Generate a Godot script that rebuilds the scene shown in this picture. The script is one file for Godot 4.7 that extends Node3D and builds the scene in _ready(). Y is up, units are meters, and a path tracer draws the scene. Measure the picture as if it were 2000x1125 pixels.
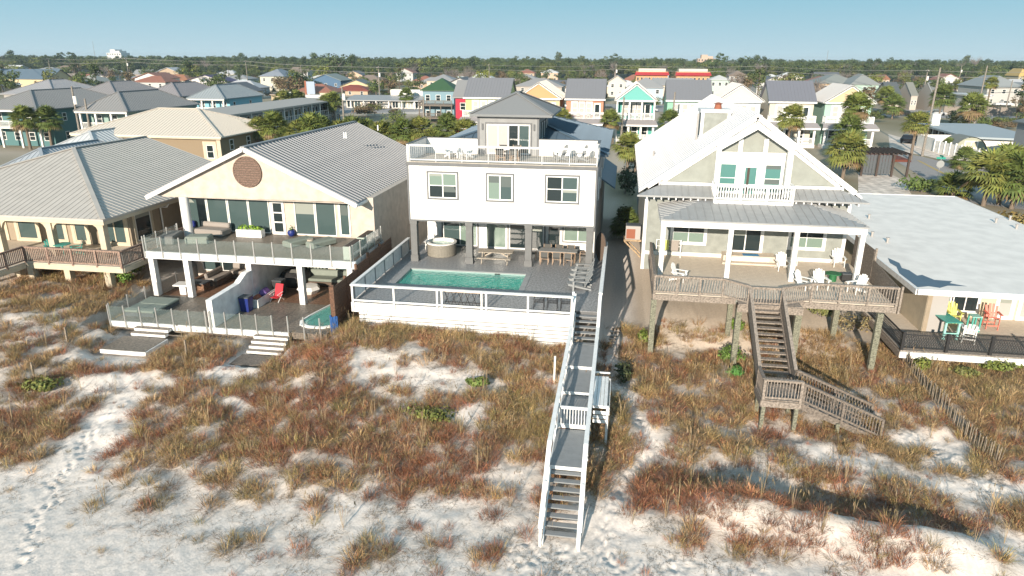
extends Node3D

var M := {}
var used := {}
var O := Vector3.ZERO
var rng := RandomNumberGenerator.new()
var unit: ArrayMesh
var houses := []
const UP := Vector3(0, 1, 0)

# ---------------------------------------------------------------- mesh collector
class MB:
	var v := PackedVector3Array()
	var n := PackedVector3Array()
	var c := PackedColorArray()
	var col := Color(1, 1, 1)
	func tri(a: Vector3, b: Vector3, d: Vector3):
		var q := (b - a).cross(d - a).normalized()
		v.append(a); v.append(d); v.append(b)
		for i in 3:
			n.append(q); c.append(col)
	func quad(a: Vector3, b: Vector3, d: Vector3, e: Vector3):
		tri(a, b, d); tri(a, d, e)
	func trin(a: Vector3, b: Vector3, d: Vector3, na: Vector3, nb: Vector3, nd: Vector3):
		v.append(a); v.append(d); v.append(b)
		n.append(na); n.append(nd); n.append(nb)
		for i in 3: c.append(col)
	func hexa(p: Array):   # bottom ring 0-3, top ring 4-7, both counter-clockwise from above
		quad(p[3], p[2], p[1], p[0]); quad(p[4], p[5], p[6], p[7])
		for i in 4:
			var j := (i + 1) % 4
			quad(p[i], p[j], p[j + 4], p[i + 4])
	func box(x0: float, y0: float, z0: float, x1: float, y1: float, z1: float):
		hexa([Vector3(x0, y0, z1), Vector3(x1, y0, z1), Vector3(x1, y0, z0), Vector3(x0, y0, z0), Vector3(x0, y1, z1), Vector3(x1, y1, z1), Vector3(x1, y1, z0), Vector3(x0, y1, z0)])
	func obox(m: Vector3, s: Vector3, b: Basis):
		var x := b.x * s.x * 0.5; var y := b.y * s.y * 0.5; var z := b.z * s.z * 0.5
		hexa([m - x - y + z, m + x - y + z, m + x - y - z, m - x - y - z, m - x + y + z, m + x + y + z, m + x + y - z, m - x + y - z])
	func bar(a: Vector3, b: Vector3, w: float, h: float):
		var z := (b - a).normalized()
		var x := Vector3(0, 1, 0).cross(z)
		x = Vector3(1, 0, 0) if x.length() < 0.01 else x.normalized()
		obox((a + b) * 0.5, Vector3(w, h, (b - a).length()), Basis(x, z.cross(x), z))
	func cbox(m: Vector3, s: Vector3, r: float, b := Basis()):   # box with rounded-off edges
		var h := s * 0.5
		r = min(r, min(h.x, min(h.y, h.z)) * 0.95)
		for ax in 3:
			for sg in [-1.0, 1.0]:
				var u := (ax + 1) % 3; var w := (ax + 2) % 3
				var f := func(a: float, e: float) -> Vector3:
					var p := Vector3.ZERO
					p[ax] = sg * h[ax]; p[u] = a * (h[u] - r); p[w] = e * (h[w] - r)
					return m + b * p
				if sg > 0: quad(f.call(-1, -1), f.call(1, -1), f.call(1, 1), f.call(-1, 1))
				else: quad(f.call(-1, -1), f.call(-1, 1), f.call(1, 1), f.call(1, -1))
		for ax in 3:
			var u := (ax + 1) % 3; var w := (ax + 2) % 3
			for su in [-1.0, 1.0]:
				for sw in [-1.0, 1.0]:
					var g := func(e: float, k: int) -> Vector3:
						var p := Vector3.ZERO
						p[ax] = e * (h[ax] - r); p[u] = su * (h[u] - (r if k == 1 else 0.0)); p[w] = sw * (h[w] - (r if k == 0 else 0.0))
						return m + b * p
					if su * sw > 0: quad(g.call(-1, 0), g.call(1, 0), g.call(1, 1), g.call(-1, 1))
					else: quad(g.call(-1, 0), g.call(-1, 1), g.call(1, 1), g.call(1, 0))
		for sx in [-1.0, 1.0]:
			for sy in [-1.0, 1.0]:
				for sz in [-1.0, 1.0]:
					var s3 := Vector3(sx, sy, sz)
					var k := func(ax: int) -> Vector3:
						var p := s3 * (h - Vector3(r, r, r)); p[ax] = s3[ax] * h[ax]
						return m + b * p
					if sx * sy * sz > 0: tri(k.call(0), k.call(1), k.call(2))
					else: tri(k.call(0), k.call(2), k.call(1))
	func tube(pts: Array, rad: Array, seg := 6, caps := true):
		var rings := []; var dirs := []
		for i in pts.size():
			var d: Vector3 = (pts[min(i + 1, pts.size() - 1)] - pts[max(i - 1, 0)])
			d = d.normalized()
			var x := d.cross(Vector3(0.13, 0.31, 0.94)).normalized(); var y := d.cross(x)
			var ring := []; var nr := []
			for k in seg:
				var an := TAU * k / seg
				var q := x * cos(an) + y * sin(an)
				ring.append(pts[i] + q * rad[i]); nr.append(q)
			rings.append(ring); dirs.append(nr)
		for i in pts.size() - 1:
			for k in seg:
				var j := (k + 1) % seg
				trin(rings[i][k], rings[i][j], rings[i + 1][j], dirs[i][k], dirs[i][j], dirs[i + 1][j])
				trin(rings[i][k], rings[i + 1][j], rings[i + 1][k], dirs[i][k], dirs[i + 1][j], dirs[i + 1][k])
		if caps:
			var e := pts.size() - 1
			for k in seg:
				var j := (k + 1) % seg
				tri(pts[e], rings[e][k], rings[e][j]); tri(pts[0], rings[0][j], rings[0][k])
	func cyl(a: Vector3, b: Vector3, r0: float, r1: float, seg := 8):
		tube([a, b], [r0, r1], seg)
	func lathe(m: Vector3, prof: Array, seg := 20):   # prof: Vector2(radius, height) from the bottom up
		for i in prof.size() - 1:
			var p: Vector2 = prof[i]; var q: Vector2 = prof[i + 1]
			for k in seg:
				var a0 := TAU * k / seg; var a1 := TAU * (k + 1) / seg
				var A := m + Vector3(cos(a0) * p.x, p.y, -sin(a0) * p.x); var B := m + Vector3(cos(a1) * p.x, p.y, -sin(a1) * p.x)
				var C := m + Vector3(cos(a1) * q.x, q.y, -sin(a1) * q.x); var D := m + Vector3(cos(a0) * q.x, q.y, -sin(a0) * q.x)
				if p.x > 0.0001: tri(A, B, C)
				if q.x > 0.0001: tri(A, C, D)
	func poly(pts: Array, ext: Vector3):   # flat outline (counter-clockwise seen from +ext side) given a thickness along ext
		var f := PackedVector2Array(); var nn := ext.normalized()
		var x := Vector3.ZERO
		x = (pts[1] - pts[0]).normalized(); var y := nn.cross(x)
		for p in pts: f.append(Vector2(x.dot(p), y.dot(p)))
		var t := Geometry2D.triangulate_polygon(f)
		for i in range(0, t.size(), 3):
			var a: Vector3 = pts[t[i]]; var b: Vector3 = pts[t[i + 1]]; var d: Vector3 = pts[t[i + 2]]
			if (b - a).cross(d - a).dot(nn) < 0: var s := b; b = d; d = s
			tri(a + ext, b + ext, d + ext); tri(a, d, b)
		for i in pts.size():
			var j := (i + 1) % pts.size()
			quad(pts[i], pts[j], pts[j] + ext, pts[i] + ext)
	func mesh() -> ArrayMesh:
		var arr := []; arr.resize(Mesh.ARRAY_MAX)
		arr[Mesh.ARRAY_VERTEX] = v; arr[Mesh.ARRAY_NORMAL] = n; arr[Mesh.ARRAY_COLOR] = c
		var m := ArrayMesh.new()
		m.add_surface_from_arrays(Mesh.PRIMITIVE_TRIANGLES, arr)
		return m

# ---------------------------------------------------------------- nodes
func numbered(called: String, par: Node) -> String:
	var key := str(par.get_instance_id()) + "/" + called
	var k: int = used.get(key, 0)
	used[key] = k + 1
	return called if k == 0 else "%s_%03d" % [called, k]

func T(called: String, label: String, category: String, group := "", at := Vector3.ZERO, local := false, ry := 0.0) -> Node3D:
	var o := Node3D.new()
	o.name = numbered(called, self)
	add_child(o)
	o.position = at; o.rotation.y = ry
	o.set_meta("label", label); o.set_meta("category", category)
	if group != "": o.set_meta("group", group)
	O = Vector3.ZERO if local else at
	return o

func PM(called: String, mesh: Mesh, mat, par: Node, xf := Transform3D()) -> MeshInstance3D:
	var o := MeshInstance3D.new()
	o.name = numbered(called, par)
	o.mesh = mesh
	if mat != null: o.material_override = M[mat] if mat is String else mat
	par.add_child(o)
	o.transform = xf
	return o

func P(called: String, mb: MB, mat, par: Node) -> MeshInstance3D:   # mesh given in world (or local) coordinates, root at O
	return PM(called, mb.mesh(), mat, par, Transform3D(Basis(), -O))

func SUB(called: String, mb: MB, mat, par: Node) -> MeshInstance3D:   # sub-part of a part made with P
	return PM(called, mb.mesh(), mat, par)

func stuff(o: Node) -> Node:
	o.set_meta("kind", "stuff")
	return o

func struct(o: Node) -> Node:
	o.set_meta("kind", "structure")
	return o

# a shared box stretched into place; deep = true when the parent is a part made with P (its own origin is already shifted)
func bx(par: Node, called: String, mat, x0: float, y0: float, z0: float, x1: float, y1: float, z1: float) -> MeshInstance3D:
	var off := O if par.get_parent() == self else Vector3.ZERO
	return PM(called, unit, mat, par, Transform3D(Basis.from_scale(Vector3(abs(x1 - x0), abs(y1 - y0), abs(z1 - z0))), Vector3(x0 + x1, y0 + y1, z0 + z1) * 0.5 - off))

func br(par: Node, called: String, mat, a: Vector3, b: Vector3, w: float, h: float) -> MeshInstance3D:
	var z := (b - a).normalized()
	var x := UP.cross(z)
	x = Vector3(1, 0, 0) if x.length() < 0.01 else x.normalized()
	var off := O if par.get_parent() == self else Vector3.ZERO
	return PM(called, unit, mat, par, Transform3D(Basis(x * w, z.cross(x) * h, z * (b - a).length()), (a + b) * 0.5 - off))

func dup(root: Node3D, at: Vector3, ry: float, label: String, group := "") -> Node3D:
	var r: Node3D = root.duplicate()
	var base: String = root.name
	if base.length() > 4 and base[-4] == "_" and base.right(3).is_valid_int(): base = base.left(-4)
	r.name = numbered(base, self)
	add_child(r)
	r.position = at; r.rotation.y = ry
	r.set_meta("label", label)
	if group != "": r.set_meta("group", group)
	return r

func top(called: String, mb: MB, mat, label: String, category: String, group := "", at := Vector3.ZERO) -> MeshInstance3D:
	var o := PM(called, mb.mesh(), mat, self, Transform3D(Basis(), at))
	o.set_meta("label", label); o.set_meta("category", category)
	if group != "": o.set_meta("group", group)
	return o

# ---------------------------------------------------------------- materials
func srgb(c: Color) -> Color: return c.linear_to_srgb()

func mat(key: String, r: float, g: float, b: float, rough := 0.8, metal := 0.0, tex = null, scale := 0.5, nrm = null, nscale := 1.0) -> StandardMaterial3D:
	var m := StandardMaterial3D.new()
	m.albedo_color = srgb(Color(r, g, b))
	m.roughness = rough; m.metallic = metal
	if tex != null or nrm != null:
		m.uv1_triplanar = true; m.uv1_world_triplanar = true
		m.uv1_scale = Vector3(scale, scale, scale)
	if tex != null: m.albedo_texture = tex
	if nrm != null:
		m.normal_enabled = true; m.normal_texture = nrm; m.normal_scale = nscale
	M[key] = m
	return m

func noise_img(seed_: int, size: int, freq: float, oct: int, lo: float, hi: float, sx := 1.0, sy := 1.0) -> Image:
	var f := FastNoiseLite.new()
	f.seed = seed_; f.frequency = freq; f.fractal_octaves = oct
	var im := f.get_seamless_image(size, size)
	im.convert(Image.FORMAT_RGB8)
	if sx != 1.0 or sy != 1.0:
		im.resize(int(size * sx), int(size * sy)); 
	var d := im.get_data()
	for i in d.size():
		d[i] = int(clamp(lerp(lo, hi, d[i] / 255.0), 0.0, 1.0) * 255.0)
	return Image.create_from_data(im.get_width(), im.get_height(), false, Image.FORMAT_RGB8, d)

func tx(im: Image) -> ImageTexture: return ImageTexture.create_from_image(im)

func nm(im: Image, k: float) -> ImageTexture:
	var j: Image = im.duplicate()
	j.convert(Image.FORMAT_RGBA8)
	j.bump_map_to_normal_map(k)
	return ImageTexture.create_from_image(j)

func make_materials():
	var blotch := tx(noise_img(3, 256, 0.012, 5, 0.72, 1.06))
	var soft := tx(noise_img(9, 256, 0.015, 5, 0.94, 1.02))
	var speck := tx(noise_img(5, 256, 0.12, 3, 0.7, 1.1))
	var grain := tx(noise_img(7, 256, 0.05, 4, 0.55, 1.15, 0.25, 2.0))
	var grainx := tx(noise_img(8, 256, 0.05, 4, 0.62, 1.12, 2.0, 0.25))
	var sandn := nm(noise_img(21, 512, 0.03, 5, 0.0, 1.0), 6.0)
	var watn := nm(noise_img(31, 256, 0.02, 3, 0.0, 1.0), 5.0)
	var roughn := nm(noise_img(41, 256, 0.06, 4, 0.0, 1.0), 3.0)
	var streak := tx(noise_img(61, 256, 0.02, 5, 0.89, 1.03, 2.0, 0.3))
	mat("white", 0.78, 0.775, 0.755, 0.55, 0, streak, 0.3)
	mat("white_rail", 0.76, 0.76, 0.74, 0.5, 0, soft, 0.6)
	mat("cream", 0.53, 0.46, 0.39, 0.7, 0, streak, 0.25, roughn, 0.25)
	mat("cream_trim", 0.54, 0.465, 0.345, 0.7, 0, soft, 0.4)
	mat("tan", 0.31, 0.25, 0.18, 0.85, 0, soft, 0.3, roughn, 0.3)
	mat("sage", 0.27, 0.285, 0.26, 0.8, 0, streak, 0.3, roughn, 0.2)
	mat("sage_light", 0.27, 0.285, 0.255, 0.8, 0, soft, 0.3)
	mat("thin_rail", 0.56, 0.56, 0.55, 0.5)
	mat("grey_trim", 0.125, 0.13, 0.135, 0.6, 0, soft, 0.5)
	mat("grey_wall", 0.265, 0.27, 0.27, 0.75, 0, soft, 0.4)
	mat("grey_post", 0.135, 0.137, 0.135, 0.6, 0, soft, 0.5)
	mat("deck_grey", 0.30, 0.305, 0.31, 0.45, 0, grainx, 0.5)
	mat("deck_walk", 0.24, 0.25, 0.255, 0.6, 0, soft, 0.6)
	mat("deck_tan", 0.58, 0.50, 0.405, 0.75, 0, soft, 0.8)
	mat("roof_deck", 0.47, 0.42, 0.35, 0.8, 0, soft, 0.5)
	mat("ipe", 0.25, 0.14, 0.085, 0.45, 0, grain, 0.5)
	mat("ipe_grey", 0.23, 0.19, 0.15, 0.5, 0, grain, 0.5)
	mat("fence_brown", 0.15, 0.075, 0.042, 0.7, 0, grainx, 0.6)
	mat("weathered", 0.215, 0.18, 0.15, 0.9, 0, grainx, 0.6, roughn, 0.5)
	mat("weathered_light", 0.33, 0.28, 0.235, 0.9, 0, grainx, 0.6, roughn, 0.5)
	mat("pile_green", 0.25, 0.25, 0.185, 0.95, 0, grain, 0.7, roughn, 0.6)
	mat("new_wood", 0.46, 0.33, 0.20, 0.85, 0, grainx, 0.6)
	mat("plank_old", 0.30, 0.245, 0.185, 0.9, 0, grainx, 0.6)
	mat("rail_brown", 0.36, 0.245, 0.19, 0.8, 0, grain, 0.6)
	mat("vent_brown", 0.21, 0.135, 0.10, 0.8, 0, grainx, 0.6)
	mat("roof_cream", 0.435, 0.405, 0.365, 0.6, 0.0, soft, 0.2)
	mat("roof_grey", 0.285, 0.285, 0.29, 0.55, 0.1, soft, 0.2)
	mat("roof_white", 0.56, 0.565, 0.57, 0.5, 0.0, soft, 0.2)
	mat("roof_steel", 0.31, 0.315, 0.315, 0.5, 0.1, soft, 0.4)
	mat("roof_slate", 0.155, 0.165, 0.185, 0.6, 0.1, soft, 0.2)
	mat("roof_shingle", 0.25, 0.26, 0.265, 0.95, 0, speck, 0.8)
	mat("roof_blue", 0.10, 0.15, 0.20, 0.55, 0.2, soft, 0.2)
	mat("roof_membrane", 0.78, 0.74, 0.69, 0.8, 0, tx(noise_img(51, 256, 0.02, 5, 0.93, 1.02, 2.0, 0.5)), 0.12)
	mat("asphalt", 0.36, 0.34, 0.33, 0.95, 0, speck, 0.6)
	mat("concrete", 0.76, 0.66, 0.57, 0.9, 0, blotch, 0.25)
	mat("blind_pale", 0.26, 0.28, 0.25, 0.25)
	mat("blind_grey", 0.10, 0.12, 0.115, 0.2)
	mat("glass_dark", 0.018, 0.028, 0.03, 0.06)
	mat("glass_teal", 0.055, 0.085, 0.085, 0.06)
	mat("glass_green", 0.17, 0.23, 0.195, 0.18)
	mat("glass_aqua", 0.075, 0.19, 0.175, 0.12)
	mat("glass_pale", 0.38, 0.38, 0.36, 0.25)
	var gl := mat("glass_clear", 0.35, 0.46, 0.43, 0.02)
	gl.transparency = BaseMaterial3D.TRANSPARENCY_ALPHA
	gl.albedo_color.a = 0.07
	mat("steel", 0.55, 0.55, 0.53, 0.35, 0.7)
	mat("black", 0.02, 0.02, 0.021, 0.6)
	mat("black_rail", 0.022, 0.022, 0.023, 0.5)
	mat("cushion", 0.36, 0.32, 0.285, 0.95, 0, speck, 2.0)
	mat("cushion_grey", 0.20, 0.20, 0.185, 0.95, 0, speck, 2.0)
	mat("cushion_green", 0.20, 0.23, 0.195, 0.8, 0, soft, 1.0)
	mat("wicker", 0.14, 0.10, 0.075, 0.9, 0, speck, 3.0)
	mat("wicker_tan", 0.30, 0.275, 0.225, 0.8, 0, grain, 1.0)
	mat("slate_cover", 0.075, 0.085, 0.095, 0.7, 0, soft, 1.0)
	mat("plastic_white", 0.80, 0.79, 0.76, 0.4)
	mat("chair_grey", 0.24, 0.25, 0.25, 0.6)
	mat("teak", 0.47, 0.335, 0.23, 0.7, 0, grain, 1.5)
	mat("teak_pale", 0.55, 0.475, 0.38, 0.75, 0, grain, 1.0)
	mat("sling", 0.085, 0.085, 0.08, 0.9)
	mat("planter_green", 0.35, 0.40, 0.345, 0.7)
	mat("teal_paint", 0.07, 0.33, 0.27, 0.5)
	mat("lime_paint", 0.60, 0.60, 0.16, 0.5)
	mat("yellow_paint", 0.72, 0.55, 0.13, 0.5)
	mat("coral_paint", 0.62, 0.17, 0.12, 0.5)
	mat("aqua_paint", 0.30, 0.58, 0.52, 0.5)
	mat("red_fabric", 0.58, 0.025, 0.04, 0.8)
	mat("blue_plastic", 0.012, 0.025, 0.16, 0.4)
	mat("blue_cloth", 0.02, 0.085, 0.26, 0.9)
	mat("mat_blue", 0.05, 0.20, 0.38, 0.95)
	mat("purple", 0.17, 0.10, 0.30, 0.8)
	mat("dark_brown", 0.05, 0.032, 0.024, 0.7)
	mat("green_plastic", 0.015, 0.12, 0.04, 0.6)
	mat("rust", 0.26, 0.09, 0.05, 0.8)
	mat("unit_grey", 0.35, 0.33, 0.31, 0.6)
	mat("pool_shell", 0.07, 0.42, 0.34, 0.6, 0, soft, 0.8)
	mat("pool_tile", 0.26, 0.36, 0.34, 0.4, 0, soft, 0.8)
	mat("pool_light", 0.55, 0.68, 0.62, 0.5)
	var w := mat("pool_water", 0.05, 0.40, 0.32, 0.04, 0, null, 0.55, watn, 1.0)
	w.transparency = BaseMaterial3D.TRANSPARENCY_ALPHA
	w.albedo_color.a = 0.58
	mat("spa_shell", 0.50, 0.88, 0.82, 0.6, 0, soft, 0.8)
	var w2 := mat("spa_water", 0.16, 0.80, 0.68, 0.05, 0, null, 0.9, watn, 0.6)
	w2.transparency = BaseMaterial3D.TRANSPARENCY_ALPHA
	w2.albedo_color.a = 0.35
	var s := mat("sand", 1, 1, 1, 0.95, 0, tx(noise_img(25, 512, 0.02, 5, 0.9, 1.03)), 0.5, sandn, 0.3)
	s.vertex_color_use_as_albedo = true
	mat("mulch", 0.16, 0.04, 0.022, 0.95, 0, speck, 2.0)
	mat("yellow_line", 0.42, 0.31, 0.12, 0.9)
	mat("bark", 0.16, 0.125, 0.095, 0.95, 0, grain, 1.0)
	mat("palm_bark", 0.24, 0.19, 0.145, 0.95, 0, grain, 1.5, roughn, 1.0)
	mat("bare_wood", 0.22, 0.185, 0.165, 0.95)
	mat("pole_wood", 0.32, 0.285, 0.245, 0.9, 0, grain, 0.5)
	mat("wire", 0.23, 0.22, 0.20, 0.7)
	mat("sign_green", 0.02, 0.27, 0.20, 0.5)
	mat("flat_white", 0.74, 0.72, 0.68, 0.7, 0, soft, 0.2)
	for k in ["leaf", "grass"]:
		var l := mat(k, 1, 1, 1, 0.75)
		l.vertex_color_use_as_albedo = true
		l.cull_mode = BaseMaterial3D.CULL_DISABLED
		l.backlight_enabled = true
		l.backlight = Color(0.10, 0.12, 0.05) if k == "leaf" else Color(0.36, 0.28, 0.17)

# ---------------------------------------------------------------- building pieces
# a window: frame bars and panes in the plane whose outward normal is turned by ry from +z
var blinds := false
func win(par: Node3D, c: Vector3, w: float, h: float, ry: float, frame: String, glass, cols := 1, rows := 1, fw := 0.06, trim := 0.0, trim_mat := "", called := "window", proud := 0.05):
	var b := Basis(UP, ry)
	var mb := MB.new()
	var hw := w * 0.5; var hh := h * 0.5
	var ob := func(x0: float, y0: float, x1: float, y1: float, d0: float, d1: float):
		mb.obox(c + b * Vector3((x0 + x1) * 0.5, (y0 + y1) * 0.5, (d0 + d1) * 0.5), Vector3(x1 - x0, y1 - y0, d1 - d0), b)
	ob.call(-hw, -hh, -hw + fw, hh, 0.0, proud); ob.call(hw - fw, -hh, hw, hh, 0.0, proud)
	ob.call(-hw + fw, hh - fw, hw - fw, hh, 0.0, proud); ob.call(-hw + fw, -hh, hw - fw, -hh + fw, 0.0, proud)
	var iw := w - 2 * fw; var ih := h - 2 * fw
	for i in range(1, cols):
		var x := -hw + fw + iw * i / cols
		ob.call(x - fw * 0.5, -hh + fw, x + fw * 0.5, hh - fw, 0.0, proud - 0.006)
	for i in range(1, rows):
		var y := -hh + fw + ih * i / rows
		ob.call(-hw + fw, y - fw * 0.35, hw - fw, y + fw * 0.35, 0.0, proud - 0.012)
	var f := P(called, mb, frame, par)
	if trim > 0.0:
		var t := MB.new(); mb = t
		var e := 0.003
		t.obox(c + b * Vector3(-hw - trim * 0.5 - e, 0, 0.035), Vector3(trim, h, 0.07), b)
		t.obox(c + b * Vector3(hw + trim * 0.5 + e, 0, 0.035), Vector3(trim, h, 0.07), b)
		t.obox(c + b * Vector3(0, hh + trim * 0.5 + e, 0.04), Vector3(w + 2 * trim, trim, 0.08), b)
		t.obox(c + b * Vector3(0, -hh - trim * 0.5 - e, 0.04), Vector3(w + 2 * trim, trim, 0.08), b)
		SUB("trim", t, trim_mat, f)
	for i in cols:
		for j in rows:
			var g = glass
			if glass is Array: g = glass[(j * cols + i) % glass.size()]
			var p := c + b * Vector3(-hw + fw + iw * (i + 0.5) / cols, -hh + fw + ih * (j + 0.5) / rows, 0.012)
			PM("pane", unit, g, f, Transform3D(b * Basis(UP, rng.randf_range(-0.012, 0.012)) * Basis(Vector3(1, 0, 0), rng.randf_range(-0.01, 0.01)) * Basis.from_scale(Vector3(iw / cols, ih / rows, 0.014)), p))
			if blinds and ih / rows > 0.7 and iw / cols > 0.4 and rng.randf() < 0.42:
				var bh := ih / rows * rng.randf_range(0.15, 0.55)
				PM("blind", unit, "blind_pale" if rng.randf() < 0.6 else "blind_grey", f, Transform3D(b * Basis.from_scale(Vector3(iw / cols - 0.04, bh, 0.006)), p + b * Vector3(0, ih / rows * 0.5 - bh * 0.5 - 0.01, 0.0085)))
	return f

# ribs of a metal roof on the sloping face a-b (eave, left to right) d-e (top right, top left)
func seams(mb: MB, a: Vector3, b: Vector3, d: Vector3, e: Vector3, step: float, w := 0.05, h := 0.05):
	var ex := (b - a).normalized(); var L := (b - a).length()
	var nn := (b - a).cross(e - a if (e - a).cross(b - a).length() > 0.01 else d - a).normalized()
	var up := nn.cross(ex).normalized()
	var H: float = max((e - a).dot(up), (d - a).dot(up))
	var t0 := (e - a).dot(ex); var t1 := (d - a).dot(ex)
	var k := int(L / step)
	for i in range(0, k + 1):
		var t := (L - k * step) * 0.5 + i * step
		var top_ := H
		if t < t0: top_ = H * t / max(t0, 0.001)
		elif t > t1: top_ = H * (L - t) / max(L - t1, 0.001)
		if top_ < 0.15: continue
		var p := a + ex * t + nn * h * 0.5
		mb.obox(p + up * top_ * 0.5, Vector3(w, h, top_), Basis(ex, nn, -up))

func slab(mb: MB, a: Vector3, b: Vector3, d: Vector3, e: Vector3, th := 0.14):
	var dn := Vector3(0, -th, 0)
	mb.quad(a, b, d, e); mb.quad(a + dn, e + dn, d + dn, b + dn)
	mb.quad(a + dn, b + dn, b, a); mb.quad(b + dn, d + dn, d, b); mb.quad(d + dn, e + dn, e, d); mb.quad(e + dn, a + dn, a, e)

func roof_faces(par: Node3D, faces: Array, mt: String, step: float, called := "roof", th := 0.14, rw := 0.05, rh := 0.05) -> MeshInstance3D:
	var mb := MB.new(); var sm := MB.new()
	for f in faces:
		if f.size() == 4:
			slab(mb, f[0], f[1], f[2], f[3], th)
			if step > 0: seams(sm, f[0], f[1], f[2], f[3], step, rw, rh)
		else:
			var dn := Vector3(0, -th, 0)
			mb.tri(f[0], f[1], f[2]); mb.tri(f[0] + dn, f[2] + dn, f[1] + dn)
			mb.quad(f[0] + dn, f[1] + dn, f[1], f[0])
			if step > 0: seams(sm, f[0], f[1], f[2], f[2], step, rw, rh)
	var r := P(called, mb, mt, par)
	if step > 0: stuff(SUB("roof_ribs", sm, mt, r))
	return r

func hip_roof(par: Node3D, x0: float, x1: float, zf: float, zb: float, ye: float, yr: float, mt: String, step := 0.0, cap := "", rw := 0.05, rh := 0.05) -> MeshInstance3D:
	var w := x1 - x0; var dp := zf - zb
	var d: float = min(w, dp) * 0.5
	var A := Vector3(x0, ye, zf); var B := Vector3(x1, ye, zf); var C := Vector3(x1, ye, zb); var D := Vector3(x0, ye, zb)
	var R0: Vector3; var R1: Vector3
	var fs := []
	if dp >= w:
		R0 = Vector3(x0 + d, yr, zf - d); R1 = Vector3(x0 + d, yr, zb + d)
		fs = [[A, B, R0], [B, C, R1, R0], [C, D, R1], [D, A, R0, R1]]
	else:
		R0 = Vector3(x0 + d, yr, zf - d); R1 = Vector3(x1 - d, yr, zf - d)
		fs = [[A, B, R1, R0], [B, C, R1], [C, D, R0, R1], [D, A, R0]]
	var r := roof_faces(par, fs, mt, step, "roof", 0.14, rw, rh)
	if cap != "":
		var mb := MB.new()
		var ends := [[A, R0], [B, R0 if dp >= w else R1], [C, R1], [D, R1 if dp >= w else R0], [R0, R1]]
		for e in ends: mb.bar(e[0] + Vector3(0, 0.05, 0), e[1] + Vector3(0, 0.05, 0), 0.28, 0.06)
		SUB("ridge_cap", mb, cap, r)
	return r

func gable_roof(par: Node3D, x0: float, x1: float, zf: float, zb: float, ye: float, yr: float, mt: String, step := 0.0, along_z := true, rw := 0.05, rh := 0.05) -> MeshInstance3D:
	var A := Vector3(x0, ye, zf); var B := Vector3(x1, ye, zf); var C := Vector3(x1, ye, zb); var D := Vector3(x0, ye, zb)
	if along_z:
		var xm := (x0 + x1) * 0.5
		var F := Vector3(xm, yr, zf); var K := Vector3(xm, yr, zb)
		return roof_faces(par, [[B, C, K, F], [D, A, F, K]], mt, step, "roof", 0.16, rw, rh)
	var zm := (zf + zb) * 0.5
	var L := Vector3(x0, yr, zm); var R := Vector3(x1, yr, zm)
	return roof_faces(par, [[A, B, R, L], [C, D, L, R]], mt, step, "roof", 0.16, rw, rh)

# a balustrade between two points at floor level: posts, rails and single balusters
func rail(par: Node3D, a: Vector3, b: Vector3, m: String, h := 1.0, post_step := 2.0, bal := 0.13, bw := 0.04, pw := 0.1, top_w := 0.12, single := true, ends := 3, top_h := 0.04):
	var d := b - a; var L := Vector2(d.x, d.z).length()
	var k: int = max(1, int(round(L / post_step)))
	for i in range(0, k + 1):
		if (i == 0 and not (ends & 1)) or (i == k and not (ends & 2)): continue
		var p := a + d * i / k
		bx(par, "railing_post", m, p.x - pw / 2, p.y - 0.1, p.z - pw / 2, p.x + pw / 2, p.y + h - 0.003, p.z + pw / 2)
	var up := Vector3(0, h, 0)
	br(par, "top_rail", m, a + up, b + up, top_w, top_h)
	if bal > 0:
		br(par, "bottom_rail", m, a + Vector3(0, 0.12, 0), b + Vector3(0, 0.12, 0), 0.045, 0.08)
		br(par, "upper_rail", m, a + up * 0.93, b + up * 0.93, 0.042, 0.07)
		var n := int(L / bal)
		var mb := MB.new()
		for i in range(1, n):
			var p := a + d * i / n
			if single: bx(par, "baluster", m, p.x - bw / 2, p.y + 0.13, p.z - bw / 2, p.x + bw / 2, p.y + h * 0.95, p.z + bw / 2)
			else: mb.box(p.x - bw / 2, p.y + 0.13, p.z - bw / 2, p.x + bw / 2, p.y + h * 0.95, p.z + bw / 2)
		if not single: stuff(P("balusters", mb, m, par))

func stairs(par: Node3D, x0: float, x1: float, z0: float, y0: float, z1: float, y1: float, n: int, tread: String, stringer: String, th := 0.045):   # treads from (z0, y0) down to (z1, y1)
	var run := (z1 - z0) / n; var rise := (y1 - y0) / n
	for i in n:
		var y := y0 + rise * (i + 1); var z := z0 + run * i
		if i == n - 1 and abs(y - y1) < 0.01 and y1 < 0.4: break
		bx(par, "tread", tread, x0 + 0.04, y - th, z - 0.01, x1 - 0.04, y, z + run * 0.86)
	for x in [x0 + 0.02, x1 - 0.02]:
		br(par, "stringer", stringer, Vector3(x, y0 - 0.18, z0), Vector3(x, y1 - 0.02, z1), 0.045, 0.26)

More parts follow.
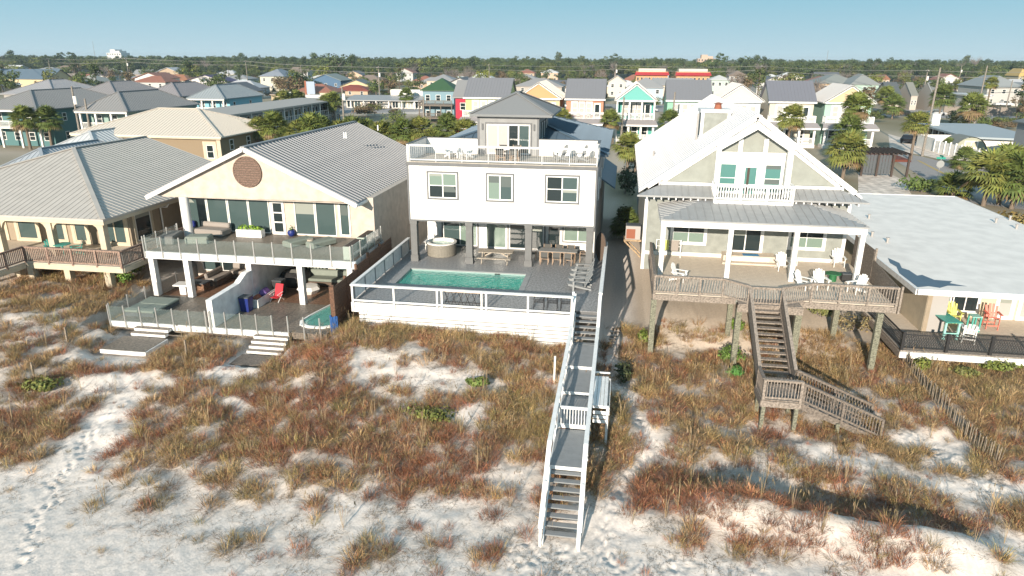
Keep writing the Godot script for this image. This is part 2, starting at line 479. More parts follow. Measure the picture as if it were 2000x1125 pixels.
# an adirondack chair facing +z, origin on the ground
func adirondack(called: String, m: String, label: String, group := "", slats := 5, tall := 0.0, leg_h := 0.0) -> Node3D:
	var t := T(called, label, "chair", group, Vector3.ZERO, true)
	var y := leg_h
	for i in 5:
		var k := i / 4.0
		var mb := MB.new()
		mb.obox(Vector3(0, y + 0.36 - 0.13 * (1 - k), -0.22 + 0.5 * k), Vector3(0.5, 0.022, 0.105), Basis(Vector3(1, 0, 0), -0.25))
		P("seat_slat", mb, m, t)
	for i in slats:
		var u := (i - (slats - 1) / 2.0) / ((slats - 1) / 2.0)
		var len_ := 0.78 + tall - 0.13 * u * u
		var a := Vector3(u * 0.2, y + 0.22, -0.22); var b := Vector3(u * 0.27, y + 0.22 + len_ * 0.93, -0.22 - len_ * 0.36)
		var mb := MB.new()
		var z := (b - a).normalized(); var x := Vector3(1, 0, 0); x = (x - z * x.dot(z)).normalized()
		mb.obox((a + b) * 0.5, Vector3(0.53 / slats - 0.012, 0.022, (b - a).length()), Basis(x, z.cross(x), z))
		P("back_slat", mb, m, t)
	for s in [-1.0, 1.0]:
		var mb := MB.new()
		mb.box(s * 0.33 - 0.07, y + 0.54, -0.42, s * 0.33 + 0.07, y + 0.565, 0.34)
		P("armrest", mb, m, t)
		mb = MB.new()
		mb.box(s * 0.29 - 0.015, 0, 0.2, s * 0.29 + 0.015, y + 0.54, 0.29)
		P("leg", mb, m, t)
		mb = MB.new()
		mb.bar(Vector3(s * 0.255, y + 0.33, 0.26), Vector3(s * 0.255, 0.05 if leg_h == 0.0 else y + 0.1, -0.55), 0.025, 0.12)
		if leg_h > 0: mb.box(s * 0.29 - 0.02, 0, -0.4, s * 0.29 + 0.02, y + 0.53, -0.32)
		P("rear_leg", mb, m, t)
	var mb2 := MB.new()
	mb2.box(-0.3, y + 0.44, -0.36, 0.3, y + 0.5, -0.33)
	if leg_h > 0: mb2.box(-0.3, 0.2, 0.235, 0.3, 0.27, 0.26); mb2.box(-0.3, 0.2, -0.38, 0.3, 0.27, -0.35)
	P("crossbar", mb2, m, t)
	return t

# ---------------------------------------------------------------- plants
func leaf_col(base: Color, k: float) -> Color:
	var j := rng.randf_range(1.0 - k, 1.0 + k)
	return Color(base.r * j * rng.randf_range(0.9, 1.1), base.g * j, base.b * j * rng.randf_range(0.85, 1.15))

func leaf_card(mb: MB, p: Vector3, nn: Vector3, s: float):
	var x := nn.cross(Vector3(rng.randf_range(-1, 1), rng.randf_range(-1, 1), rng.randf_range(-1, 1))).normalized()
	var y := nn.cross(x)
	var a := p + x * s * 0.5; var b := p + y * s * 0.34 + nn * s * 0.08; var d := p - x * s * 0.5; var e := p - y * s * 0.34 - nn * s * 0.05
	mb.quad(a, b, d, e)

# foliage filling an ellipsoid of lobes; lobes: [Vector3 centre, Vector3 radii]
func foliage(mb: MB, lobes: Array, count: int, s: float, base: Color, vary := 0.3, shell := 0.55):
	for i in count:
		var l = lobes[rng.randi() % lobes.size()]
		var d := Vector3(rng.randfn(), rng.randfn(), rng.randfn()).normalized()
		var r := pow(rng.randf(), 0.4) * (1.0 - shell) + shell
		r *= rng.randf_range(0.82, 1.12)
		var p: Vector3 = l[0] + d * l[1] * r
		mb.col = leaf_col(base, vary)
		leaf_card(mb, p, (d + Vector3(rng.randf_range(-0.7, 0.7), rng.randf_range(-0.2, 0.9), rng.randf_range(-0.7, 0.7))).normalized(), s * rng.randf_range(0.6, 1.3))

# the crown of a cabbage palm, unit size about 1 m frond length, centred on the trunk head
func palm_crown(n: int, base: Color, droop := 0.6) -> MB:
	var mb := MB.new()
	for i in n:
		var el := rng.randf_range(-0.8, 1.45)
		var az := rng.randf() * TAU
		var dead := el < -0.45
		var bc := Color(0.20, 0.14, 0.07) if dead and rng.randf() < 0.6 else base
		var dir := Vector3(cos(az) * cos(el), sin(el), sin(az) * cos(el))
		var side := dir.cross(UP).normalized(); var upv := side.cross(dir)
		var stem := dir * rng.randf_range(0.38, 0.58)
		mb.col = leaf_col(bc, 0.1) * 1.1
		mb.tri(side * 0.012, -side * 0.012, stem)
		var R := rng.randf_range(0.46, 0.66)
		var nb := 12
		for k in nb:
			var a := lerpf(-1.5, 1.5, (k + 0.5) / nb)
			var q := (dir * cos(a) + side * sin(a)).normalized()
			var w := side * cos(a) - dir * sin(a)
			var L: float = R * (1.0 - 0.12 * absf(a)) * rng.randf_range(0.88, 1.06)
			var m1 := stem + q * L * 0.55 + upv * 0.06 - UP * 0.05 * droop
			var m2 := stem + q * L - UP * L * rng.randf_range(0.15, 0.5) * droop
			mb.col = leaf_col(bc, 0.28)
			mb.tri(stem, m1 + w * 0.045, m1 - w * 0.045)
			mb.tri(m1 - w * 0.045, m1 + w * 0.045, m2)
	return mb

# a clump of grass blades: height 1, radius about r
func tuft(n: int, base: Array, r: float, lean: float, w: float, seg2 := true) -> ArrayMesh:
	var mb := MB.new()
	for i in n:
		var az := rng.randf() * TAU; var rr := sqrt(rng.randf()) * r
		var p := Vector3(cos(az) * rr, -0.04, sin(az) * rr)
		var out := Vector3(cos(az + rng.randf_range(-0.9, 0.9)), 0, sin(az + rng.randf_range(-0.9, 0.9)))
		var L := rng.randf_range(0.5, 1.05); var ln := rng.randf_range(0.15, 1.0) * lean
		var m := p + UP * L * (0.62 - 0.12 * ln) + out * ln * 0.34 * L
		var e := m + UP * L * (0.42 - 0.5 * ln) + out.rotated(UP, rng.randf_range(-0.5, 0.5)) * ln * L * 0.55
		var s := Vector3(-out.z, 0, out.x).rotated(UP, rng.randf_range(-1.2, 1.2)) * w
		var bc: Color = base[rng.randi() % base.size()]
		mb.col = leaf_col(bc, 0.3)
		mb.quad(p - s, p + s, m + s * 0.8, m - s * 0.8)
		mb.tri(m - s * 0.8, m + s * 0.8, e)
	return mb.mesh()

func multi(called: String, mesh: Mesh, mt: String, xfs: Array, cols: Array) -> MultiMeshInstance3D:
	var mm := MultiMesh.new()
	mm.transform_format = MultiMesh.TRANSFORM_3D
	mm.use_colors = true
	mm.mesh = mesh
	mm.instance_count = xfs.size()
	for i in xfs.size():
		mm.set_instance_transform(i, xfs[i]); mm.set_instance_color(i, cols[i])
	var o := MultiMeshInstance3D.new()
	o.name = numbered(called, self)
	o.multimesh = mm; o.material_override = M[mt]
	o.set_meta("kind", "stuff")
	add_child(o)
	return o

func xf_at(p: Vector3, ry: float, s: Vector3) -> Transform3D:
	return Transform3D(Basis(UP, ry) * Basis.from_scale(s), p)

# where a thing stands, told by the nearest houses
func near_house(p: Vector3, between := false) -> String:
	var best := 1e9; var second := 1e9; var txt := ""; var name1 := ""; var name2 := ""
	for h in houses:
		if h[2] == "": continue
		var d := Vector2(h[0] - p.x, h[1] - p.z).length()
		if d < best:
			second = best; name2 = name1
			best = d; name1 = h[2]
			var dx: float = p.x - h[0]; var dz: float = p.z - h[1]
			var how := "left of" if dx < 0 else "right of"
			if dz < -absf(dx): how = "behind"
			elif dz > absf(dx): how = "in front of"
			txt = how + " the " + h[2]
		elif d < second: second = d; name2 = h[2]
	if between: return "between the " + name1 + " and the " + name2
	return txt

# ---------------------------------------------------------------- ground
var crest := [[-70, 2.2], [-37, 2.6], [-31, 2.25], [-29, 1.7], [-27, 1.15], [-16, 1.35], [-14, 1.95], [-8, 1.75], [-2.2, 1.3], [0, 0.95], [2, 0.6], [8, 0.45], [13, 0.55], [16, 0.75], [24, 0.95], [70, 1.0]]
var g1 := FastNoiseLite.new()
var g2 := FastNoiseLite.new()
var g3 := FastNoiseLite.new()

var left_trail := []
var trail_z := [-60.0, -40.8, -33.7, -29.0, -26.0, -23.5, -21.5, -10.0]
var trail_x := [0.0, -0.1, 0.15, 1.1, 2.1, 0.75, 0.2, 0.1]
func trail_at(z: float) -> float:
	for i in trail_z.size() - 1:
		if z >= trail_z[i] and z < trail_z[i + 1]: return lerpf(trail_x[i], trail_x[i + 1], (z - trail_z[i]) / (trail_z[i + 1] - trail_z[i]))
	return 0.0

func ss(a: float, b: float, x: float) -> float:
	var t: float = clamp((x - a) / (b - a), 0.0, 1.0)
	return t * t * (3 - 2 * t)

func gh(x: float, z: float) -> float:
	var A := 2.0
	for i in crest.size() - 1:
		if x >= crest[i][0] and x < crest[i + 1][0]:
			A = lerpf(crest[i][1], crest[i + 1][1], (x - crest[i][0]) / float(crest[i + 1][0] - crest[i][0]))
	var t := ss(-18.8, -33.0, z)
	var h := A * t
	var lump := g1.get_noise_2d(x, z) * 0.34 + g2.get_noise_2d(x, z) * 0.13
	h += lump * (0.12 + 0.88 * ss(-18.5, -23.0, z)) * (1.0 - 0.5 * ss(-30, -34, z)) * (1.0 - ss(-40, -46, z))
	h += g3.get_noise_2d(x, z) * 0.022 * (1.0 - ss(-40, -46, z))
	# the foredune on the right and the hollow behind it
	var along := ss(1.6, 4.5, x) * (1.0 - ss(11.0, 14.5, x))
	h += 0.9 * exp(-pow((z + 21.9 - 0.12 * (x - 6)) / 0.95, 2.0)) * along - 0.28 * exp(-pow((z + 24.0 - 0.12 * (x - 6)) / 1.0, 2.0)) * along
	h += 1.0 * ss(-35.8, -38.6, z) * ss(1.9, 3.2, x) * (1.0 - ss(12.5, 14.0, x)) * (1.0 - ss(-44, -48, z))
	# trodden path between the two houses
	h -= 0.22 * exp(-pow((x - trail_at(z)) / 0.45, 2.0)) * ss(-21, -24, z)
	if z < -31.6 and x > -29.5 and x < -14.9: h = min(h, 1.05)
	h = lerpf(h, min(h, 0.8), ss(-27.9, -27.2, x) * (1.0 - ss(-24.0, -23.3, x)) * ss(-28.9, -29.6, z))
	h = lerpf(h, min(h, 0.72), ss(-20.4, -19.8, x) * (1.0 - ss(-17.4, -16.8, x)) * ss(-28.9, -29.6, z))
	if z < -34.6 and x > -14.2 and x < -1.8: h = min(h, 1.6)
	return lerpf(h, 2.0, ss(-46.0, -58.0, z))

func make_ground():
	g1.seed = 11; g1.frequency = 0.16; g1.fractal_octaves = 3
	g2.seed = 12; g2.frequency = 0.55; g2.fractal_octaves = 3
	g3.seed = 13; g3.frequency = 2.2; g3.fractal_octaves = 2
	var xs := PackedFloat32Array(); var zs := PackedFloat32Array()
	for q in [-6000, -3000, -1500, -800, -500, -350, -250, -180, -140, -110, -90, -75, -62, -52, -45, -41]: xs.append(q)
	var s := -38.0
	while s < 27.0: xs.append(s); s += 0.11
	for q in [29, 33, 38, 44, 52, 62, 75, 90, 110, 140, 180, 250, 350, 500, 800, 1500, 3000, 6000]: xs.append(q)
	for q in [-9000, -5000, -3000, -2000, -1400, -1000, -800, -650, -500, -420, -350, -300, -260, -230, -200, -180, -160, -145, -130, -120, -110, -100, -92, -84, -77, -70, -64, -59, -55, -51, -48, -45.5, -43.2, -41.2, -39.5, -38]: zs.append(q)
	s = -37.0
	while s < -14.5: zs.append(s); s += 0.11
	for q in [-14, -12, -9, -5, 0, 10, 30, 80, 250, 800]: zs.append(q)
	var W := xs.size(); var H := zs.size()
	var hh := PackedFloat32Array(); hh.resize(W * H)
	for j in H:
		for i in W: hh[j * W + i] = gh(xs[i], zs[j])
	# footprints pressed into the sand
	var steps := []
	var trail := [Vector3(-18.83, 0, -15.7), Vector3(-20.12, 0, -17.75), Vector3(-21.54, 0.02, -20.4), Vector3(-22.25, 0.05, -22.56), Vector3(-22.61, 0.1, -24.27), Vector3(-22.55, 0.3, -25.77)]
	for r in 3:
		for i in trail.size() - 1:
			var a: Vector3 = trail[i]; var b: Vector3 = trail[i + 1]
			var k := int((b - a).length() / 0.33)
			for q in k:
				var p := a.lerp(b, (q + rng.randf() * 0.4) / float(k)) + Vector3(rng.randfn() * 0.2, 0, rng.randfn() * 0.12)
				steps.append([p.x, p.z, atan2((b - a).x, (b - a).z), 0.055])
	for i in 420:
		var u := rng.randf()
		steps.append([rng.randf_range(-3.4, 3.6) if u < 0.6 else rng.randf_range(-5, 9), rng.randf_range(-19.6, -16.6), rng.randf() * TAU, 0.035])
	for i in 170:
		var z := rng.randf_range(-36, -19)
		steps.append([trail_at(z) + rng.randfn() * 0.2, z, rng.randfn() * 0.3, 0.04])
	for i in 150:
		var p: Vector3 = Vector3(12.95, 0.2, -29.1).lerp(Vector3(15.53, 0.05, -24.54), rng.randf()) + Vector3(rng.randfn() * 0.5, 0, rng.randfn() * 0.35)
		steps.append([p.x, p.z, rng.randf() * TAU, 0.04])
	var i0 := 16; var j0 := 36
	for st in steps:
		var ci := i0 + int((st[0] + 38.0) / 0.11); var cj := j0 + int((st[1] + 37.0) / 0.11)
		for dj in range(-3, 4):
			for di in range(-3, 4):
				var i := ci + di; var j := cj + dj
				if i < i0 or j < j0 or i >= W - 20 or j >= H - 11: continue
				var dx: float = xs[i] - st[0]; var dz: float = zs[j] - st[1]
				var al := dx * sin(st[2]) + dz * cos(st[2]); var ac := dx * cos(st[2]) - dz * sin(st[2])
				var e := pow(al / 0.15, 2.0) + pow(ac / 0.085, 2.0)
				hh[j * W + i] += -st[3] * exp(-e) + st[3] * 0.3 * exp(-pow(sqrt(e) - 1.7, 2.0) * 3.0)
	var v := PackedVector3Array(); var n := PackedVector3Array(); var c := PackedColorArray(); var id := PackedInt32Array()
	v.resize(W * H); n.resize(W * H); c.resize(W * H)
	for j in H:
		for i in W:
			var k := j * W + i
			var x := xs[i]; var z := zs[j]
			v[k] = Vector3(x, hh[k], z)
			var ia: int = max(i - 1, 0); var ib: int = min(i + 1, W - 1); var ja: int = max(j - 1, 0); var jb: int = min(j + 1, H - 1)
			n[k] = Vector3(-(hh[j * W + ib] - hh[j * W + ia]) / (xs[ib] - xs[ia]), 1.0, -(hh[jb * W + i] - hh[ja * W + i]) / (zs[jb] - zs[ja])).normalized()
			var q := g1.get_noise_2d(x * 0.7 + 40, z * 0.7)
			var col := Color(0.70, 0.635, 0.575)
			var litter: float = clamp(gd(x, z)[0] * 1.15 - 0.18 + g2.get_noise_2d(x * 2.3, z * 2.3) * 0.55, 0.0, 1.0) if z > -38.5 and z < -14 else 0.0
			col = col.lerp(Color(0.30, 0.225, 0.155), litter * 0.45)
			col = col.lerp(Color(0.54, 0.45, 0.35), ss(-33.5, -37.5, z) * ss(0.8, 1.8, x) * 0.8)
			var back := ss(-50, -66, z)
			col = col.lerp(Color(0.42, 0.36, 0.28).lerp(Color(0.19, 0.165, 0.09), clamp(0.5 + q * 1.6, 0.0, 1.0)), back)
			col = col.lerp(Color(0.045, 0.055, 0.028), ss(-330, -520, z))
			c[k] = col
	for j in H - 1:
		for i in W - 1:
			var a := j * W + i
			id.append_array(PackedInt32Array([a, a + 1, a + W, a + 1, a + W + 1, a + W]))
	var arr := []; arr.resize(Mesh.ARRAY_MAX)
	arr[Mesh.ARRAY_VERTEX] = v; arr[Mesh.ARRAY_NORMAL] = n; arr[Mesh.ARRAY_COLOR] = c; arr[Mesh.ARRAY_INDEX] = id
	var m := ArrayMesh.new()
	m.add_surface_from_arrays(Mesh.PRIMITIVE_TRIANGLES, arr)
	struct(PM("ground", m, "sand", self)).set_meta("label", "white sand beach and dune running back to the streets behind")

# how thickly grass covers a spot and of which kind: [density, red, green, grey]
var patches := []
func gd(x: float, z: float) -> Array:
	var d := ss(-19.3, -22.5, z) * 0.52 + 0.18
	var r := 0.25; var g := 0.12; var y := 0.2
	for p in patches:
		var ex: float = (x - p[0].x) / p[1]
		if ex > 2.2 or ex < -2.2: continue
		var ez: float = (z - p[0].z) / p[2]
		var e := ex * ex + ez * ez
		if e > 4.5: continue
		var w := exp(-e * e * 0.55)
		d = lerpf(d, p[3], w); r = lerpf(r, p[4], w); g = lerpf(g, p[5], w); y = lerpf(y, p[6], w)
	if z < -31.7 and x > -28.4 and x < -15.3: d = 0.0
	if z < -33.7 and x > -14.2 and x < -0.6: d = 0.0
	if z < -29.2 and z > -32.2 and ((x > -27.4 and x < -24.0) or (x > -20.0 and x < -17.3)): d = 0.0
	if z < -28.2 and z > -29.3 and ((x > -27.6 and x < -23.8) or (x > -20.0 and x < -17.3)): d *= 0.3
	if x < -12.0 and z > -28.0:
		var tq := Vector2(x, z)
		for i in left_trail.size() - 1:
			d *= ss(0.35, 1.15, tq.distance_to(Geometry2D.get_closest_point_to_segment(tq, left_trail[i], left_trail[i + 1])))
	var px := absf(x - trail_at(z))
	if z < -19.5: d *= ss(0.22, 0.6, px)
	return [d, r, g, y]

func _ready():
	rng.seed = 20240
	# ---- camera
	var cam := Camera3D.new()
	cam.name = "camera"
	cam.position = Vector3(0, 16, 0)
	cam.rotation_order = EULER_ORDER_YXZ
	cam.rotation_degrees = Vector3(-rad_to_deg(atan((562.5 - 114.0) / 1333.0)), 9.0, 0.3)
	cam.fov = rad_to_deg(2.0 * atan(562.5 / 1333.0))
	cam.near = 0.1; cam.far = 20000.0
	add_child(cam)
	cam.current = true
	# ---- sky, sun, exposure
	var sky_im := Image.create(16, 512, false, Image.FORMAT_RGBF)
	for y in 512:
		var el := (0.5 - (y + 0.5) / 512.0) * PI
		var k: float = clamp(el / 0.105, 0.0, 1.0); var k2: float = clamp((el - 0.105) / 1.2, 0.0, 1.0)
		var cc := Color(0.315, 0.415, 0.46).lerp(Color(0.14, 0.32, 0.41), pow(k, 0.9))
		cc = cc.lerp(Color(0.21, 0.30, 0.385), pow(k2, 0.6))
		if el < 0: cc = Color(0.22, 0.24, 0.24)
		for x in 16: sky_im.set_pixel(x, y, cc)
	var sm := PanoramaSkyMaterial.new()
	sm.panorama = ImageTexture.create_from_image(sky_im)
	var sky := Sky.new(); sky.sky_material = sm
	var env := Environment.new()
	env.background_mode = Environment.BG_SKY
	env.sky = sky
	env.background_energy_multiplier = 1.0
	env.tonemap_mode = Environment.TONE_MAPPER_LINEAR
	env.tonemap_exposure = 1.7
	env.sdfgi_enabled = true; env.ssao_enabled = true; env.ssil_enabled = true
	env.fog_enabled = true; env.fog_density = 0.00016; env.fog_light_color = Color(0.72, 0.80, 0.85)
	var we := WorldEnvironment.new(); we.name = "world_environment"; we.environment = env
	add_child(we)
	var sun := DirectionalLight3D.new(); sun.name = "sun"
	var az := deg_to_rad(10.0); var el := deg_to_rad(16.5)
	sun.light_energy = 1.5
	sun.light_color = Color(1.0, 0.945, 0.875)
	sun.light_angular_distance = 0.5
	sun.shadow_enabled = true
	add_child(sun)
	sun.look_at_from_position(Vector3.ZERO, Vector3(sin(az) * cos(el), -sin(el), -cos(az) * cos(el)))
	# ---- shared
	var u := MB.new(); u.box(-0.5, -0.5, -0.5, 0.5, 0.5, 0.5); unit = u.mesh()
	make_materials()
	for p in [Vector3(-18.83, 0, -15.7), Vector3(-20.12, 0, -17.75), Vector3(-21.54, 0.02, -20.4), Vector3(-22.25, 0.05, -22.56), Vector3(-22.61, 0.1, -24.27), Vector3(-22.55, 0.3, -25.77)]: left_trail.append(Vector2(p.x, p.z))
	setup_patches()
	make_ground()
	setting()
	blinds = true
	house_centre()
	pool_deck()
	boardwalk()
	house_white_gable()
	house_sage()
	house_flat()
	house_tan()
	blinds = false
	background_houses()
	far_things()
	furniture()
	plants()
	dune_grass()
	trees()

# ---------------------------------------------------------------- the white house in the middle
func house_centre():
	var t := T("beach_house", "modern white boxy beach house with grey rooftop tower and swimming pool deck", "house", "", Vector3(-7.4, 1.6, -50))
	houses.append([-7.4, -52.0, "white box house"])
	var x0 := -13.44; var x1 := -1.43; var zf := -42.0
	var mb := MB.new()
	mb.box(x0, 6.05, -46.1, x1, 9.62, zf)                 # the overhanging box
	mb.box(x0, 1.4, -62.5, x1, 9.62, -46.1)               # the body behind
	var wall := P("wall", mb, "white", t)
	mb = MB.new()
	var bx_ := x0 + 0.4
	while bx_ < x1 - 0.2:
		var spans := [[6.12, 9.55]]
		for q in [[-12.2, -10.05], [-8.45, -6.45], [-4.7, -2.35]]:
			if bx_ > q[0] and bx_ < q[1]: spans = [[6.12, 7.36], [9.27, 9.55]]
		for q in spans: mb.box(bx_ - 0.025, q[0], zf, bx_ + 0.025, q[1], zf + 0.03)
		bx_ += 0.405
	stuff(SUB("battens", mb, "white", wall))
	mb = MB.new()
	mb.box(x0 - 0.06, 9.56, zf + 0.002, x1 + 0.06, 9.748, zf + 0.1); mb.box(x0 - 0.06, 9.62, -46.1, x1 + 0.06, 9.747, zf); mb.box(x0 - 0.02, 5.95, -46.0, x1 + 0.02, 6.05, zf + 0.03)
	mb.box(x0 - 0.03, 6.05, zf - 0.2, x0 + 0.08, 9.62, zf + 0.03); mb.box(x1 - 0.08, 6.05, zf - 0.2, x1 + 0.03, 9.62, zf + 0.03)
	P("trim", mb, "grey_trim", t)
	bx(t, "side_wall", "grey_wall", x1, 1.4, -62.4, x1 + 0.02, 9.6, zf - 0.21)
	win(t, Vector3(-11.14, 8.31, -42), 1.86, 1.62, 0, "white_rail", ["glass_dark", "glass_dark", "glass_green", "glass_green"], 2, 2, 0.07, 0.09, "grey_trim")
	win(t, Vector3(-7.45, 8.3, -42), 1.62, 1.62, 0, "white_rail", ["glass_green", "glass_teal"], 2, 1, 0.08, 0.09, "grey_trim")
	win(t, Vector3(-3.54, 8.32, -42), 1.98, 1.62, 0, "white_rail", ["glass_dark", "glass_teal", "glass_dark", "glass_teal"], 2, 2, 0.07, 0.09, "grey_trim")
	for w in [-45.0, -49.5, -54.5]:
		win(t, Vector3(x1 + 0.02, 7.9, w), 0.9, 1.4, PI / 2, "white_rail", "glass_dark", 1, 2, 0.06)
	# porch columns
	for px in [-13.2, -9.5, -5.62, -1.72]:
		mb = MB.new()
		mb.box(px - 0.21, 3.2, zf - 0.44, px + 0.21, 5.95, zf - 0.02); mb.box(px - 0.25, 3.2, zf - 0.48, px + 0.25, 3.62, zf + 0.02); mb.box(px - 0.24, 5.72, zf - 0.47, px + 0.24, 5.949, zf + 0.01)
		P("column", mb, "grey_post", t)
	# porch back wall: doors and windows
	win(t, Vector3(-11.05, 4.45, -46.1), 2.5, 2.3, 0, "white_rail", ["glass_teal", "glass_green"], 2, 1, 0.08, 0.08, "grey_trim", "sliding_door")
	win(t, Vector3(-8.45, 4.45, -46.1), 1.5, 2.4, 0, "white_rail", "glass_green", 1, 1, 0.08, 0.0, "", "window")
	win(t, Vector3(-6.3, 4.42, -46.1), 2.5, 2.4, 0, "white_rail", ["glass_dark", "glass_dark"], 2, 1, 0.1, 0.08, "grey_trim", "sliding_door")
	win(t, Vector3(-4.35, 4.5, -46.1), 0.9, 2.1, 0, "white_rail", "glass_dark", 1, 1, 0.06, 0.0, "", "door")
	win(t, Vector3(-2.7, 4.75, -46.1), 2.0, 1.6, 0, "white_rail", ["glass_green", "glass_green"], 2, 1, 0.07, 0.07, "grey_trim")
	# roof terrace
	bx(t, "roof_terrace", "roof_deck", x0, 9.75, -46.1, x1, 9.79, zf + 0.04)
	bx(t, "parapet", "white", x0, 9.791, -46.2, x0 + 0.14, 10.84, zf); bx(t, "parapet", "white", x0 + 0.141, 9.791, -46.26, -9.72, 10.82, -46.1)
	bx(t, "parapet", "white", -5.52, 9.791, -46.26, x1, 10.86, -46.1); bx(t, "parapet", "white", x1 - 0.14, 9.791, -46.099, x1, 10.86, -44.4)
	mb = MB.new()
	mb.box(x0 - 0.03, 10.842, -46.3, x0 + 0.17, 10.88, zf + 0.02); mb.box(x0 + 0.17, 10.822, -46.3, -9.72, 10.86, -46.06); mb.box(-5.52, 10.862, -46.3, x1 + 0.03, 10.9, -46.06); mb.box(x1 - 0.17, 10.862, -46.06, x1 + 0.03, 10.9, -44.38)
	P("parapet_cap", mb, "grey_trim", t)
	O = t.position
	rail(t, Vector3(x0 + 0.2, 9.79, zf - 0.03), Vector3(x1 - 0.03, 9.79, zf - 0.03), "thin_rail", 1.05, 1.7, 0.13, 0.012, 0.04, 0.04)
	rail(t, Vector3(x1 - 0.05, 9.79, zf - 0.1), Vector3(x1 - 0.05, 9.79, -44.35), "thin_rail", 1.05, 1.2, 0.13, 0.012, 0.04, 0.04)
	# tower
	mb = MB.new(); mb.box(-9.7, 9.79, -51.8, -5.55, 12.35, -46.1)
	P("tower_wall", mb, "grey_wall", t)
	mb = MB.new()
	for q in [-9.7, -5.65]: mb.box(q - 0.02, 9.8, -46.2, q + 0.12, 12.3, -46.07)
	P("corner_trim", mb, "grey_trim", t)
	win(t, Vector3(-7.6, 10.84, -46.1), 2.96, 1.98, 0, "white", ["glass_pale", "glass_pale", "glass_dark", "glass_teal"], 4, 1, 0.09, 0.1, "grey_trim", "sliding_door")
	for sx in [-9.37, -5.86]:
		bx(t, "wall_lamp", "grey_trim", sx - 0.05, 11.45, -46.098, sx + 0.05, 11.85, -45.98)
	for w in [-47.6, -48.9, -50.2]:
		win(t, Vector3(-5.55, 11.3, w), 0.7, 1.1, PI / 2, "white_rail", "glass_teal", 1, 1, 0.06, 0.05, "grey_trim")
	hip_roof(t, -10.15, -4.62, -45.6, -52.3, 12.48, 13.75, "roof_shingle", 0, "roof_shingle")
	mb = MB.new(); mb.box(-10.12, 12.32, -52.25, -4.65, 12.34, -45.63)
	P("soffit", mb, "grey_trim", t)
	# metal roof of the rear part
	hip_roof(t, x0 - 0.35, x1 + 0.55, -46.28, -63.0, 9.95, 11.9, "roof_blue", 0.6, "roof_blue")
	mb = MB.new(); slab(mb, Vector3(-0.35, 7.2, -49.5), Vector3(-0.35, 7.2, -60.0), Vector3(x1 + 0.02, 7.9, -60.0), Vector3(x1 + 0.02, 7.9, -49.5), 0.12)
	P("side_roof", mb, "roof_blue", t)

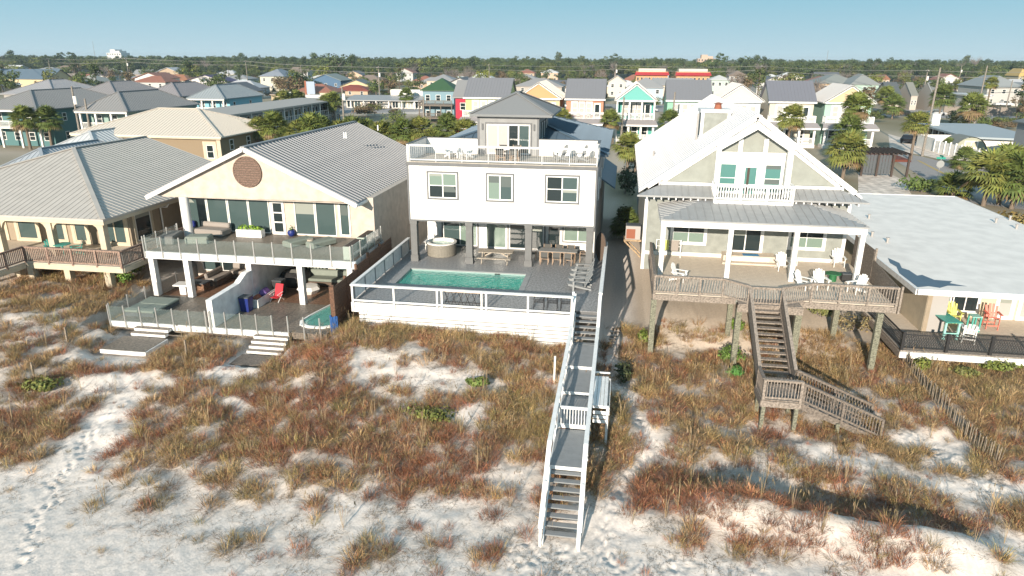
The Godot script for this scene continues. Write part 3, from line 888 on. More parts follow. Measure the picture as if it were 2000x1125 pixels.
func pool_deck():
	var t := T("pool_deck", "raised grey pool deck with white railing and horizontal white skirt boards", "deck", "", Vector3(-7.5, 1.6, -40))
	var y := 3.2
	# boards run across; the hole is the pool
	var px0 := -12.95; var px1 := -5.5; var pz0 := -40.35; var pz1 := -37.15
	var mb := MB.new()
	var z := -46.05
	while z < -33.75:
		var z1 := z + 0.135
		if z1 > pz0 - 0.3 and z < pz1 + 0.3:
			mb.box(-14.25, y - 0.04, z, px0 - 0.32, y, z1); mb.box(px1 + 0.32, y - 0.04, z, -0.62, y, z1)
		elif z1 > -34.4: mb.box(-14.25, y - 0.04, z, -2.1, y, z1)
		else: mb.box(-14.25, y - 0.04, z, -0.62, y, z1)
		z += 0.142
	stuff(P("deck_boards", mb, "deck_grey", t))
	mb = MB.new()
	mb.box(-14.2, 2.7, -46.0, px0 - 0.34, y - 0.05, -33.8); mb.box(px1 + 0.34, 2.7, -46.0, -0.7, y - 0.05, -34.5)
	mb.box(px0 - 0.34, 2.7, -46.0, px1 + 0.34, y - 0.05, pz0 - 0.34); mb.box(px0 - 0.34, 2.7, pz1 + 0.34, px1 + 0.34, y - 0.05, -34.0)
	P("joist_frame", mb, "grey_trim", t)
	mb = MB.new()
	mb.box(px0 - 0.33, y - 0.03, pz1, px1 + 0.33, y + 0.025, pz1 + 0.33); mb.box(px0 - 0.33, y - 0.03, pz0 - 0.33, px1 + 0.33, y + 0.025, pz0)
	mb.box(px0 - 0.33, y - 0.03, pz0, px0, y + 0.024, pz1); mb.box(px1, y - 0.03, pz0, px1 + 0.33, y + 0.024, pz1)
	P("pool_coping", mb, "grey_wall", t)
	# white fascia and skirt boards, one by one
	bx(t, "fascia", "white_rail", -14.35, 2.62, -33.78, -2.1, 3.17, -33.7)
	bx(t, "fascia", "white_rail", -14.35, 2.62, -46.0, -14.27, 3.17, -33.79)
	for i in 7:
		var yy := 2.6 - 0.225 * i
		bx(t, "skirt_board", "white_rail", -14.0, yy - 0.182, -33.92 - 0.012 * (i % 2), -2.12, yy, -33.88)
		bx(t, "skirt_board", "white_rail", -2.14, yy - 0.182, -45.0, -2.09, yy, -34.62)
		bx(t, "skirt_board", "white_rail", -0.74, yy - 0.182, -45.0, -0.69, yy, -34.62)
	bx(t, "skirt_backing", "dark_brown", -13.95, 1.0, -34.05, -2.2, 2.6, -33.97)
	# front railing: bare posts and rails
	for x in [-14.22, -11.85, -9.42, -9.16, -6.97, -6.72, -4.47, -2.16]:
		bx(t, "railing_post", "white_rail", x - 0.05, y - 0.3, -33.72, x + 0.05, y + 0.97, -33.62)
	bx(t, "top_rail", "white_rail", -14.3, y + 0.97, -33.77, -2.08, y + 1.05, -33.57)
	bx(t, "bottom_rail", "white_rail", -14.17, y + 0.08, -33.71, -2.2, y + 0.17, -33.63)
	# left railing with boarded panels
	for i in 7:
		var zz := -33.9 - i * 1.68
		bx(t, "railing_post", "grey_wall", -14.27, y, zz - 0.05, -14.17, y + 0.97, zz + 0.05)
		if i < 6: bx(t, "railing_panel", "white", -14.235, y + 0.1, zz - 1.62, -14.205, y + 0.86, zz - 0.06)
	bx(t, "top_rail", "white_rail", -14.32, y + 0.97, -44.1, -14.12, y + 1.05, -33.78)
	# right railing
	for i in 6:
		var zz := -34.6 - i * 2.1
		bx(t, "railing_post", "white_rail", -0.76, y - 0.3, zz - 0.05, -0.66, y + 0.97, zz + 0.05)
	bx(t, "top_rail", "white_rail", -0.81, y + 0.97, -45.2, -0.61, y + 1.05, -34.5)
	bx(t, "bottom_rail", "white_rail", -0.75, y + 0.08, -45.1, -0.67, y + 0.17, -34.6)
	bx(t, "end_rail", "white_rail", -1.5, y + 0.97, -45.3, -0.61, y + 1.05, -45.22)
	bx(t, "gate_post", "white_rail", -2.2, y - 0.4, -34.5, -2.08, y + 1.05, -34.38)
	for q in [[-13.6, -35.5], [-13.6, -44], [-8, -35.5], [-3, -36], [-3, -44], [-8, -44]]:
		bx(t, "deck_pile", "pile_green", q[0] - 0.12, 0.8, q[1] - 0.12, q[0] + 0.12, 2.7, q[1] + 0.12)
	# pool
	var p := T("swimming_pool", "long turquoise swimming pool set into the grey deck", "pool", "", Vector3(-9.2, 2.0, -38.7))
	mb = MB.new()
	mb.box(px0, 1.75, pz0, px1, 1.85, pz1)
	mb.box(px0 - 0.1, 1.75, pz0 - 0.1, px0, 2.86, pz1 + 0.1); mb.box(px1, 1.75, pz0 - 0.1, px1 + 0.1, 2.86, pz1 + 0.1)
	mb.box(px0, 1.75, pz0 - 0.1, px1, 2.86, pz0); mb.box(px0, 1.75, pz1, px1, 2.86, pz1 + 0.1)
	P("pool_shell", mb, "pool_shell", p)
	mb = MB.new()
	mb.box(px0 - 0.1, 2.861, pz0 - 0.1, px0, 3.165, pz1 + 0.1); mb.box(px1, 2.861, pz0 - 0.1, px1 + 0.1, 3.165, pz1 + 0.1)
	mb.box(px0, 2.861, pz0 - 0.1, px1, 3.165, pz0); mb.box(px0, 2.861, pz1, px1, 3.165, pz1 + 0.1)
	P("tile_band", mb, "pool_tile", p)
	mb = MB.new(); mb.box(px0, 1.85, pz0, px0 + 0.5, 2.75, pz0 + 1.2); mb.box(px0 + 0.5, 1.85, pz0, px0 + 0.9, 2.4, pz0 + 1.2)
	P("pool_steps", mb, "pool_light", p)
	var r := []
	mb = MB.new()
	mb.quad(Vector3(px0, 3.09, pz1), Vector3(px1, 3.09, pz1), Vector3(px1, 3.09, pz0), Vector3(px0, 3.09, pz0))
	P("water", mb, "pool_water", p)
	bx(p, "skimmer", "black", -7.5, 3.07, pz0 - 0.01, -7.15, 3.15, pz0 + 0.01)

func boardwalk():
	var t := T("beach_boardwalk", "long white railed boardwalk with grey treads stepping down to the beach", "boardwalk", "", Vector3(-1.4, 0.8, -27))
	var L := -2.06; var R := -0.72
	stairs(t, L + 0.06, R - 0.06, -34.35, 3.2, -32.4, 2.1, 6, "deck_walk", "white_rail")
	var lev := [[-32.4, -29.8, 2.1], [-29.77, -27.4, 1.96], [-27.37, -24.75, 1.8], [-24.72, -22.0, 1.62]]
	for s in lev:
		var zz: float = s[0]
		while zz < s[1] - 0.05:
			var z1: float = min(zz + 0.138, s[1])
			bx(t, "deck_board", "deck_walk", L + 0.05, s[2] - 0.035, zz, R - 0.05, s[2], z1)
			zz += 0.143
		bx(t, "step_nosing", "white_rail", L + 0.05, s[2] - 0.14, s[1] + 0.003, R - 0.05, s[2] + 0.004, s[1] + 0.028)
		for x in [L + 0.03, R - 0.03]: bx(t, "side_beam", "white_rail", x - 0.03, s[2] - 0.3, s[0], x + 0.03, s[2] - 0.04, s[1])
	stairs(t, L + 0.06, R - 0.06, -22.0, 1.62, -19.55, 0.02, 9, "deck_walk", "white_rail")
	# rails follow the walk
	var line := [Vector3(0, 3.2, -34.4), Vector3(0, 2.15, -32.4), Vector3(0, 1.96, -29.0), Vector3(0, 1.82, -25.5), Vector3(0, 1.62, -22.1), Vector3(0, 0.0, -19.5)]
	for x in [L, R]:
		for i in line.size() - 1:
			var a: Vector3 = line[i] + Vector3(x, 0.95, 0); var b: Vector3 = line[i + 1] + Vector3(x, 0.95, 0)
			if i == 4: b.y = 0.72
			br(t, "top_rail", "white_rail", a, b + (b - a).normalized() * 0.015, 0.17, 0.05)
			br(t, "upper_rail", "white_rail", a - UP * 0.12, b - UP * 0.12, 0.045, 0.15)
			br(t, "lower_rail", "white_rail", a - UP * 0.62, b - UP * 0.62, 0.04, 0.1)
		for z in [-33.4, -32.4, -30.9, -29.3, -27.6, -25.9, -24.2, -22.1, -20.8, -19.5]:
			var y := 0.0
			for i in line.size() - 1:
				if z >= line[i].z - 0.01 and z <= line[i + 1].z + 0.01: y = lerpf(line[i].y, line[i + 1].y, (z - line[i].z) / (line[i + 1].z - line[i].z))
			bx(t, "railing_post", "white_rail", x - 0.045, gh(x, z) - 0.4, z - 0.045, x + 0.045, y + (0.94 if z < -19.6 else 0.72), z + 0.045)
	# gate across the walk
	rail(t, Vector3(L + 0.08, 1.66, -24.78), Vector3(R - 0.08, 1.66, -24.78), "white_rail", 0.95, 1.3, 0.115, 0.03, 0.05, 0.06)
	# side bench
	var b := T("side_bench", "white built-in bench platform on the right side of the boardwalk", "bench", "", Vector3(-0.2, 1.0, -27))
	for i in 4: bx(b, "seat_board", "white_rail", -0.64 + i * 0.155, 2.3, -28.4, -0.5 + i * 0.155, 2.34, -25.6)
	for z in [-28.3, -25.7]:
		bx(b, "bench_post", "white_rail", -0.06, gh(0, z) - 0.3, z - 0.05, 0.04, 2.29, z + 0.05)
		bx(b, "brace", "white_rail", -0.63, 2.18, z - 0.04, -0.06, 2.29, z + 0.04)
	for i in 3: bx(b, "front_board", "white_rail", 0.05, 1.9 + 0.13 * i, -28.38, 0.075, 2.0 + 0.13 * i, -25.62)
	for i in 3: bx(b, "end_board", "white_rail", -0.6, 1.55 + 0.2 * i, -25.58, 0.04, 1.7 + 0.2 * i, -25.555)
	bx(b, "back_rail", "white_rail", -0.66, 2.5, -28.42, 0.02, 2.56, -28.36)
	var pl := MB.new(); pl.cyl(Vector3(-2.62, 0.6, -29.6), Vector3(-2.6, 2.62, -29.6), 0.05, 0.05, 8)
	top("standpipe", pl, "plastic_white", "thin white standpipe beside the left rail of the boardwalk", "pipe")

# ---------------------------------------------------------------- the gabled house with glass balustrades, left of the middle
func glass_rail(par: Node3D, a: Vector3, b: Vector3, n: int, h := 1.0, drop := 0.35, skip := []):
	for i in range(0, n + 1):
		var p := a.lerp(b, i / float(n))
		bx(par, "balustrade_post", "steel", p.x - 0.03, p.y - drop, p.z - 0.03, p.x + 0.03, p.y + h, p.z + 0.03)
		if i < n and not (i in skip):
			var q := a.lerp(b, (i + 1) / float(n)); var d := (q - p).normalized() * 0.05
			br(par, "glass_panel", "glass_clear", p + d + UP * (h * 0.5 - 0.02), q - d + UP * (h * 0.5 - 0.02), 0.012, h - 0.12)

func house_white_gable():
	var t := T("gable_house", "cream gabled house with ribbed grey roof, round brown vent and glass balustrades", "house", "", Vector3(-22.5, 1.4, -48))
	houses.append([-23.0, -50.0, "cream gabled house"])
	var xl := -30.0; var xr := -15.85; var zw := -42.0; var zb := -58.0
	var mb := MB.new()
	mb.box(-29.2, 4.6, zb, xr, 7.35, zw)
	mb.box(-29.2, 1.0, zb, xr, 4.6, -42.1)
	var wall := P("wall", mb, "cream", t)
	# gable front stands forward over the terrace
	mb = MB.new()
	mb.poly([Vector3(-29.9, 7.25, -40.75), Vector3(-17.0, 7.3, -40.75), Vector3(-16.75, 7.42, -40.75), Vector3(-23.65, 10.42, -40.75), Vector3(-30.3, 7.3, -40.75)], Vector3(0, 0, 0.2))
	mb.box(-29.9, 7.2, zw, -16.9, 7.249, -40.6)
	P("gable_front", mb, "cream", t)
	var r := gable_roof(t, -30.8, -16.3, -40.15, -59.1, 7.33, 10.62, "roof_grey", 0.48, true, 0.13, 0.06)
	mb = MB.new()
	for s in [[Vector3(-30.85, 7.16, -40.2), Vector3(-23.55, 10.5, -40.2)], [Vector3(-16.25, 7.16, -40.2), Vector3(-23.55, 10.5, -40.2)]]: mb.bar(s[0], s[1], 0.12, 0.26)
	mb.box(-16.32, 7.08, -59.0, -16.2, 7.24, -40.3)
	P("fascia", mb, "white", t)
	mb = MB.new(); mb.box(-23.7, 10.6, -59.1, -23.4, 10.68, -40.15); SUB("ridge_cap", mb, "roof_grey", r)
	for v in [Vector3(-21, 10.35, -50.34), Vector3(-20.7, 10.39, -50.01), Vector3(-20.5, 10.36, -56.48)]:
		mb = MB.new(); mb.cyl(v - UP * 0.2, v + UP * 0.25, 0.06, 0.06, 8); P("vent_pipe", mb, "plastic_white", t)
	# round slatted vent
	var cc := Vector3(-23.59, 9.03, -40.5)
	mb = MB.new()
	for i in 13:
		var y := -0.9 + i * 0.15; var hw := sqrt(max(0.0, 0.94 * 0.94 - y * y))
		mb.box(cc.x - hw, cc.y + y - 0.062, -40.53, cc.x + hw, cc.y + y + 0.062, -40.46)
	var vent := P("round_vent", mb, "vent_brown", t)
	mb = MB.new(); var ring := []
	for i in 25: ring.append(Vector3(cc.x + 0.95 * cos(TAU * i / 24), cc.y + 0.95 * sin(TAU * i / 24), -40.49))
	var rr := []
	for i in 25: rr.append(0.05)
	mb.tube(ring, rr, 5, false); SUB("vent_ring", mb, "vent_brown", vent)
	# upper storey glazing
	var ww := [[373, 411, 390, 446], [411, 451, 388, 449], [452, 491, 387, 452], [491, 532, 388, 457]]
	for w in [[Vector3(-28.1, 6.96, -42), Vector3(-29.17, 4.74, -42).x, Vector3(-27.74, 4.8, -42).x], [Vector3(-26.66, 7.01, -42), Vector3(-27.69, 4.7, -42).x, Vector3(-26.22, 4.76, -42).x], [Vector3(-25.16, 7.07, -42), Vector3(-26.16, 4.65, -42).x, Vector3(-24.7, 4.72, -42).x], [Vector3(-23.68, 7.12, -42), Vector3(-24.66, 4.54, -42).x, Vector3(-23.2, 4.61, -42).x], [Vector3(-20.4, 7.24, -42), Vector3(-21.38, 4.65, -42).x, Vector3(-19.95, 4.71, -42).x], [Vector3(-18.96, 7.29, -42), Vector3(-19.89, 4.68, -42).x, Vector3(-18.49, 4.74, -42).x]]:
		win(t, Vector3((w[1] + w[2]) * 0.5, 5.92, zw), w[2] - w[1], 2.5, 0, "white_rail", "glass_teal", 1, 1, 0.055)
	win(t, Vector3((Vector3(-23.05, 5.22, -42).x + Vector3(-22.13, 5.26, -42).x) * 0.5, 5.78, zw), 0.86, 2.2, 0, "white", "glass_dark", 1, 3, 0.12, 0.06, "white", "door")
	win(t, Vector3((Vector3(-18.22, 5.42, -42).x + Vector3(-17.54, 5.45, -42).x) * 0.5, 5.9, zw), 0.68, 2.3, 0, "white_rail", "glass_teal", 1, 1, 0.06, 0.05, "white")
	win(t, Vector3(xr, 5.3, -52.0), 0.8, 1.3, PI / 2, "grey_trim", "glass_dark", 1, 1, 0.05)
	# ground floor glazing
	for q in [[-27.2, 3.0], [-24.2, 2.6], [-20.6, 2.6], [-17.6, 2.6]]:
		win(t, Vector3(q[0], 2.85, -42.1), q[1], 2.2, 0, "white_rail", ["glass_teal", "glass_dark"], 2, 1, 0.06)
	for i in 9: bx(t, "curtain", "cushion_green", -21.6 + i * 0.24, 1.8, -42.02, -21.45 + i * 0.24, 3.9, -41.98)
	# upper terrace
	mb = MB.new(); mb.box(-28.65, 4.21, -41.99, -15.3, 4.55, -36.7)
	P("terrace_slab", mb, "white", t)
	mb = MB.new(); mb.box(-28.75, 4.18, -36.7, -15.1, 4.61, -36.5)
	P("terrace_fascia", mb, "white", t)
	for i in 36: bx(t, "terrace_board", "ipe_grey", -28.6, 4.551, -41.95 + i * 0.1455, -15.3, 4.59, -41.95 + i * 0.1455 + 0.138)
	glass_rail(t, Vector3(-28.7, 4.6, -36.45), Vector3(-15.35, 4.6, -36.45), 11)
	glass_rail(t, Vector3(-15.3, 4.6, -36.7), Vector3(-15.3, 4.6, -41.6), 4)
	glass_rail(t, Vector3(-28.72, 4.6, -36.7), Vector3(-28.72, 4.6, -39.9), 3)
	mb = MB.new(); mb.cyl(Vector3(-28.4, 4.6, -40.6), Vector3(-28.4, 7.25, -40.6), 0.3, 0.3, 16)
	P("round_column", mb, "white", t)
	for x in [-28.5, -26.15, -22.0, -18.72, -15.55]:
		bx(t, "column", "white", x - 0.17, 1.7, -36.98, x + 0.17, 4.179, -36.62)
	# lower deck
	mb = MB.new(); mb.box(-28.3, 1.3, -42.0, -15.35, 1.655, -32.4); P("deck_frame", mb, "ipe_grey", t)
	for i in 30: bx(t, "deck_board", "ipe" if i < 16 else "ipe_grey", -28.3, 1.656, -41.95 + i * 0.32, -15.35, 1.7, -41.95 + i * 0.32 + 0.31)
	bx(t, "deck_fascia", "white", -28.4, 1.36, -32.37, -17.5, 1.69, -32.25)
	bx(t, "deck_fascia", "ipe_grey", -28.4, 1.2, -32.45, -17.5, 1.34, -32.36)
	glass_rail(t, Vector3(-28.3, 1.7, -32.2), Vector3(-22.3, 1.7, -32.2), 6)
	glass_rail(t, Vector3(-22.05, 1.7, -32.2), Vector3(-15.6, 1.7, -32.2), 7, 1.0, 0.35, [4, 5, 6])
	glass_rail(t, Vector3(-28.38, 1.7, -32.4), Vector3(-28.38, 1.7, -38.6), 4)
	# stepped dividing wall
	mb = MB.new()
	mb.poly([Vector3(-22.2, 1.5, -32.3), Vector3(-22.2, 1.5, -42.1), Vector3(-22.2, 4.18, -42.1), Vector3(-22.2, 4.18, -37.4), Vector3(-22.2, 3.72, -36.7), Vector3(-22.2, 3.72, -36.1), Vector3(-22.2, 3.35, -35.2), Vector3(-22.2, 3.3, -32.3)], Vector3(0.35, 0, 0))
	P("dividing_wall", mb, "white", t)
	# steps down to the sand, left and right
	for i in 2: bx(t, "step", "white", -26.6, 1.36 - 0.18 * i, -32.2 + 0.3 * i, -24.5, 1.5 - 0.18 * i, -31.9 + 0.3 * i); bx(t, "step_board", "ipe_grey", -26.6, 1.501 - 0.18 * i, -32.24 + 0.3 * i, -24.5, 1.53 - 0.18 * i, -31.92 + 0.3 * i)
	for i in 4: bx(t, "step", "white", -19.4, 1.36 - 0.17 * i, -32.2 + 0.28 * i, -17.4, 1.5 - 0.17 * i, -31.95 + 0.28 * i); bx(t, "step_board", "ipe_grey", -19.4, 1.501 - 0.17 * i, -32.24 + 0.28 * i, -17.4, 1.52 - 0.17 * i, -31.97 + 0.28 * i)
	var pl := T("low_platform", "low brown boarded platform with white edge at the foot of the left steps", "platform", "", Vector3(-25.7, 0.9, -30.5))
	for i in 13: bx(pl, "platform_board", "ipe_grey", -27.0, 1.12, -31.55 + i * 0.142, -24.4, 1.155, -31.55 + i * 0.142 + 0.134)
	bx(pl, "edge_board", "white", -27.02, 0.92, -29.72, -24.38, 1.14, -29.66); bx(pl, "edge_board", "white", -24.38, 0.92, -31.55, -24.32, 1.14, -29.66)
	for q in [[-26.8, -29.9], [-24.6, -29.9], [-26.8, -31.3], [-24.6, -31.3]]: bx(pl, "platform_leg", "pile_green", q[0] - 0.06, 0.2, q[1] - 0.06, q[0] + 0.06, 1.1, q[1] + 0.06)
	var pw := T("sand_landing", "grey board landing half buried in grass below the right steps", "platform", "", Vector3(-18.6, 0.7, -30))
	for i in 9: bx(pw, "landing_board", "weathered", -19.6, 0.80, -31.0 + i * 0.142, -17.6, 0.84, -31.0 + i * 0.142 + 0.134)
	bx(pw, "edge_board", "white", -19.9, 0.72, -29.6, -18.9, 0.84, -29.5)
	# plunge pool
	var sp := T("plunge_pool", "small teardrop turquoise plunge pool with pale rim beside the brown fence", "pool", "", Vector3(-16.4, 1.5, -34.6))
	var rim := []; var inner := []
	var pts := [Vector2(-17.6, -33.9), Vector2(-17.35, -33.35), Vector2(-16.75, -33.1), Vector2(-15.9, -33.1), Vector2(-15.42, -33.5), Vector2(-15.3, -37.3), Vector2(-15.8, -37.9), Vector2(-16.5, -37.9), Vector2(-17.0, -37.0), Vector2(-17.5, -34.8)]
	var cen := Vector2(-16.35, -34.8)
	for p in pts:
		rim.append(Vector3(p.x, 1.6, p.y)); var q: Vector2 = cen + (p - cen) * 0.9
		inner.append(Vector3(q.x, 1.6, q.y))
	mb = MB.new()
	for i in pts.size():
		var j := (i + 1) % pts.size()
		var a: Vector3 = rim[i] + UP * 0.17; var b: Vector3 = rim[j] + UP * 0.17; var c: Vector3 = inner[j] + UP * 0.19; var d: Vector3 = inner[i] + UP * 0.19
		mb.quad(a, b, c, d); mb.quad(rim[i], rim[j], b, a); mb.quad(c, inner[j] - UP * 0.1, inner[i] - UP * 0.1, d)
	P("pool_rim", mb, "plastic_white", sp)
	mb = MB.new(); var low := []
	for p in inner: low.append(p + Vector3(0, 0.015, 0))
	mb.poly(low, Vector3(0, 0.005, 0)); P("pool_shell", mb, "spa_shell", sp)
	mb = MB.new(); var wat := []
	for p in inner: wat.append(p + UP * 0.1)
	mb.poly(wat, Vector3(0, 0.004, 0)); P("water", mb, "spa_water", sp)
	# brown board fence
	var f := T("board_fence", "stepped brown horizontal board fence between the gabled house and the pool deck", "fence", "", Vector3(-15.0, 1.2, -37.5))
	var segs := [[-33.0, -34.6, 4.25], [-34.7, -36.3, 4.25], [-36.4, -38.3, 4.45], [-38.4, -40.4, 4.6], [-40.5, -42.6, 4.6]]
	for sg in segs:
		bx(f, "fence_post", "fence_brown", -15.12, 0.8, sg[0] - 0.06, -14.98, sg[2] + 0.1, sg[0] + 0.06)
		var n := int((sg[2] - 1.1) / 0.155)
		for i in n: bx(f, "plank", "fence_brown", -15.0 + (0.012 if i % 2 else 0.0), sg[2] - 0.155 * (i + 1) + 0.008, sg[1], -14.965 + (0.012 if i % 2 else 0.0), sg[2] - 0.155 * i, sg[0])
	bx(f, "fence_post", "fence_brown", -15.2, 0.8, -32.99, -14.94, 4.3, -32.85)

# ---------------------------------------------------------------- the sage house on the right
func house_sage():
	var t := T("gable_porch_house", "sage grey gabled house with white metal roof, porch, balcony and raised weathered deck", "house", "", Vector3(7.7, 1.0, -48))
	houses.append([7.7, -52.0, "sage gabled house"])
	var D := 4.2; var zw := -42.9
	var mb := MB.new()
	mb.box(1.65, 3.2, -66.0, 13.65, 8.25, zw)
	mb.box(3.2, 0.6, -60.0, 12.5, 3.2, -42.0)
	P("wall", mb, "sage", t)
	mb = MB.new()
	mb.box(1.58, 3.2, zw - 0.02, 1.78, 8.2, zw + 0.06); mb.box(13.5, 3.2, zw - 0.02, 13.7, 8.2, zw + 0.06); mb.box(1.78, 4.2, zw, 13.5, 4.42, zw + 0.05)
	P("wall_trim", mb, "white", t)
	# upper gable
	var zg := -43.35; var ya := 12.72; var ye := 8.95
	mb = MB.new()
	mb.poly([Vector3(2.2, ye - 0.1, zg), Vector3(13.3, ye - 0.1, zg), Vector3(7.75, ya - 0.05, zg)], Vector3(0, 0, 0.2))
	P("gable_wall", mb, "sage_light", t)
	var r := roof_faces(t, [[Vector3(14.2, 8.3, -42.8), Vector3(14.2, 8.3, -66.6), Vector3(7.75, 13.0, -66.6), Vector3(7.75, 13.0, -42.8)], [Vector3(1.15, 8.3, -66.6), Vector3(1.15, 8.3, -42.8), Vector3(7.75, 13.0, -42.8), Vector3(7.75, 13.0, -66.6)]], "roof_white", 0.6, "roof", 0.16, 0.04, 0.035)
	mb = MB.new()
	for s in [1.65, 13.8]:
		mb.bar(Vector3(s, 8.52, -42.86), Vector3(7.75, 12.83, -42.86), 0.1, 0.3)
		mb.bar(Vector3(2.6 if s < 5 else 12.9, 8.83, -43.1), Vector3(7.75, 12.5, -43.1), 0.12, 0.22)
	mb.box(2.35, 8.62, -43.14, 13.15, 8.84, -42.95)
	P("barge_board", mb, "white", t)
	# projecting balcony bay: white frame with glazing
	mb = MB.new()
	var ap := [Vector3(5.55, 8.2, -42.7), Vector3(5.83, 8.2, -42.7), Vector3(5.83, 10.95, -42.7), Vector3(7.75, 12.15, -42.7), Vector3(9.62, 10.95, -42.7), Vector3(9.62, 8.2, -42.7), Vector3(9.92, 8.2, -42.7), Vector3(9.92, 11.15, -42.7), Vector3(7.75, 12.52, -42.7), Vector3(5.55, 11.15, -42.7)]
	mb.poly(ap, Vector3(0, 0, 0.35))
	P("bay_frame", mb, "white", t)
	mb = MB.new()
	mb.box(5.83, 8.0, -43.14, 9.62, 10.2, -42.98); mb.box(5.83, 10.2, -43.1, 9.62, 10.75, -42.94); mb.box(6.85, 10.75, -43.1, 7.1, 11.55, -42.95); mb.box(8.3, 10.75, -43.1, 8.55, 11.55, -42.95)
	P("bay_panel", mb, "white", t)
	for q in [[6.4, 1.0], [9.0, 1.0]]: win(t, Vector3(q[0], 9.2, -42.98), q[1], 1.75, 0, "white_rail", "glass_aqua", 1, 2, 0.06)
	win(t, Vector3(7.72, 8.95, -42.98), 0.86, 2.0, 0, "white", ["glass_aqua"], 1, 1, 0.1, 0.0, "", "door")
	bx(t, "curtain", "dark_brown", 7.52, 8.1, -42.955, 7.66, 9.85, -42.945)
	# skirt roof round the first floor
	roof_faces(t, [[Vector3(1.05, 8.22, -41.55), Vector3(5.5, 8.22, -41.55), Vector3(5.5, 8.72, -43.1), Vector3(2.6, 8.72, -43.1)], [Vector3(9.98, 8.22, -41.55), Vector3(14.25, 8.22, -41.55), Vector3(12.9, 8.72, -43.1), Vector3(9.98, 8.72, -43.1)]], "roof_steel", 0.42, "skirt_roof", 0.1, 0.03, 0.035)
	for i in 10:
		var x := 1.6 + i * 0.43 if i < 9 else 0.0
		if i < 9: bx(t, "rafter_tail", "white", x, 7.98, -42.6, x + 0.07, 8.1, -41.6); bx(t, "rafter_tail", "white", x + 8.6, 7.98, -42.6, x + 8.67, 8.1, -41.6)
	# balcony
	mb = MB.new(); mb.box(5.5, 7.95, -42.68, 9.97, 8.12, -41.2); P("balcony_floor", mb, "white", t)
	rail(t, Vector3(5.55, 8.12, -41.25), Vector3(9.92, 8.12, -41.25), "white_rail", 0.95, 1.45, 0.15, 0.05, 0.12, 0.12)
	rail(t, Vector3(5.55, 8.12, -42.6), Vector3(5.55, 8.12, -41.3), "white_rail", 0.95, 1.4, 0.15, 0.05, 0.12, 0.12, true, 1)
	rail(t, Vector3(9.92, 8.12, -42.6), Vector3(9.92, 8.12, -41.3), "white_rail", 0.95, 1.4, 0.15, 0.05, 0.12, 0.12, true, 1)
	# porch
	roof_faces(t, [[Vector3(2.35, 7.5, -38.3), Vector3(13.35, 7.5, -38.3), Vector3(10.0, 8.2, -42.85), Vector3(5.7, 8.2, -42.85)], [Vector3(13.35, 7.5, -38.3), Vector3(13.35, 7.5, -42.85), Vector3(10.0, 8.2, -42.85)], [Vector3(2.35, 7.5, -42.85), Vector3(2.35, 7.5, -38.3), Vector3(5.7, 8.2, -42.85)]], "roof_steel", 0.46, "porch_roof", 0.08, 0.03, 0.035)
	mb = MB.new()
	mb.box(2.4, 7.06, -38.72, 13.3, 7.42, -38.4); mb.box(2.4, 7.06, -42.88, 2.62, 7.41, -38.73); mb.box(13.08, 7.06, -42.88, 13.3, 7.41, -38.73); mb.box(2.64, 7.3, -42.88, 13.06, 7.38, -38.74)
	P("porch_beam", mb, "white", t)
	for x in [2.55, 6.25, 9.75, 13.15]:
		bx(t, "porch_column", "white", x - 0.13, D, -38.68, x + 0.13, 7.059, -38.44)
	win(t, Vector3(4.4, 5.72, zw), 1.95, 1.3, 0, "white_rail", ["glass_green", "glass_green", "glass_dark", "glass_dark"], 2, 2, 0.05, 0.14, "white")
	win(t, Vector3(11.45, 5.7, zw), 1.95, 1.3, 0, "white_rail", ["glass_green", "glass_green", "glass_dark", "glass_dark"], 2, 2, 0.05, 0.14, "white")
	win(t, Vector3(7.85, 5.7, zw), 1.9, 2.1, 0, "white", "glass_dark", 2, 1, 0.07, 0.12, "white", "sliding_door")
	bx(t, "door_step", "deck_tan", 6.5, D, zw + 0.02, 9.6, D + 0.42, -41.9); bx(t, "step_front", "white", 6.75, D + 0.12, -41.898, 9.2, D + 0.33, -41.86)
	bx(t, "door_step", "deck_tan", 6.4, D, -41.858, 9.7, D + 0.1, -41.4)
	# chimney
	mb = MB.new(); mb.box(5.1, 9.6, -49.8, 6.9, 12.65, -48.0); P("chimney", mb, "sage", t)
	mb = MB.new()
	mb.box(5.0, 12.651, -49.9, 7.0, 12.86, -47.9); mb.box(5.05, 9.6, -48.0, 5.25, 12.64, -47.94); mb.box(6.75, 9.6, -48.0, 6.95, 12.64, -47.94)
	P("chimney_trim", mb, "white", t)
	mb = MB.new(); mb.lathe(Vector3(6.2, 12.86, -48.9), [Vector2(0.25, 0), Vector2(0.2, 0.3), Vector2(0.32, 0.33), Vector2(0.05, 0.42), Vector2(0, 0.42)], 10); P("chimney_pot", mb, "rust", t)
	mb = MB.new(); mb.cyl(Vector3(4.85, 10.4, -47.7), Vector3(4.85, 12.6, -47.7), 0.06, 0.06, 8); P("vent_pipe", mb, "unit_grey", t)
	mb = MB.new(); mb.cyl(Vector3(2.35, 9.0, -52.6), Vector3(2.35, 9.5, -52.6), 0.06, 0.06, 8); P("vent_pipe", mb, "unit_grey", t)
	# weathered deck
	var k := T("weathered_deck", "weathered grey timber deck on tall posts in front of the sage house", "deck", "", Vector3(8, 0.6, -38))
	for i in 27:
		var z := -42.85 + i * 0.285
		bx(k, "deck_board", "deck_tan", 2.1, D - 0.045, z, 14.1, D - 0.003, z + 0.278)
	for i in 4: bx(k, "deck_board", "weathered_light", 6.3, D - 0.045, -35.12 + 0.25 * i, 9.4, D - 0.003, -34.88 + 0.25 * i)
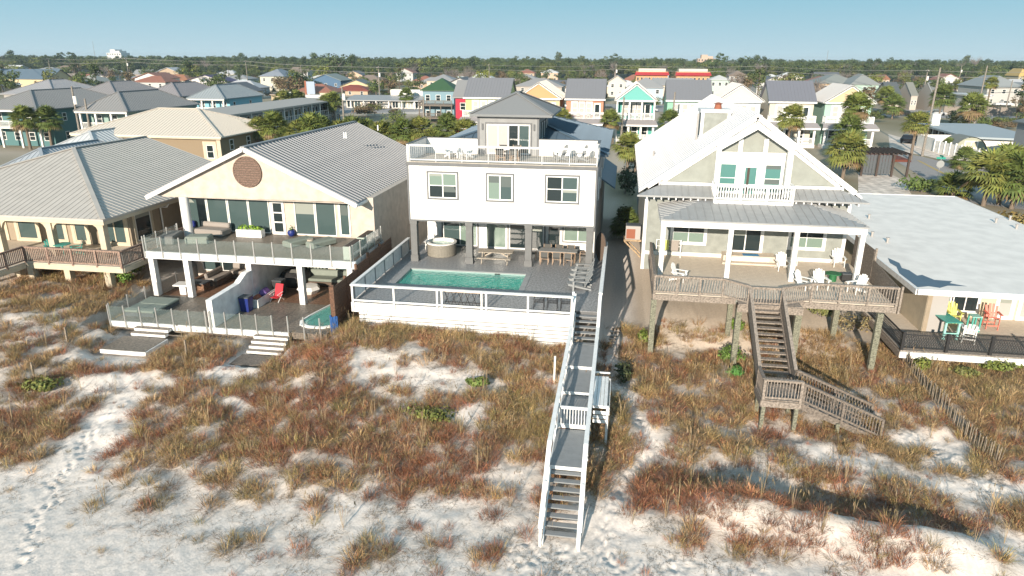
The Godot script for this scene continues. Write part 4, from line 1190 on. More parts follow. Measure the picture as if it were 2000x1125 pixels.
	bx(k, "rim_beam", "weathered_light", 2.05, D - 0.36, -35.13, 6.3, D - 0.05, -35.07); bx(k, "rim_beam", "weathered_light", 9.4, D - 0.36, -35.13, 14.15, D - 0.05, -35.07)
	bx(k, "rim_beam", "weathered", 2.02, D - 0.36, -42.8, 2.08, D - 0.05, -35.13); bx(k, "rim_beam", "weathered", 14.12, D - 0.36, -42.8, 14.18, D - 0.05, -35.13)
	bx(k, "rim_beam", "weathered_light", 6.25, D - 0.42, -34.14, 9.45, D - 0.05, -34.08)
	for b in [-37, -39.5]: bx(k, "joist", "weathered", 2.1, D - 0.32, b, 14.1, D - 0.05, b + 0.1)
	rail(k, Vector3(2.1, D, -35.1), Vector3(5.6, D, -35.1), "weathered_light", 1.0, 1.2, 0.135, 0.035, 0.1, 0.15)
	rail(k, Vector3(5.6, D, -35.1), Vector3(6.72, D, -34.12), "weathered_light", 1.0, 1.5, 0.135, 0.035, 0.1, 0.15, true, 2)
	rail(k, Vector3(8.35, D, -34.12), Vector3(10.0, D, -35.1), "weathered_light", 1.0, 2, 0.135, 0.035, 0.1, 0.15, true, 1)
	rail(k, Vector3(10.0, D, -35.1), Vector3(14.1, D, -35.1), "weathered_light", 1.0, 1.4, 0.135, 0.035, 0.1, 0.15)
	rail(k, Vector3(2.08, D, -42.0), Vector3(2.08, D, -35.2), "weathered", 1.0, 2.2, 0.135, 0.035, 0.1, 0.15, true, 1)
	rail(k, Vector3(6.78, D, -34.1), Vector3(8.3, D, -34.1), "weathered_light", 0.95, 1.52, 0.135, 0.035, 0.08, 0.1)
	for q in [[2.12, -35.2], [6.5, -37.6], [9.95, -36.6], [13.4, -35.0], [6.4, -34.4], [9.3, -34.4], [12.2, -37.8]]:
		bx(k, "pile", "pile_green", q[0] - 0.14, gh(q[0], q[1]) - 0.4, q[1] - 0.14, q[0] + 0.14, D - 0.37, q[1] + 0.14)
	# screen fence on the right
	for i in 24: bx(k, "screen_board", "weathered", 14.19, D - 0.3, -42.8 + i * 0.142, 14.215, 6.0, -42.8 + i * 0.142 + 0.132)
	for i in 29: bx(k, "screen_board", "weathered", 14.19, D - 0.3, -39.3 + i * 0.142, 14.215, 5.45 - 0.012 * i, -39.3 + i * 0.142 + 0.132)
	for z in [-42.85, -39.36, -35.12]: bx(k, "screen_post", "weathered_light", 14.22, D - 0.4, z - 0.05, 14.32, 6.1 if z < -39 else 5.25, z + 0.05)
	# steps down to the landing
	stairs(k, 6.78, 8.3, -34.05, D, -29.85, 1.75, 13, "weathered_light", "weathered")
	for x in [6.76, 8.32]:
		br(k, "stair_rail", "weathered_light", Vector3(x, D + 0.95, -34.1), Vector3(x, 2.7, -29.8), 0.15, 0.045)
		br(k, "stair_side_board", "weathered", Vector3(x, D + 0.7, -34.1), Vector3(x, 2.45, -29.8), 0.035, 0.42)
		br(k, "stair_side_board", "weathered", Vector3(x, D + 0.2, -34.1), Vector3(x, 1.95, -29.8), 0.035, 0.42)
	for i in 9: bx(k, "landing_board", "weathered_light", 6.7, 1.71, -29.85 + i * 0.152, 8.35, 1.75, -29.85 + i * 0.152 + 0.145)
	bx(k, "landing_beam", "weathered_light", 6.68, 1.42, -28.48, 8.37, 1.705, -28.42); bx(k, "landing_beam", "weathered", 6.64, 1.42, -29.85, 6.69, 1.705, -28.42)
	rail(k, Vector3(6.75, 1.75, -28.47), Vector3(8.32, 1.75, -28.47), "weathered_light", 1.0, 1.6, 0.13, 0.035, 0.12, 0.16)
	rail(k, Vector3(6.72, 1.75, -29.8), Vector3(6.72, 1.75, -28.5), "weathered", 1.0, 1.5, 0.13, 0.035, 0.1, 0.15, true, 1)
	for q in [[6.82, -28.52], [8.22, -28.52], [6.82, -29.75], [8.22, -29.75]]:
		bx(k, "pile", "pile_green", q[0] - 0.08, -0.3, q[1] - 0.08, q[0] + 0.08, 1.41, q[1] + 0.08)
	# flight turning right along the dune
	for i in 8:
		var x := 8.4 + i * 0.44; var y := 1.57 - i * 0.18
		bx(k, "tread", "weathered_light", x, y - 0.045, -29.85, x + 0.34, y, -28.6)
	for z in [-29.82, -28.56]:
		br(k, "stringer", "weathered", Vector3(8.4, 1.52, z), Vector3(11.85, 0.12, z), 0.05, 0.28)
	rail(k, Vector3(8.45, 1.7, -28.5), Vector3(11.85, 0.27, -28.5), "weathered", 0.95, 1.75, 0.13, 0.035, 0.1, 0.15)
	rail(k, Vector3(8.45, 1.7, -29.88), Vector3(11.85, 0.27, -29.88), "weathered", 0.95, 1.75, 0.13, 0.035, 0.1, 0.15)
	bx(k, "pile", "pile_green", 9.95, -0.3, -28.55, 10.1, 0.85, -28.4)

# ---------------------------------------------------------------- the flat roofed house at the right edge
func house_flat():
	var t := T("flat_roof_house", "low beige house with a wide pale flat roof and black railed terrace", "house", "", Vector3(23, 1.0, -52))
	houses.append([24.0, -54.0, "flat roofed house"])
	var mb := MB.new()
	mb.box(17.05, 0.5, -66.8, 29.6, 3.9, -41.6)
	mb.box(17.05, 0.5, -41.6, 17.3, 3.9, -38.6)
	P("wall", mb, "cream_trim", t)
	mb = MB.new()
	var x0 := 16.3; var x1 := 30.3
	mb.box(x0, 4.0, -67.5, x1, 4.2, -38.25)
	P("roof", mb, "roof_membrane", t)
	mb = MB.new()
	mb.box(x0 - 0.05, 3.92, -38.24, x1, 4.24, -38.14); mb.box(x0 - 0.12, 3.92, -67.5, x0 - 0.001, 4.24, -38.14); mb.box(x1 + 0.001, 3.92, -67.5, x1 + 0.1, 4.24, -38.14); mb.box(x0, 3.92, -67.6, x1, 4.24, -67.51)
	P("roof_edge", mb, "white", t)
	mb = MB.new(); mb.poly([Vector3(16.9, 4.203, -44.6), Vector3(16.62, 4.203, -43.4), Vector3(16.72, 4.203, -42.6), Vector3(16.4, 4.203, -41.2), Vector3(16.42, 4.203, -38.6), Vector3(17.1, 4.203, -38.9), Vector3(17.6, 4.203, -38.7), Vector3(18.2, 4.203, -39.2), Vector3(19.2, 4.203, -39.25), Vector3(18.5, 4.203, -39.7), Vector3(18.8, 4.203, -40.1), Vector3(17.9, 4.203, -40.2), Vector3(17.6, 4.203, -41.1), Vector3(17.25, 4.203, -40.9), Vector3(17.2, 4.203, -42.0), Vector3(16.95, 4.203, -42.4), Vector3(17.2, 4.203, -43.5)], Vector3(0, 0.004, 0))
	P("painted_roof_shadow", mb, "roof_blue", t)  # thin dark overlay: a cast shadow painted onto the pale roof
	for q in [Vector3(18.22, 4.2, -48.64), Vector3(17.75, 4.2, -50.28), Vector3(19.44, 4.2, -56.37), Vector3(28.69, 4.2, -56.62), Vector3(29.19, 4.2, -54.68), Vector3(30.23, 4.2, -57.79)]:
		mb = MB.new(); mb.cyl(q, q + UP * 0.3, 0.08, 0.08, 8); mb.cyl(q + UP * 0.3, q + UP * 0.36, 0.12, 0.12, 8); P("roof_vent", mb, "unit_grey", t)
	bx(t, "wing_wall", "tan", 17.06, 1.6, -38.59, 17.29, 3.9, -38.55)
	bx(t, "corner_post", "unit_grey", 17.31, 1.6, -38.9, 18.2, 3.9, -38.7)
	for q in [[18.9, 1.5, "glass_green"], [20.45, 1.4, "glass_dark"]]: win(t, Vector3(q[0], 2.9, -41.6), q[1], 1.9, 0, "white_rail", [q[2], q[2]], 2, 1, 0.06, 0.08, "white")
	for q in [22.6, 23.8, 25.2, 26.4]: win(t, Vector3(q, 2.68, -41.6), 0.95, 2.05, 0, "white", "glass_pale", 1, 1, 0.16, 0.06, "white", "glass_door")
	# terrace
	for i in 22: bx(t, "terrace_board", "deck_tan" if i < 10 else "weathered_light", 15.0, 1.55, -41.6 + i * 0.268, 30.0, 1.6, -41.6 + i * 0.268 + 0.262)
	bx(t, "terrace_beam", "flat_white", 14.95, 1.2, -35.72, 30.0, 1.54, -35.62); bx(t, "terrace_beam", "weathered_light", 14.92, 1.2, -41.6, 14.99, 1.54, -35.63)
	for x in [15.05, 17.2, 19.3, 21.4, 23.5]:
		bx(t, "railing_post", "black_rail", x - 0.07, 1.6, -35.85, x + 0.07, 2.62, -35.71)
		bx(t, "pile", "weathered_light", x + 0.2, 0.2, -35.95, x + 0.36, 1.19, -35.79)
	for y in [1.72, 2.45]: bx(t, "mesh_rail", "black_rail", 15.1, y, -35.8, 29, y + 0.045, -35.76)
	bx(t, "mesh_rail", "black_rail", 15.03, 2.45, -41.0, 15.075, 2.5, -35.86); bx(t, "mesh_rail", "black_rail", 15.03, 1.72, -41.0, 15.075, 1.76, -35.86)
	mb = MB.new()
	var x := 15.1
	while x < 24.5:
		mb.bar(Vector3(x, 1.75, -35.782), Vector3(x + 0.36, 2.46, -35.782), 0.012, 0.02); mb.bar(Vector3(x + 0.36, 1.75, -35.774), Vector3(x, 2.46, -35.774), 0.012, 0.02); x += 0.12
	var zz := -41.0
	while zz < -36: mb.bar(Vector3(15.05, 1.75, zz), Vector3(15.05, 2.46, zz + 0.36), 0.012, 0.02); mb.bar(Vector3(15.058, 1.75, zz + 0.36), Vector3(15.058, 2.46, zz), 0.012, 0.02); zz += 0.12
	stuff(P("railing_mesh", mb, "black_rail", t))
	mb = MB.new()
	x = 15.2
	while x < 25: mb.bar(Vector3(x, 0.4, -36.0), Vector3(x + 0.75, 1.19, -36.0), 0.02, 0.03); mb.bar(Vector3(x + 0.75, 0.4, -35.98), Vector3(x, 1.19, -35.98), 0.02, 0.03); x += 0.16
	stuff(P("lattice_skirt", mb, "weathered", t))

# ---------------------------------------------------------------- the tan house at the left edge
func house_tan():
	var t := T("hip_roof_house", "tan hip roofed house with brown railed deck at the left edge", "house", "", Vector3(-40.5, 2.0, -50))
	houses.append([-41.0, -50.0, "tan hip roofed house"])
	var mb := MB.new()
	mb.box(-49.0, 3.8, -53.9, -32.4, 6.3, -40.2)
	mb.box(-47.0, 1.4, -53.0, -34.0, 3.5, -41.5)
	P("wall", mb, "tan", t)
	var A := Vector3(-49.75, 6.42, -36.8); var B := Vector3(-31.45, 6.42, -36.8); var C := Vector3(-31.45, 6.42, -54.2); var E := Vector3(-49.75, 6.42, -54.2); var R0 := Vector3(-40.6, 9.45, -45.95); var R1 := Vector3(-40.6, 9.45, -54.2)
	var hr := roof_faces(t, [[A, B, R0], [B, C, R1, R0], [E, A, R0, R1]], "roof_cream", 0.42, "roof", 0.14, 0.07, 0.022)
	mb = MB.new()
	for e in [[A, R0], [B, R0], [R0, R1]]: mb.bar(e[0] + Vector3(0, 0.05, 0), e[1] + Vector3(0, 0.05, 0), 0.28, 0.06)
	SUB("ridge_cap", mb, "roof_cream", hr)
	mb = MB.new(); mb.poly([Vector3(-48.9, 6.28, -53.9), Vector3(-32.4, 6.28, -53.9), Vector3(-40.6, 9.25, -53.9)], Vector3(0, 0, 0.2)); P("gable_wall", mb, "tan", t)
	mb = MB.new(); mb.box(-49.7, 6.05, -37.0, -31.5, 6.27, -36.86); mb.box(-31.6, 6.05, -54.1, -31.5, 6.27, -37.01); mb.box(-49.6, 6.2, -40.19, -31.62, 6.26, -37.02)
	P("eave_board", mb, "cream_trim", t)
	for x in [-32.05, -35.75, -39.6, -43.2]:
		mb = MB.new(); mb.box(x - 0.2, 3.8, -37.55, x + 0.2, 6.049, -37.15); P("porch_column", mb, "cream_trim", t)
	for i in 3:
		mb = MB.new(); var xx := -35.55 - 3.75 * i + 3.3
		for s in [0, 1]:
			var c := -32.25 - 3.75 * i if s == 0 else -35.55 - 3.75 * i
			var sg := -1.0 if s == 0 else 1.0
			mb.poly([Vector3(c, 6.05, -37.45), Vector3(c, 5.45, -37.45), Vector3(c + sg * 0.18, 5.8, -37.45), Vector3(c + sg * 0.55, 6.05, -37.45)] if sg > 0 else [Vector3(c + sg * 0.55, 6.05, -37.45), Vector3(c + sg * 0.18, 5.8, -37.45), Vector3(c, 5.45, -37.45), Vector3(c, 6.05, -37.45)], Vector3(0, 0, 0.2))
		P("arch_bracket", mb, "cream_trim", t)
	for q in [[-33.6, 1.7, 2], [-36.2, 0.9, 1], [-38.0, 1.1, 1], [-40.3, 1.5, 1], [-43.0, 1.8, 2]]:
		win(t, Vector3(q[0], 5.05, -40.2), q[1], 2.2, 0, "cream_trim", "glass_teal", q[2], 1, 0.08, 0.22, "cream_trim")
	win(t, Vector3(-32.4, 5.0, -41.5), 1.6, 2.0, PI / 2, "white_rail", "glass_dark", 1, 1, 0.07, 0.2, "cream_trim")
	win(t, Vector3(-32.4, 5.0, -47.0), 2.2, 2.0, PI / 2, "white_rail", "glass_green", 2, 2, 0.07, 0.2, "cream_trim")
	mb = MB.new(); mb.tube([Vector3(-31.5, 6.1, -43.2), Vector3(-31.7, 5.9, -43.3), Vector3(-32.3, 5.8, -43.4), Vector3(-32.3, 3.9, -43.4)], [0.06, 0.06, 0.06, 0.06], 6); P("downpipe", mb, "plastic_white", t)
	# deck
	for i in 17: bx(t, "deck_board", "deck_tan", -47.0, 3.75, -40.15 + i * 0.268, -29.75, 3.8, -40.15 + i * 0.268 + 0.26)
	for i in 10: bx(t, "deck_board", "deck_tan", -40.0, 3.75, -35.55 + i * 0.268, -36.4, 3.8, -35.55 + i * 0.268 + 0.26)
	bx(t, "rim_beam", "cream_trim", -36.35, 3.42, -35.68, -29.7, 3.74, -35.58); bx(t, "rim_beam", "cream_trim", -29.75, 3.42, -45.0, -29.65, 3.74, -35.69)
	bx(t, "rim_beam", "cream_trim", -36.45, 3.42, -35.55, -36.36, 3.74, -32.8)
	for i in 20: bx(t, "deck_board", "deck_tan", -32.3, 3.75, -45.4 + i * 0.268, -29.75, 3.8, -45.4 + i * 0.268 + 0.26)
	rail(t, Vector3(-36.4, 3.8, -35.63), Vector3(-29.75, 3.8, -35.63), "rail_brown", 1.0, 1.65, 0.125, 0.045, 0.12, 0.14)
	rail(t, Vector3(-29.7, 3.8, -45.0), Vector3(-29.7, 3.8, -35.7), "rail_brown", 1.0, 1.9, 0.125, 0.045, 0.12, 0.14, true, 1)
	rail(t, Vector3(-36.4, 3.8, -35.7), Vector3(-36.4, 3.8, -32.8), "rail_brown", 1.0, 1.5, 0.125, 0.045, 0.12, 0.14, true, 2)
	for q in [[-31.2, -36.2], [-34.0, -36.2], [-36.3, -35.9], [-37.8, -36.4], [-36.4, -33.0], [-33.0, -38.5], [-38.5, -34.0]]:
		mb = MB.new(); mb.box(q[0] - 0.2, 1.4, q[1] - 0.2, q[0] + 0.2, 3.41, q[1] + 0.2); P("pier", mb, "cream_trim", t)

# ---------------------------------------------------------------- furniture
func cushion_piece(called: String, label: String, cat: String, at: Vector3, ry: float, size: Vector3, m: String, back := 0.0, group := "", base := "") -> Node3D:
	var t := T(called, label, cat, group, at, true, ry)
	var mb := MB.new()
	if base != "":
		mb.cbox(Vector3(0, size.y * 0.3, 0), Vector3(size.x, size.y * 0.6, size.z), 0.03); P("base", mb, base, t)
		mb = MB.new(); mb.cbox(Vector3(0, size.y * 0.8, 0), Vector3(size.x * 0.96, size.y * 0.4, size.z * 0.96), 0.06); P("seat_cushion", mb, m, t)
	else:
		mb.cbox(Vector3(0, size.y * 0.5, 0), size, 0.08); P("seat_cushion", mb, m, t)
	if back > 0:
		mb = MB.new(); mb.cbox(Vector3(0, size.y + back * 0.42, -size.z * 0.5 + 0.13), Vector3(size.x * 0.98, back, 0.22), 0.07, Basis(Vector3(1, 0, 0), -0.18)); P("back_cushion", mb, m, t)
	return t

func furniture():
	var mb := MB.new()
	# ---- pool deck
	var ht := T("hot_tub", "round hot tub with tan slatted side and white rim on the pool deck", "hot tub", "", Vector3(-11.86, 3.2, -43.95), true)
	mb.lathe(Vector3.ZERO, [Vector2(0.96, 0), Vector2(1.0, 0.04), Vector2(1.0, 0.84)], 32); P("tub_side", mb, "wicker_tan", ht)
	mb = MB.new(); mb.lathe(Vector3.ZERO, [Vector2(1.0, 0.84), Vector2(1.04, 0.86), Vector2(1.04, 0.93), Vector2(0.86, 0.94), Vector2(0.78, 0.7), Vector2(0.7, 0.4), Vector2(0, 0.38)], 32); P("tub_shell", mb, "plastic_white", ht)
	mb = MB.new(); mb.lathe(Vector3.ZERO, [Vector2(0.79, 0.74), Vector2(0, 0.745)], 24); P("water", mb, "pool_water", ht)
	var pt := T("picnic_table", "pale wooden picnic table with a long bench on each side", "picnic table", "", Vector3(-7.85, 3.2, -42.75), true)
	for i in 5: bx(pt, "table_plank", "teak_pale", -1.15, 0.72, -0.42 + i * 0.172, 1.15, 0.755, -0.42 + i * 0.172 + 0.162)
	for s in [-1, 1]:
		for k in 2: bx(pt, "bench_plank", "teak_pale", -1.1, 0.43, s * 0.78 - 0.14 + k * 0.145, 1.1, 0.465, s * 0.78 - 0.005 + k * 0.145)
		for x in [-0.85, 0.85]:
			br(pt, "leg", "teak_pale", Vector3(x, 0.0, s * 0.72), Vector3(x, 0.72, s * 0.2), 0.045, 0.1)
	for x in [-0.8, 0.8]: bx(pt, "crossbeam", "teak_pale", x - 0.02, 0.33, -0.9, x + 0.02, 0.43, 0.9)
	for s in [-1.0, 1.0]: br(pt, "brace", "teak_pale", Vector3(s * 0.8, 0.38, 0), Vector3(s * 0.15, 0.71, 0), 0.05, 0.07)
	var dt := T("dining_table", "long teak dining table with grey slatted top under the overhang", "table", "", Vector3(-3.85, 3.2, -43.75), true)
	for i in 7: bx(dt, "top_slat", "chair_grey", -1.3, 0.72, -0.45 + i * 0.13, 1.3, 0.75, -0.45 + i * 0.13 + 0.118)
	for q in [[-1.15, -0.38], [1.15, -0.38], [-1.15, 0.38], [1.15, 0.38]]: bx(dt, "leg", "teak", q[0] - 0.04, 0, q[1] - 0.04, q[0] + 0.04, 0.715, q[1] + 0.04)
	for s in [-0.4, 0.4]: bx(dt, "apron", "teak", -1.1, 0.63, s - 0.015, 1.1, 0.715, s + 0.015)
	var c0: Node3D = null
	var spots := [[-0.8, 0.75, PI, "leftmost on the near side"], [0.0, 0.75, PI, "middle one on the near side"], [0.8, 0.8, PI - 0.2, "rightmost on the near side"], [-0.8, -0.75, 0.0, "leftmost on the far side"], [0.0, -0.75, 0.0, "middle one on the far side"], [0.8, -0.75, 0.0, "rightmost on the far side"], [-1.7, 0.0, PI / 2, "at its left end"], [1.7, 0.0, -PI / 2, "at its right end"]]
	for s in spots:
		var at := Vector3(-3.85 + s[0], 3.2, -43.75 + s[1])
		var lab: String = "teak armchair with dark sling at the dining table, " + s[3]
		if c0 == null:
			c0 = T("dining_chair", lab, "chair", "teak chairs round the dining table", at, true, s[2])
			for sx in [-0.25, 0.25]:
				bx(c0, "front_leg", "teak", sx - 0.02, 0, 0.2, sx + 0.02, 0.62, 0.24); br(c0, "rear_leg", "teak", Vector3(sx, 0, -0.3), Vector3(sx, 0.86, -0.28), 0.04, 0.035)
				bx(c0, "armrest", "teak", sx - 0.03, 0.62, -0.28, sx + 0.03, 0.645, 0.25)
			bx(c0, "seat", "sling", -0.23, 0.42, -0.25, 0.23, 0.445, 0.22); bx(c0, "backrest", "sling", -0.23, 0.5, -0.3, 0.23, 0.84, -0.285)
			bx(c0, "stretcher", "teak", -0.23, 0.2, 0.21, 0.23, 0.235, 0.235)
		else: dup(c0, at, s[2], lab)
	var a0: Node3D = null
	var nth := ["nearest the dining table", "second from the dining table", "third from the dining table", "nearest the stair opening"]
	for i in 4:
		var at: Vector3 = Vector3(-1.95, 3.2, -41.0 + i * 0.98)
		var lab: String = "grey slatted lounge chair along the right deck railing, " + nth[i]
		if i > 0:
			dup(a0, at, 0.05 * (i - 1), lab); continue
		a0 = T("slat_chair", lab, "chair", "grey slatted chairs on the pool deck", at, true)
		for k in 9:
			var sx := -0.78 + k * 0.105
			mb = MB.new(); mb.obox(Vector3(sx, 0.40 - 0.14 * k / 8.0, 0), Vector3(0.082, 0.022, 0.56), Basis(Vector3(0, 0, 1), -0.16)); P("seat_slat", mb, "chair_grey", a0)
		for k in 6:
			mb = MB.new(); mb.obox(Vector3(0.42, 0.62, -0.24 + k * 0.096), Vector3(0.022, 0.95, 0.08), Basis(Vector3(0, 0, 1), -0.5)); P("back_slat", mb, "chair_grey", a0)
		for sz in [-0.33, 0.33]:
			mb = MB.new(); mb.box(-0.55, 0.55, sz - 0.07, 0.5, 0.575, sz + 0.07); P("armrest", mb, "chair_grey", a0)
			mb = MB.new(); mb.box(-0.5, 0, sz - 0.02, -0.4, 0.549, sz + 0.02); P("leg", mb, "chair_grey", a0)
			mb = MB.new(); mb.bar(Vector3(-0.75, 0.34, sz * 0.8), Vector3(0.6, 0.04, sz * 0.8), 0.03, 0.1); P("rear_leg", mb, "chair_grey", a0)
	var ov := T("oval_board", "tall dark oval board leaning in the back right deck corner", "board", "", Vector3(-1.0, 3.2, -44.4), true, -0.35)
	mb = MB.new(); var el := []
	for i in 20: el.append(Vector3(0.38 * cos(TAU * i / 20), 0.95 + 0.95 * sin(TAU * i / 20), 0.1 + 0.1 * cos(TAU * i / 20)))
	mb.poly(el, Vector3(0, 0, 0.07)); P("board", mb, "wicker", ov)
	mb = MB.new(); el.append(el[0]); var rr := []
	for i in 21: rr.append(0.05)
	mb.tube(el, rr, 5, false); P("edge_band", mb, "black", ov)
	# bar table on crossed black legs behind the front railing
	var bt := T("bar_table", "long bar table with brown plank top and crossed black metal legs", "table", "", Vector3(-8.05, 3.2, -34.2), true)
	for i in 3: bx(bt, "table_plank", "teak", -1.1, 0.78, -0.2 + i * 0.135, 1.1, 0.82, -0.2 + i * 0.135 + 0.128)
	for i in 6:
		var x := -0.95 + i * 0.38
		br(bt, "crossed_leg", "black", Vector3(x - 0.14, 0, 0), Vector3(x + 0.14, 0.78, 0.0), 0.03, 0.03); br(bt, "crossed_leg", "black", Vector3(x + 0.14, 0, 0.035), Vector3(x - 0.14, 0.78, 0.035), 0.03, 0.03)
	bx(bt, "foot_rail", "black", -1.05, 0.14, -0.02, 1.05, 0.17, 0.01)
	var ws: Node3D = null
	for i in 3:
		var at := Vector3(-3.95 + i * 0.72, 3.2, -34.35)
		var lab: String = "black wire patio chair behind the front railing, " + ["left one of three", "middle one of three", "right one of three"][i]
		if ws == null:
			ws = T("wire_chair", lab, "chair", "black wire chairs by the front railing", at, true, PI)
			for s in [-0.27, 0.27]:
				br(ws, "leg", "black", Vector3(s, 0, 0.25), Vector3(s * 0.9, 0.45, 0.2), 0.025, 0.025); br(ws, "leg", "black", Vector3(s, 0, -0.28), Vector3(s * 0.9, 0.9, -0.3), 0.025, 0.025)
				bx(ws, "armrest", "black", s - 0.02, 0.62, -0.28, s + 0.02, 0.64, 0.24)
			for k in 6: bx(ws, "seat_wire", "black", -0.25, 0.44, -0.24 + k * 0.09, 0.25, 0.452, -0.225 + k * 0.09); bx(ws, "back_wire", "black", -0.25, 0.48 + k * 0.08, -0.3, 0.25, 0.492 + k * 0.08, -0.288)
			for k in 4: bx(ws, "back_wire", "black", -0.2 + k * 0.13, 0.46, -0.31, -0.19 + k * 0.13, 0.92, -0.3)
		else: dup(ws, at, PI, lab)
	var st := T("side_table", "small low black table between the hot tub and a porch column", "table", "", Vector3(-10.3, 3.2, -44.4), true)
	bx(st, "table_top", "black", -0.25, 0.4, -0.25, 0.25, 0.43, 0.25)
	for q in [[-1, -1], [1, -1], [-1, 1], [1, 1]]: bx(st, "leg", "black", q[0] * 0.21 - 0.015, 0, q[1] * 0.21 - 0.015, q[0] * 0.21 + 0.015, 0.399, q[1] * 0.21 + 0.015)
	var wc := adirondack("adirondack_chair", "plastic_white", "white slatted chair in the shade left of the hot tub", "")
	wc.position = Vector3(-13.0, 3.2, -45.2)
	# ---- roof terrace
	var ry := 9.79
	var rt := adirondack("adirondack_chair", "plastic_white", "white adirondack chair at the left end of the roof terrace", "", 6)
	rt.position = Vector3(-11.0, ry, -43.9); rt.rotation.y = 0.7
	dup(rt, Vector3(-10.0, ry, -43.7), -0.5, "white adirondack chair just left of the rooftop door")
	var rg := adirondack("adirondack_chair", "chair_grey", "grey adirondack chair facing left, second from the terrace's right end", "", 6, 0.1)
	rg.position = Vector3(-3.95, ry, -43.9); rg.rotation.y = -1.1
	dup(rg, Vector3(-2.7, ry, -43.9), -1.2, "grey adirondack chair facing left at the right end of the roof terrace")
	var tb := T("terrace_table", "white topped table in front of the rooftop glass doors", "table", "", Vector3(-7.2, ry, -43.7), true)
	bx(tb, "table_top", "plastic_white", -0.75, 0.7, -0.42, 0.75, 0.74, 0.42)
	for q in [[-0.65, -0.32], [0.65, -0.32], [-0.65, 0.32], [0.65, 0.32]]: bx(tb, "leg", "chair_grey", q[0] - 0.03, 0, q[1] - 0.03, q[0] + 0.03, 0.699, q[1] + 0.03)
	for q in [[-0.5, -0.75, 0.0, "left one behind the rooftop table"], [0.4, -0.75, 0.0, "right one behind the rooftop table"], [-0.4, 0.7, PI, "left one in front of the rooftop table"], [0.5, 0.7, PI, "right one in front of the rooftop table"]]:
		dup(c0, Vector3(-7.2 + q[0], ry, -43.7 + q[1]), q[2], "small dark chair, " + q[3], "chairs on the roof terrace")
	# ---- cream house, upper terrace
	var y := 4.6
	cushion_piece("chaise", "grey covered chaise lounge by the left balustrade of the upper terrace", "lounger", Vector3(-28.59, 4.6, -38.97), 0.25, Vector3(1.0, 0.55, 1.9), "cushion_grey")
	cushion_piece("ottoman", "pale grey eight cornered ottoman on the upper terrace", "ottoman", Vector3(-26.65, 4.6, -39.05), 0.2, Vector3(1.5, 0.5, 1.0), "cushion_green")
	cushion_piece("sofa", "beige sofa chaise with low back against the upper glass wall", "sofa", Vector3(-27.07, 4.6, -41.18), -0.1, Vector3(2.3, 0.45, 1.1), "cushion", 0.35)
	cushion_piece("pillow", "dark blue pillow at the left end of the beige sofa", "pillow", Vector3(-28.93, 4.6, -41.72) + UP * 0.3, 0.4, Vector3(0.6, 0.45, 0.3), "blue_plastic")
	var plb := T("planter_box", "long white planter box of bright green plants on the upper terrace", "planter", "", Vector3(-24.24, 4.6, -41.12), true)
	bx(plb, "box", "plastic_white", -0.9, 0, -0.25, 0.9, 0.5, 0.25)
	mb = MB.new(); foliage(mb, [[Vector3(-0.5, 0.6, 0), Vector3(0.45, 0.2, 0.25)], [Vector3(0.1, 0.6, 0), Vector3(0.45, 0.2, 0.25)], [Vector3(0.6, 0.58, 0), Vector3(0.3, 0.18, 0.22)]], 160, 0.16, Color(0.20, 0.33, 0.03), 0.3, 0.2); stuff(P("plants", mb, "leaf", plb))
	var pot := T("plant_pot", "dark blue glazed round pot beside the terrace door", "pot", "", Vector3(-21.62, 4.6, -41.73), true)
	mb = MB.new(); mb.lathe(Vector3.ZERO, [Vector2(0.14, 0), Vector2(0.24, 0.12), Vector2(0.27, 0.25), Vector2(0.2, 0.4), Vector2(0.17, 0.4), Vector2(0.16, 0.36), Vector2(0, 0.36)], 16); P("pot", mb, "blue_plastic", pot)
	mb = MB.new(); foliage(mb, [[Vector3(0, 0.55, 0), Vector3(0.12, 0.18, 0.12)]], 20, 0.14, Color(0.1, 0.18, 0.04)); stuff(P("plant", mb, "leaf", pot))
	cushion_piece("chaise", "grey covered chaise right of the terrace door, left of the pair", "lounger", Vector3(-20.17, 4.6, -39.69), -0.5, Vector3(0.8, 0.4, 1.9), "cushion_green", 0, "pair of covered chaises")
	cushion_piece("chaise", "grey covered chaise nearest the right planter boxes, right of the pair", "lounger", Vector3(-18.62, 4.6, -39.72), -0.5, Vector3(0.8, 0.4, 1.9), "cushion_green", 0, "pair of covered chaises")
	var sd := T("drum_table", "small pale drum table between the two covered chaises", "table", "", Vector3(-19.18, 4.6, -39.36), true)
	mb = MB.new(); mb.lathe(Vector3.ZERO, [Vector2(0.18, 0), Vector2(0.2, 0.5), Vector2(0, 0.5)], 14); P("drum", mb, "teak_pale", sd)
	for q in [[Vector3(-15.75, 4.6, -37.9), "pale green planter box at the front end of the right balustrade"], [Vector3(-15.75, 4.6, -40.1), "pale green planter box at the house end of the right balustrade"]]:
		var pb := T("tall_planter", q[1], "planter", "pale green terrace planters", q[0], true)
		bx(pb, "box", "planter_green", -0.25, 0, -0.95, 0.25, 0.8, 0.95); bx(pb, "soil", "dark_brown", -0.2, 0.801, -0.9, 0.2, 0.82, 0.9)
	# inside chairs behind the glass omitted; ---- cream house, lower deck
	y = 1.7
	cushion_piece("sofa", "wicker corner sofa with beige cushions against the lower left glass", "sofa", Vector3(-24.6, y, -41.2), 0, Vector3(3.0, 0.5, 0.95), "cushion", 0.4, "", "wicker")
	cushion_piece("sofa", "wicker sofa side with beige cushions running towards the left columns", "sofa", Vector3(-26.2, y, -39.9), PI / 2, Vector3(2.0, 0.5, 0.9), "cushion", 0.35, "", "wicker")
	cushion_piece("coffee_table", "brown wicker coffee table inside the corner sofa", "table", Vector3(-24.0, y, -39.6), 0.15, Vector3(1.3, 0.5, 0.9), "cushion_grey", 0, "", "wicker")
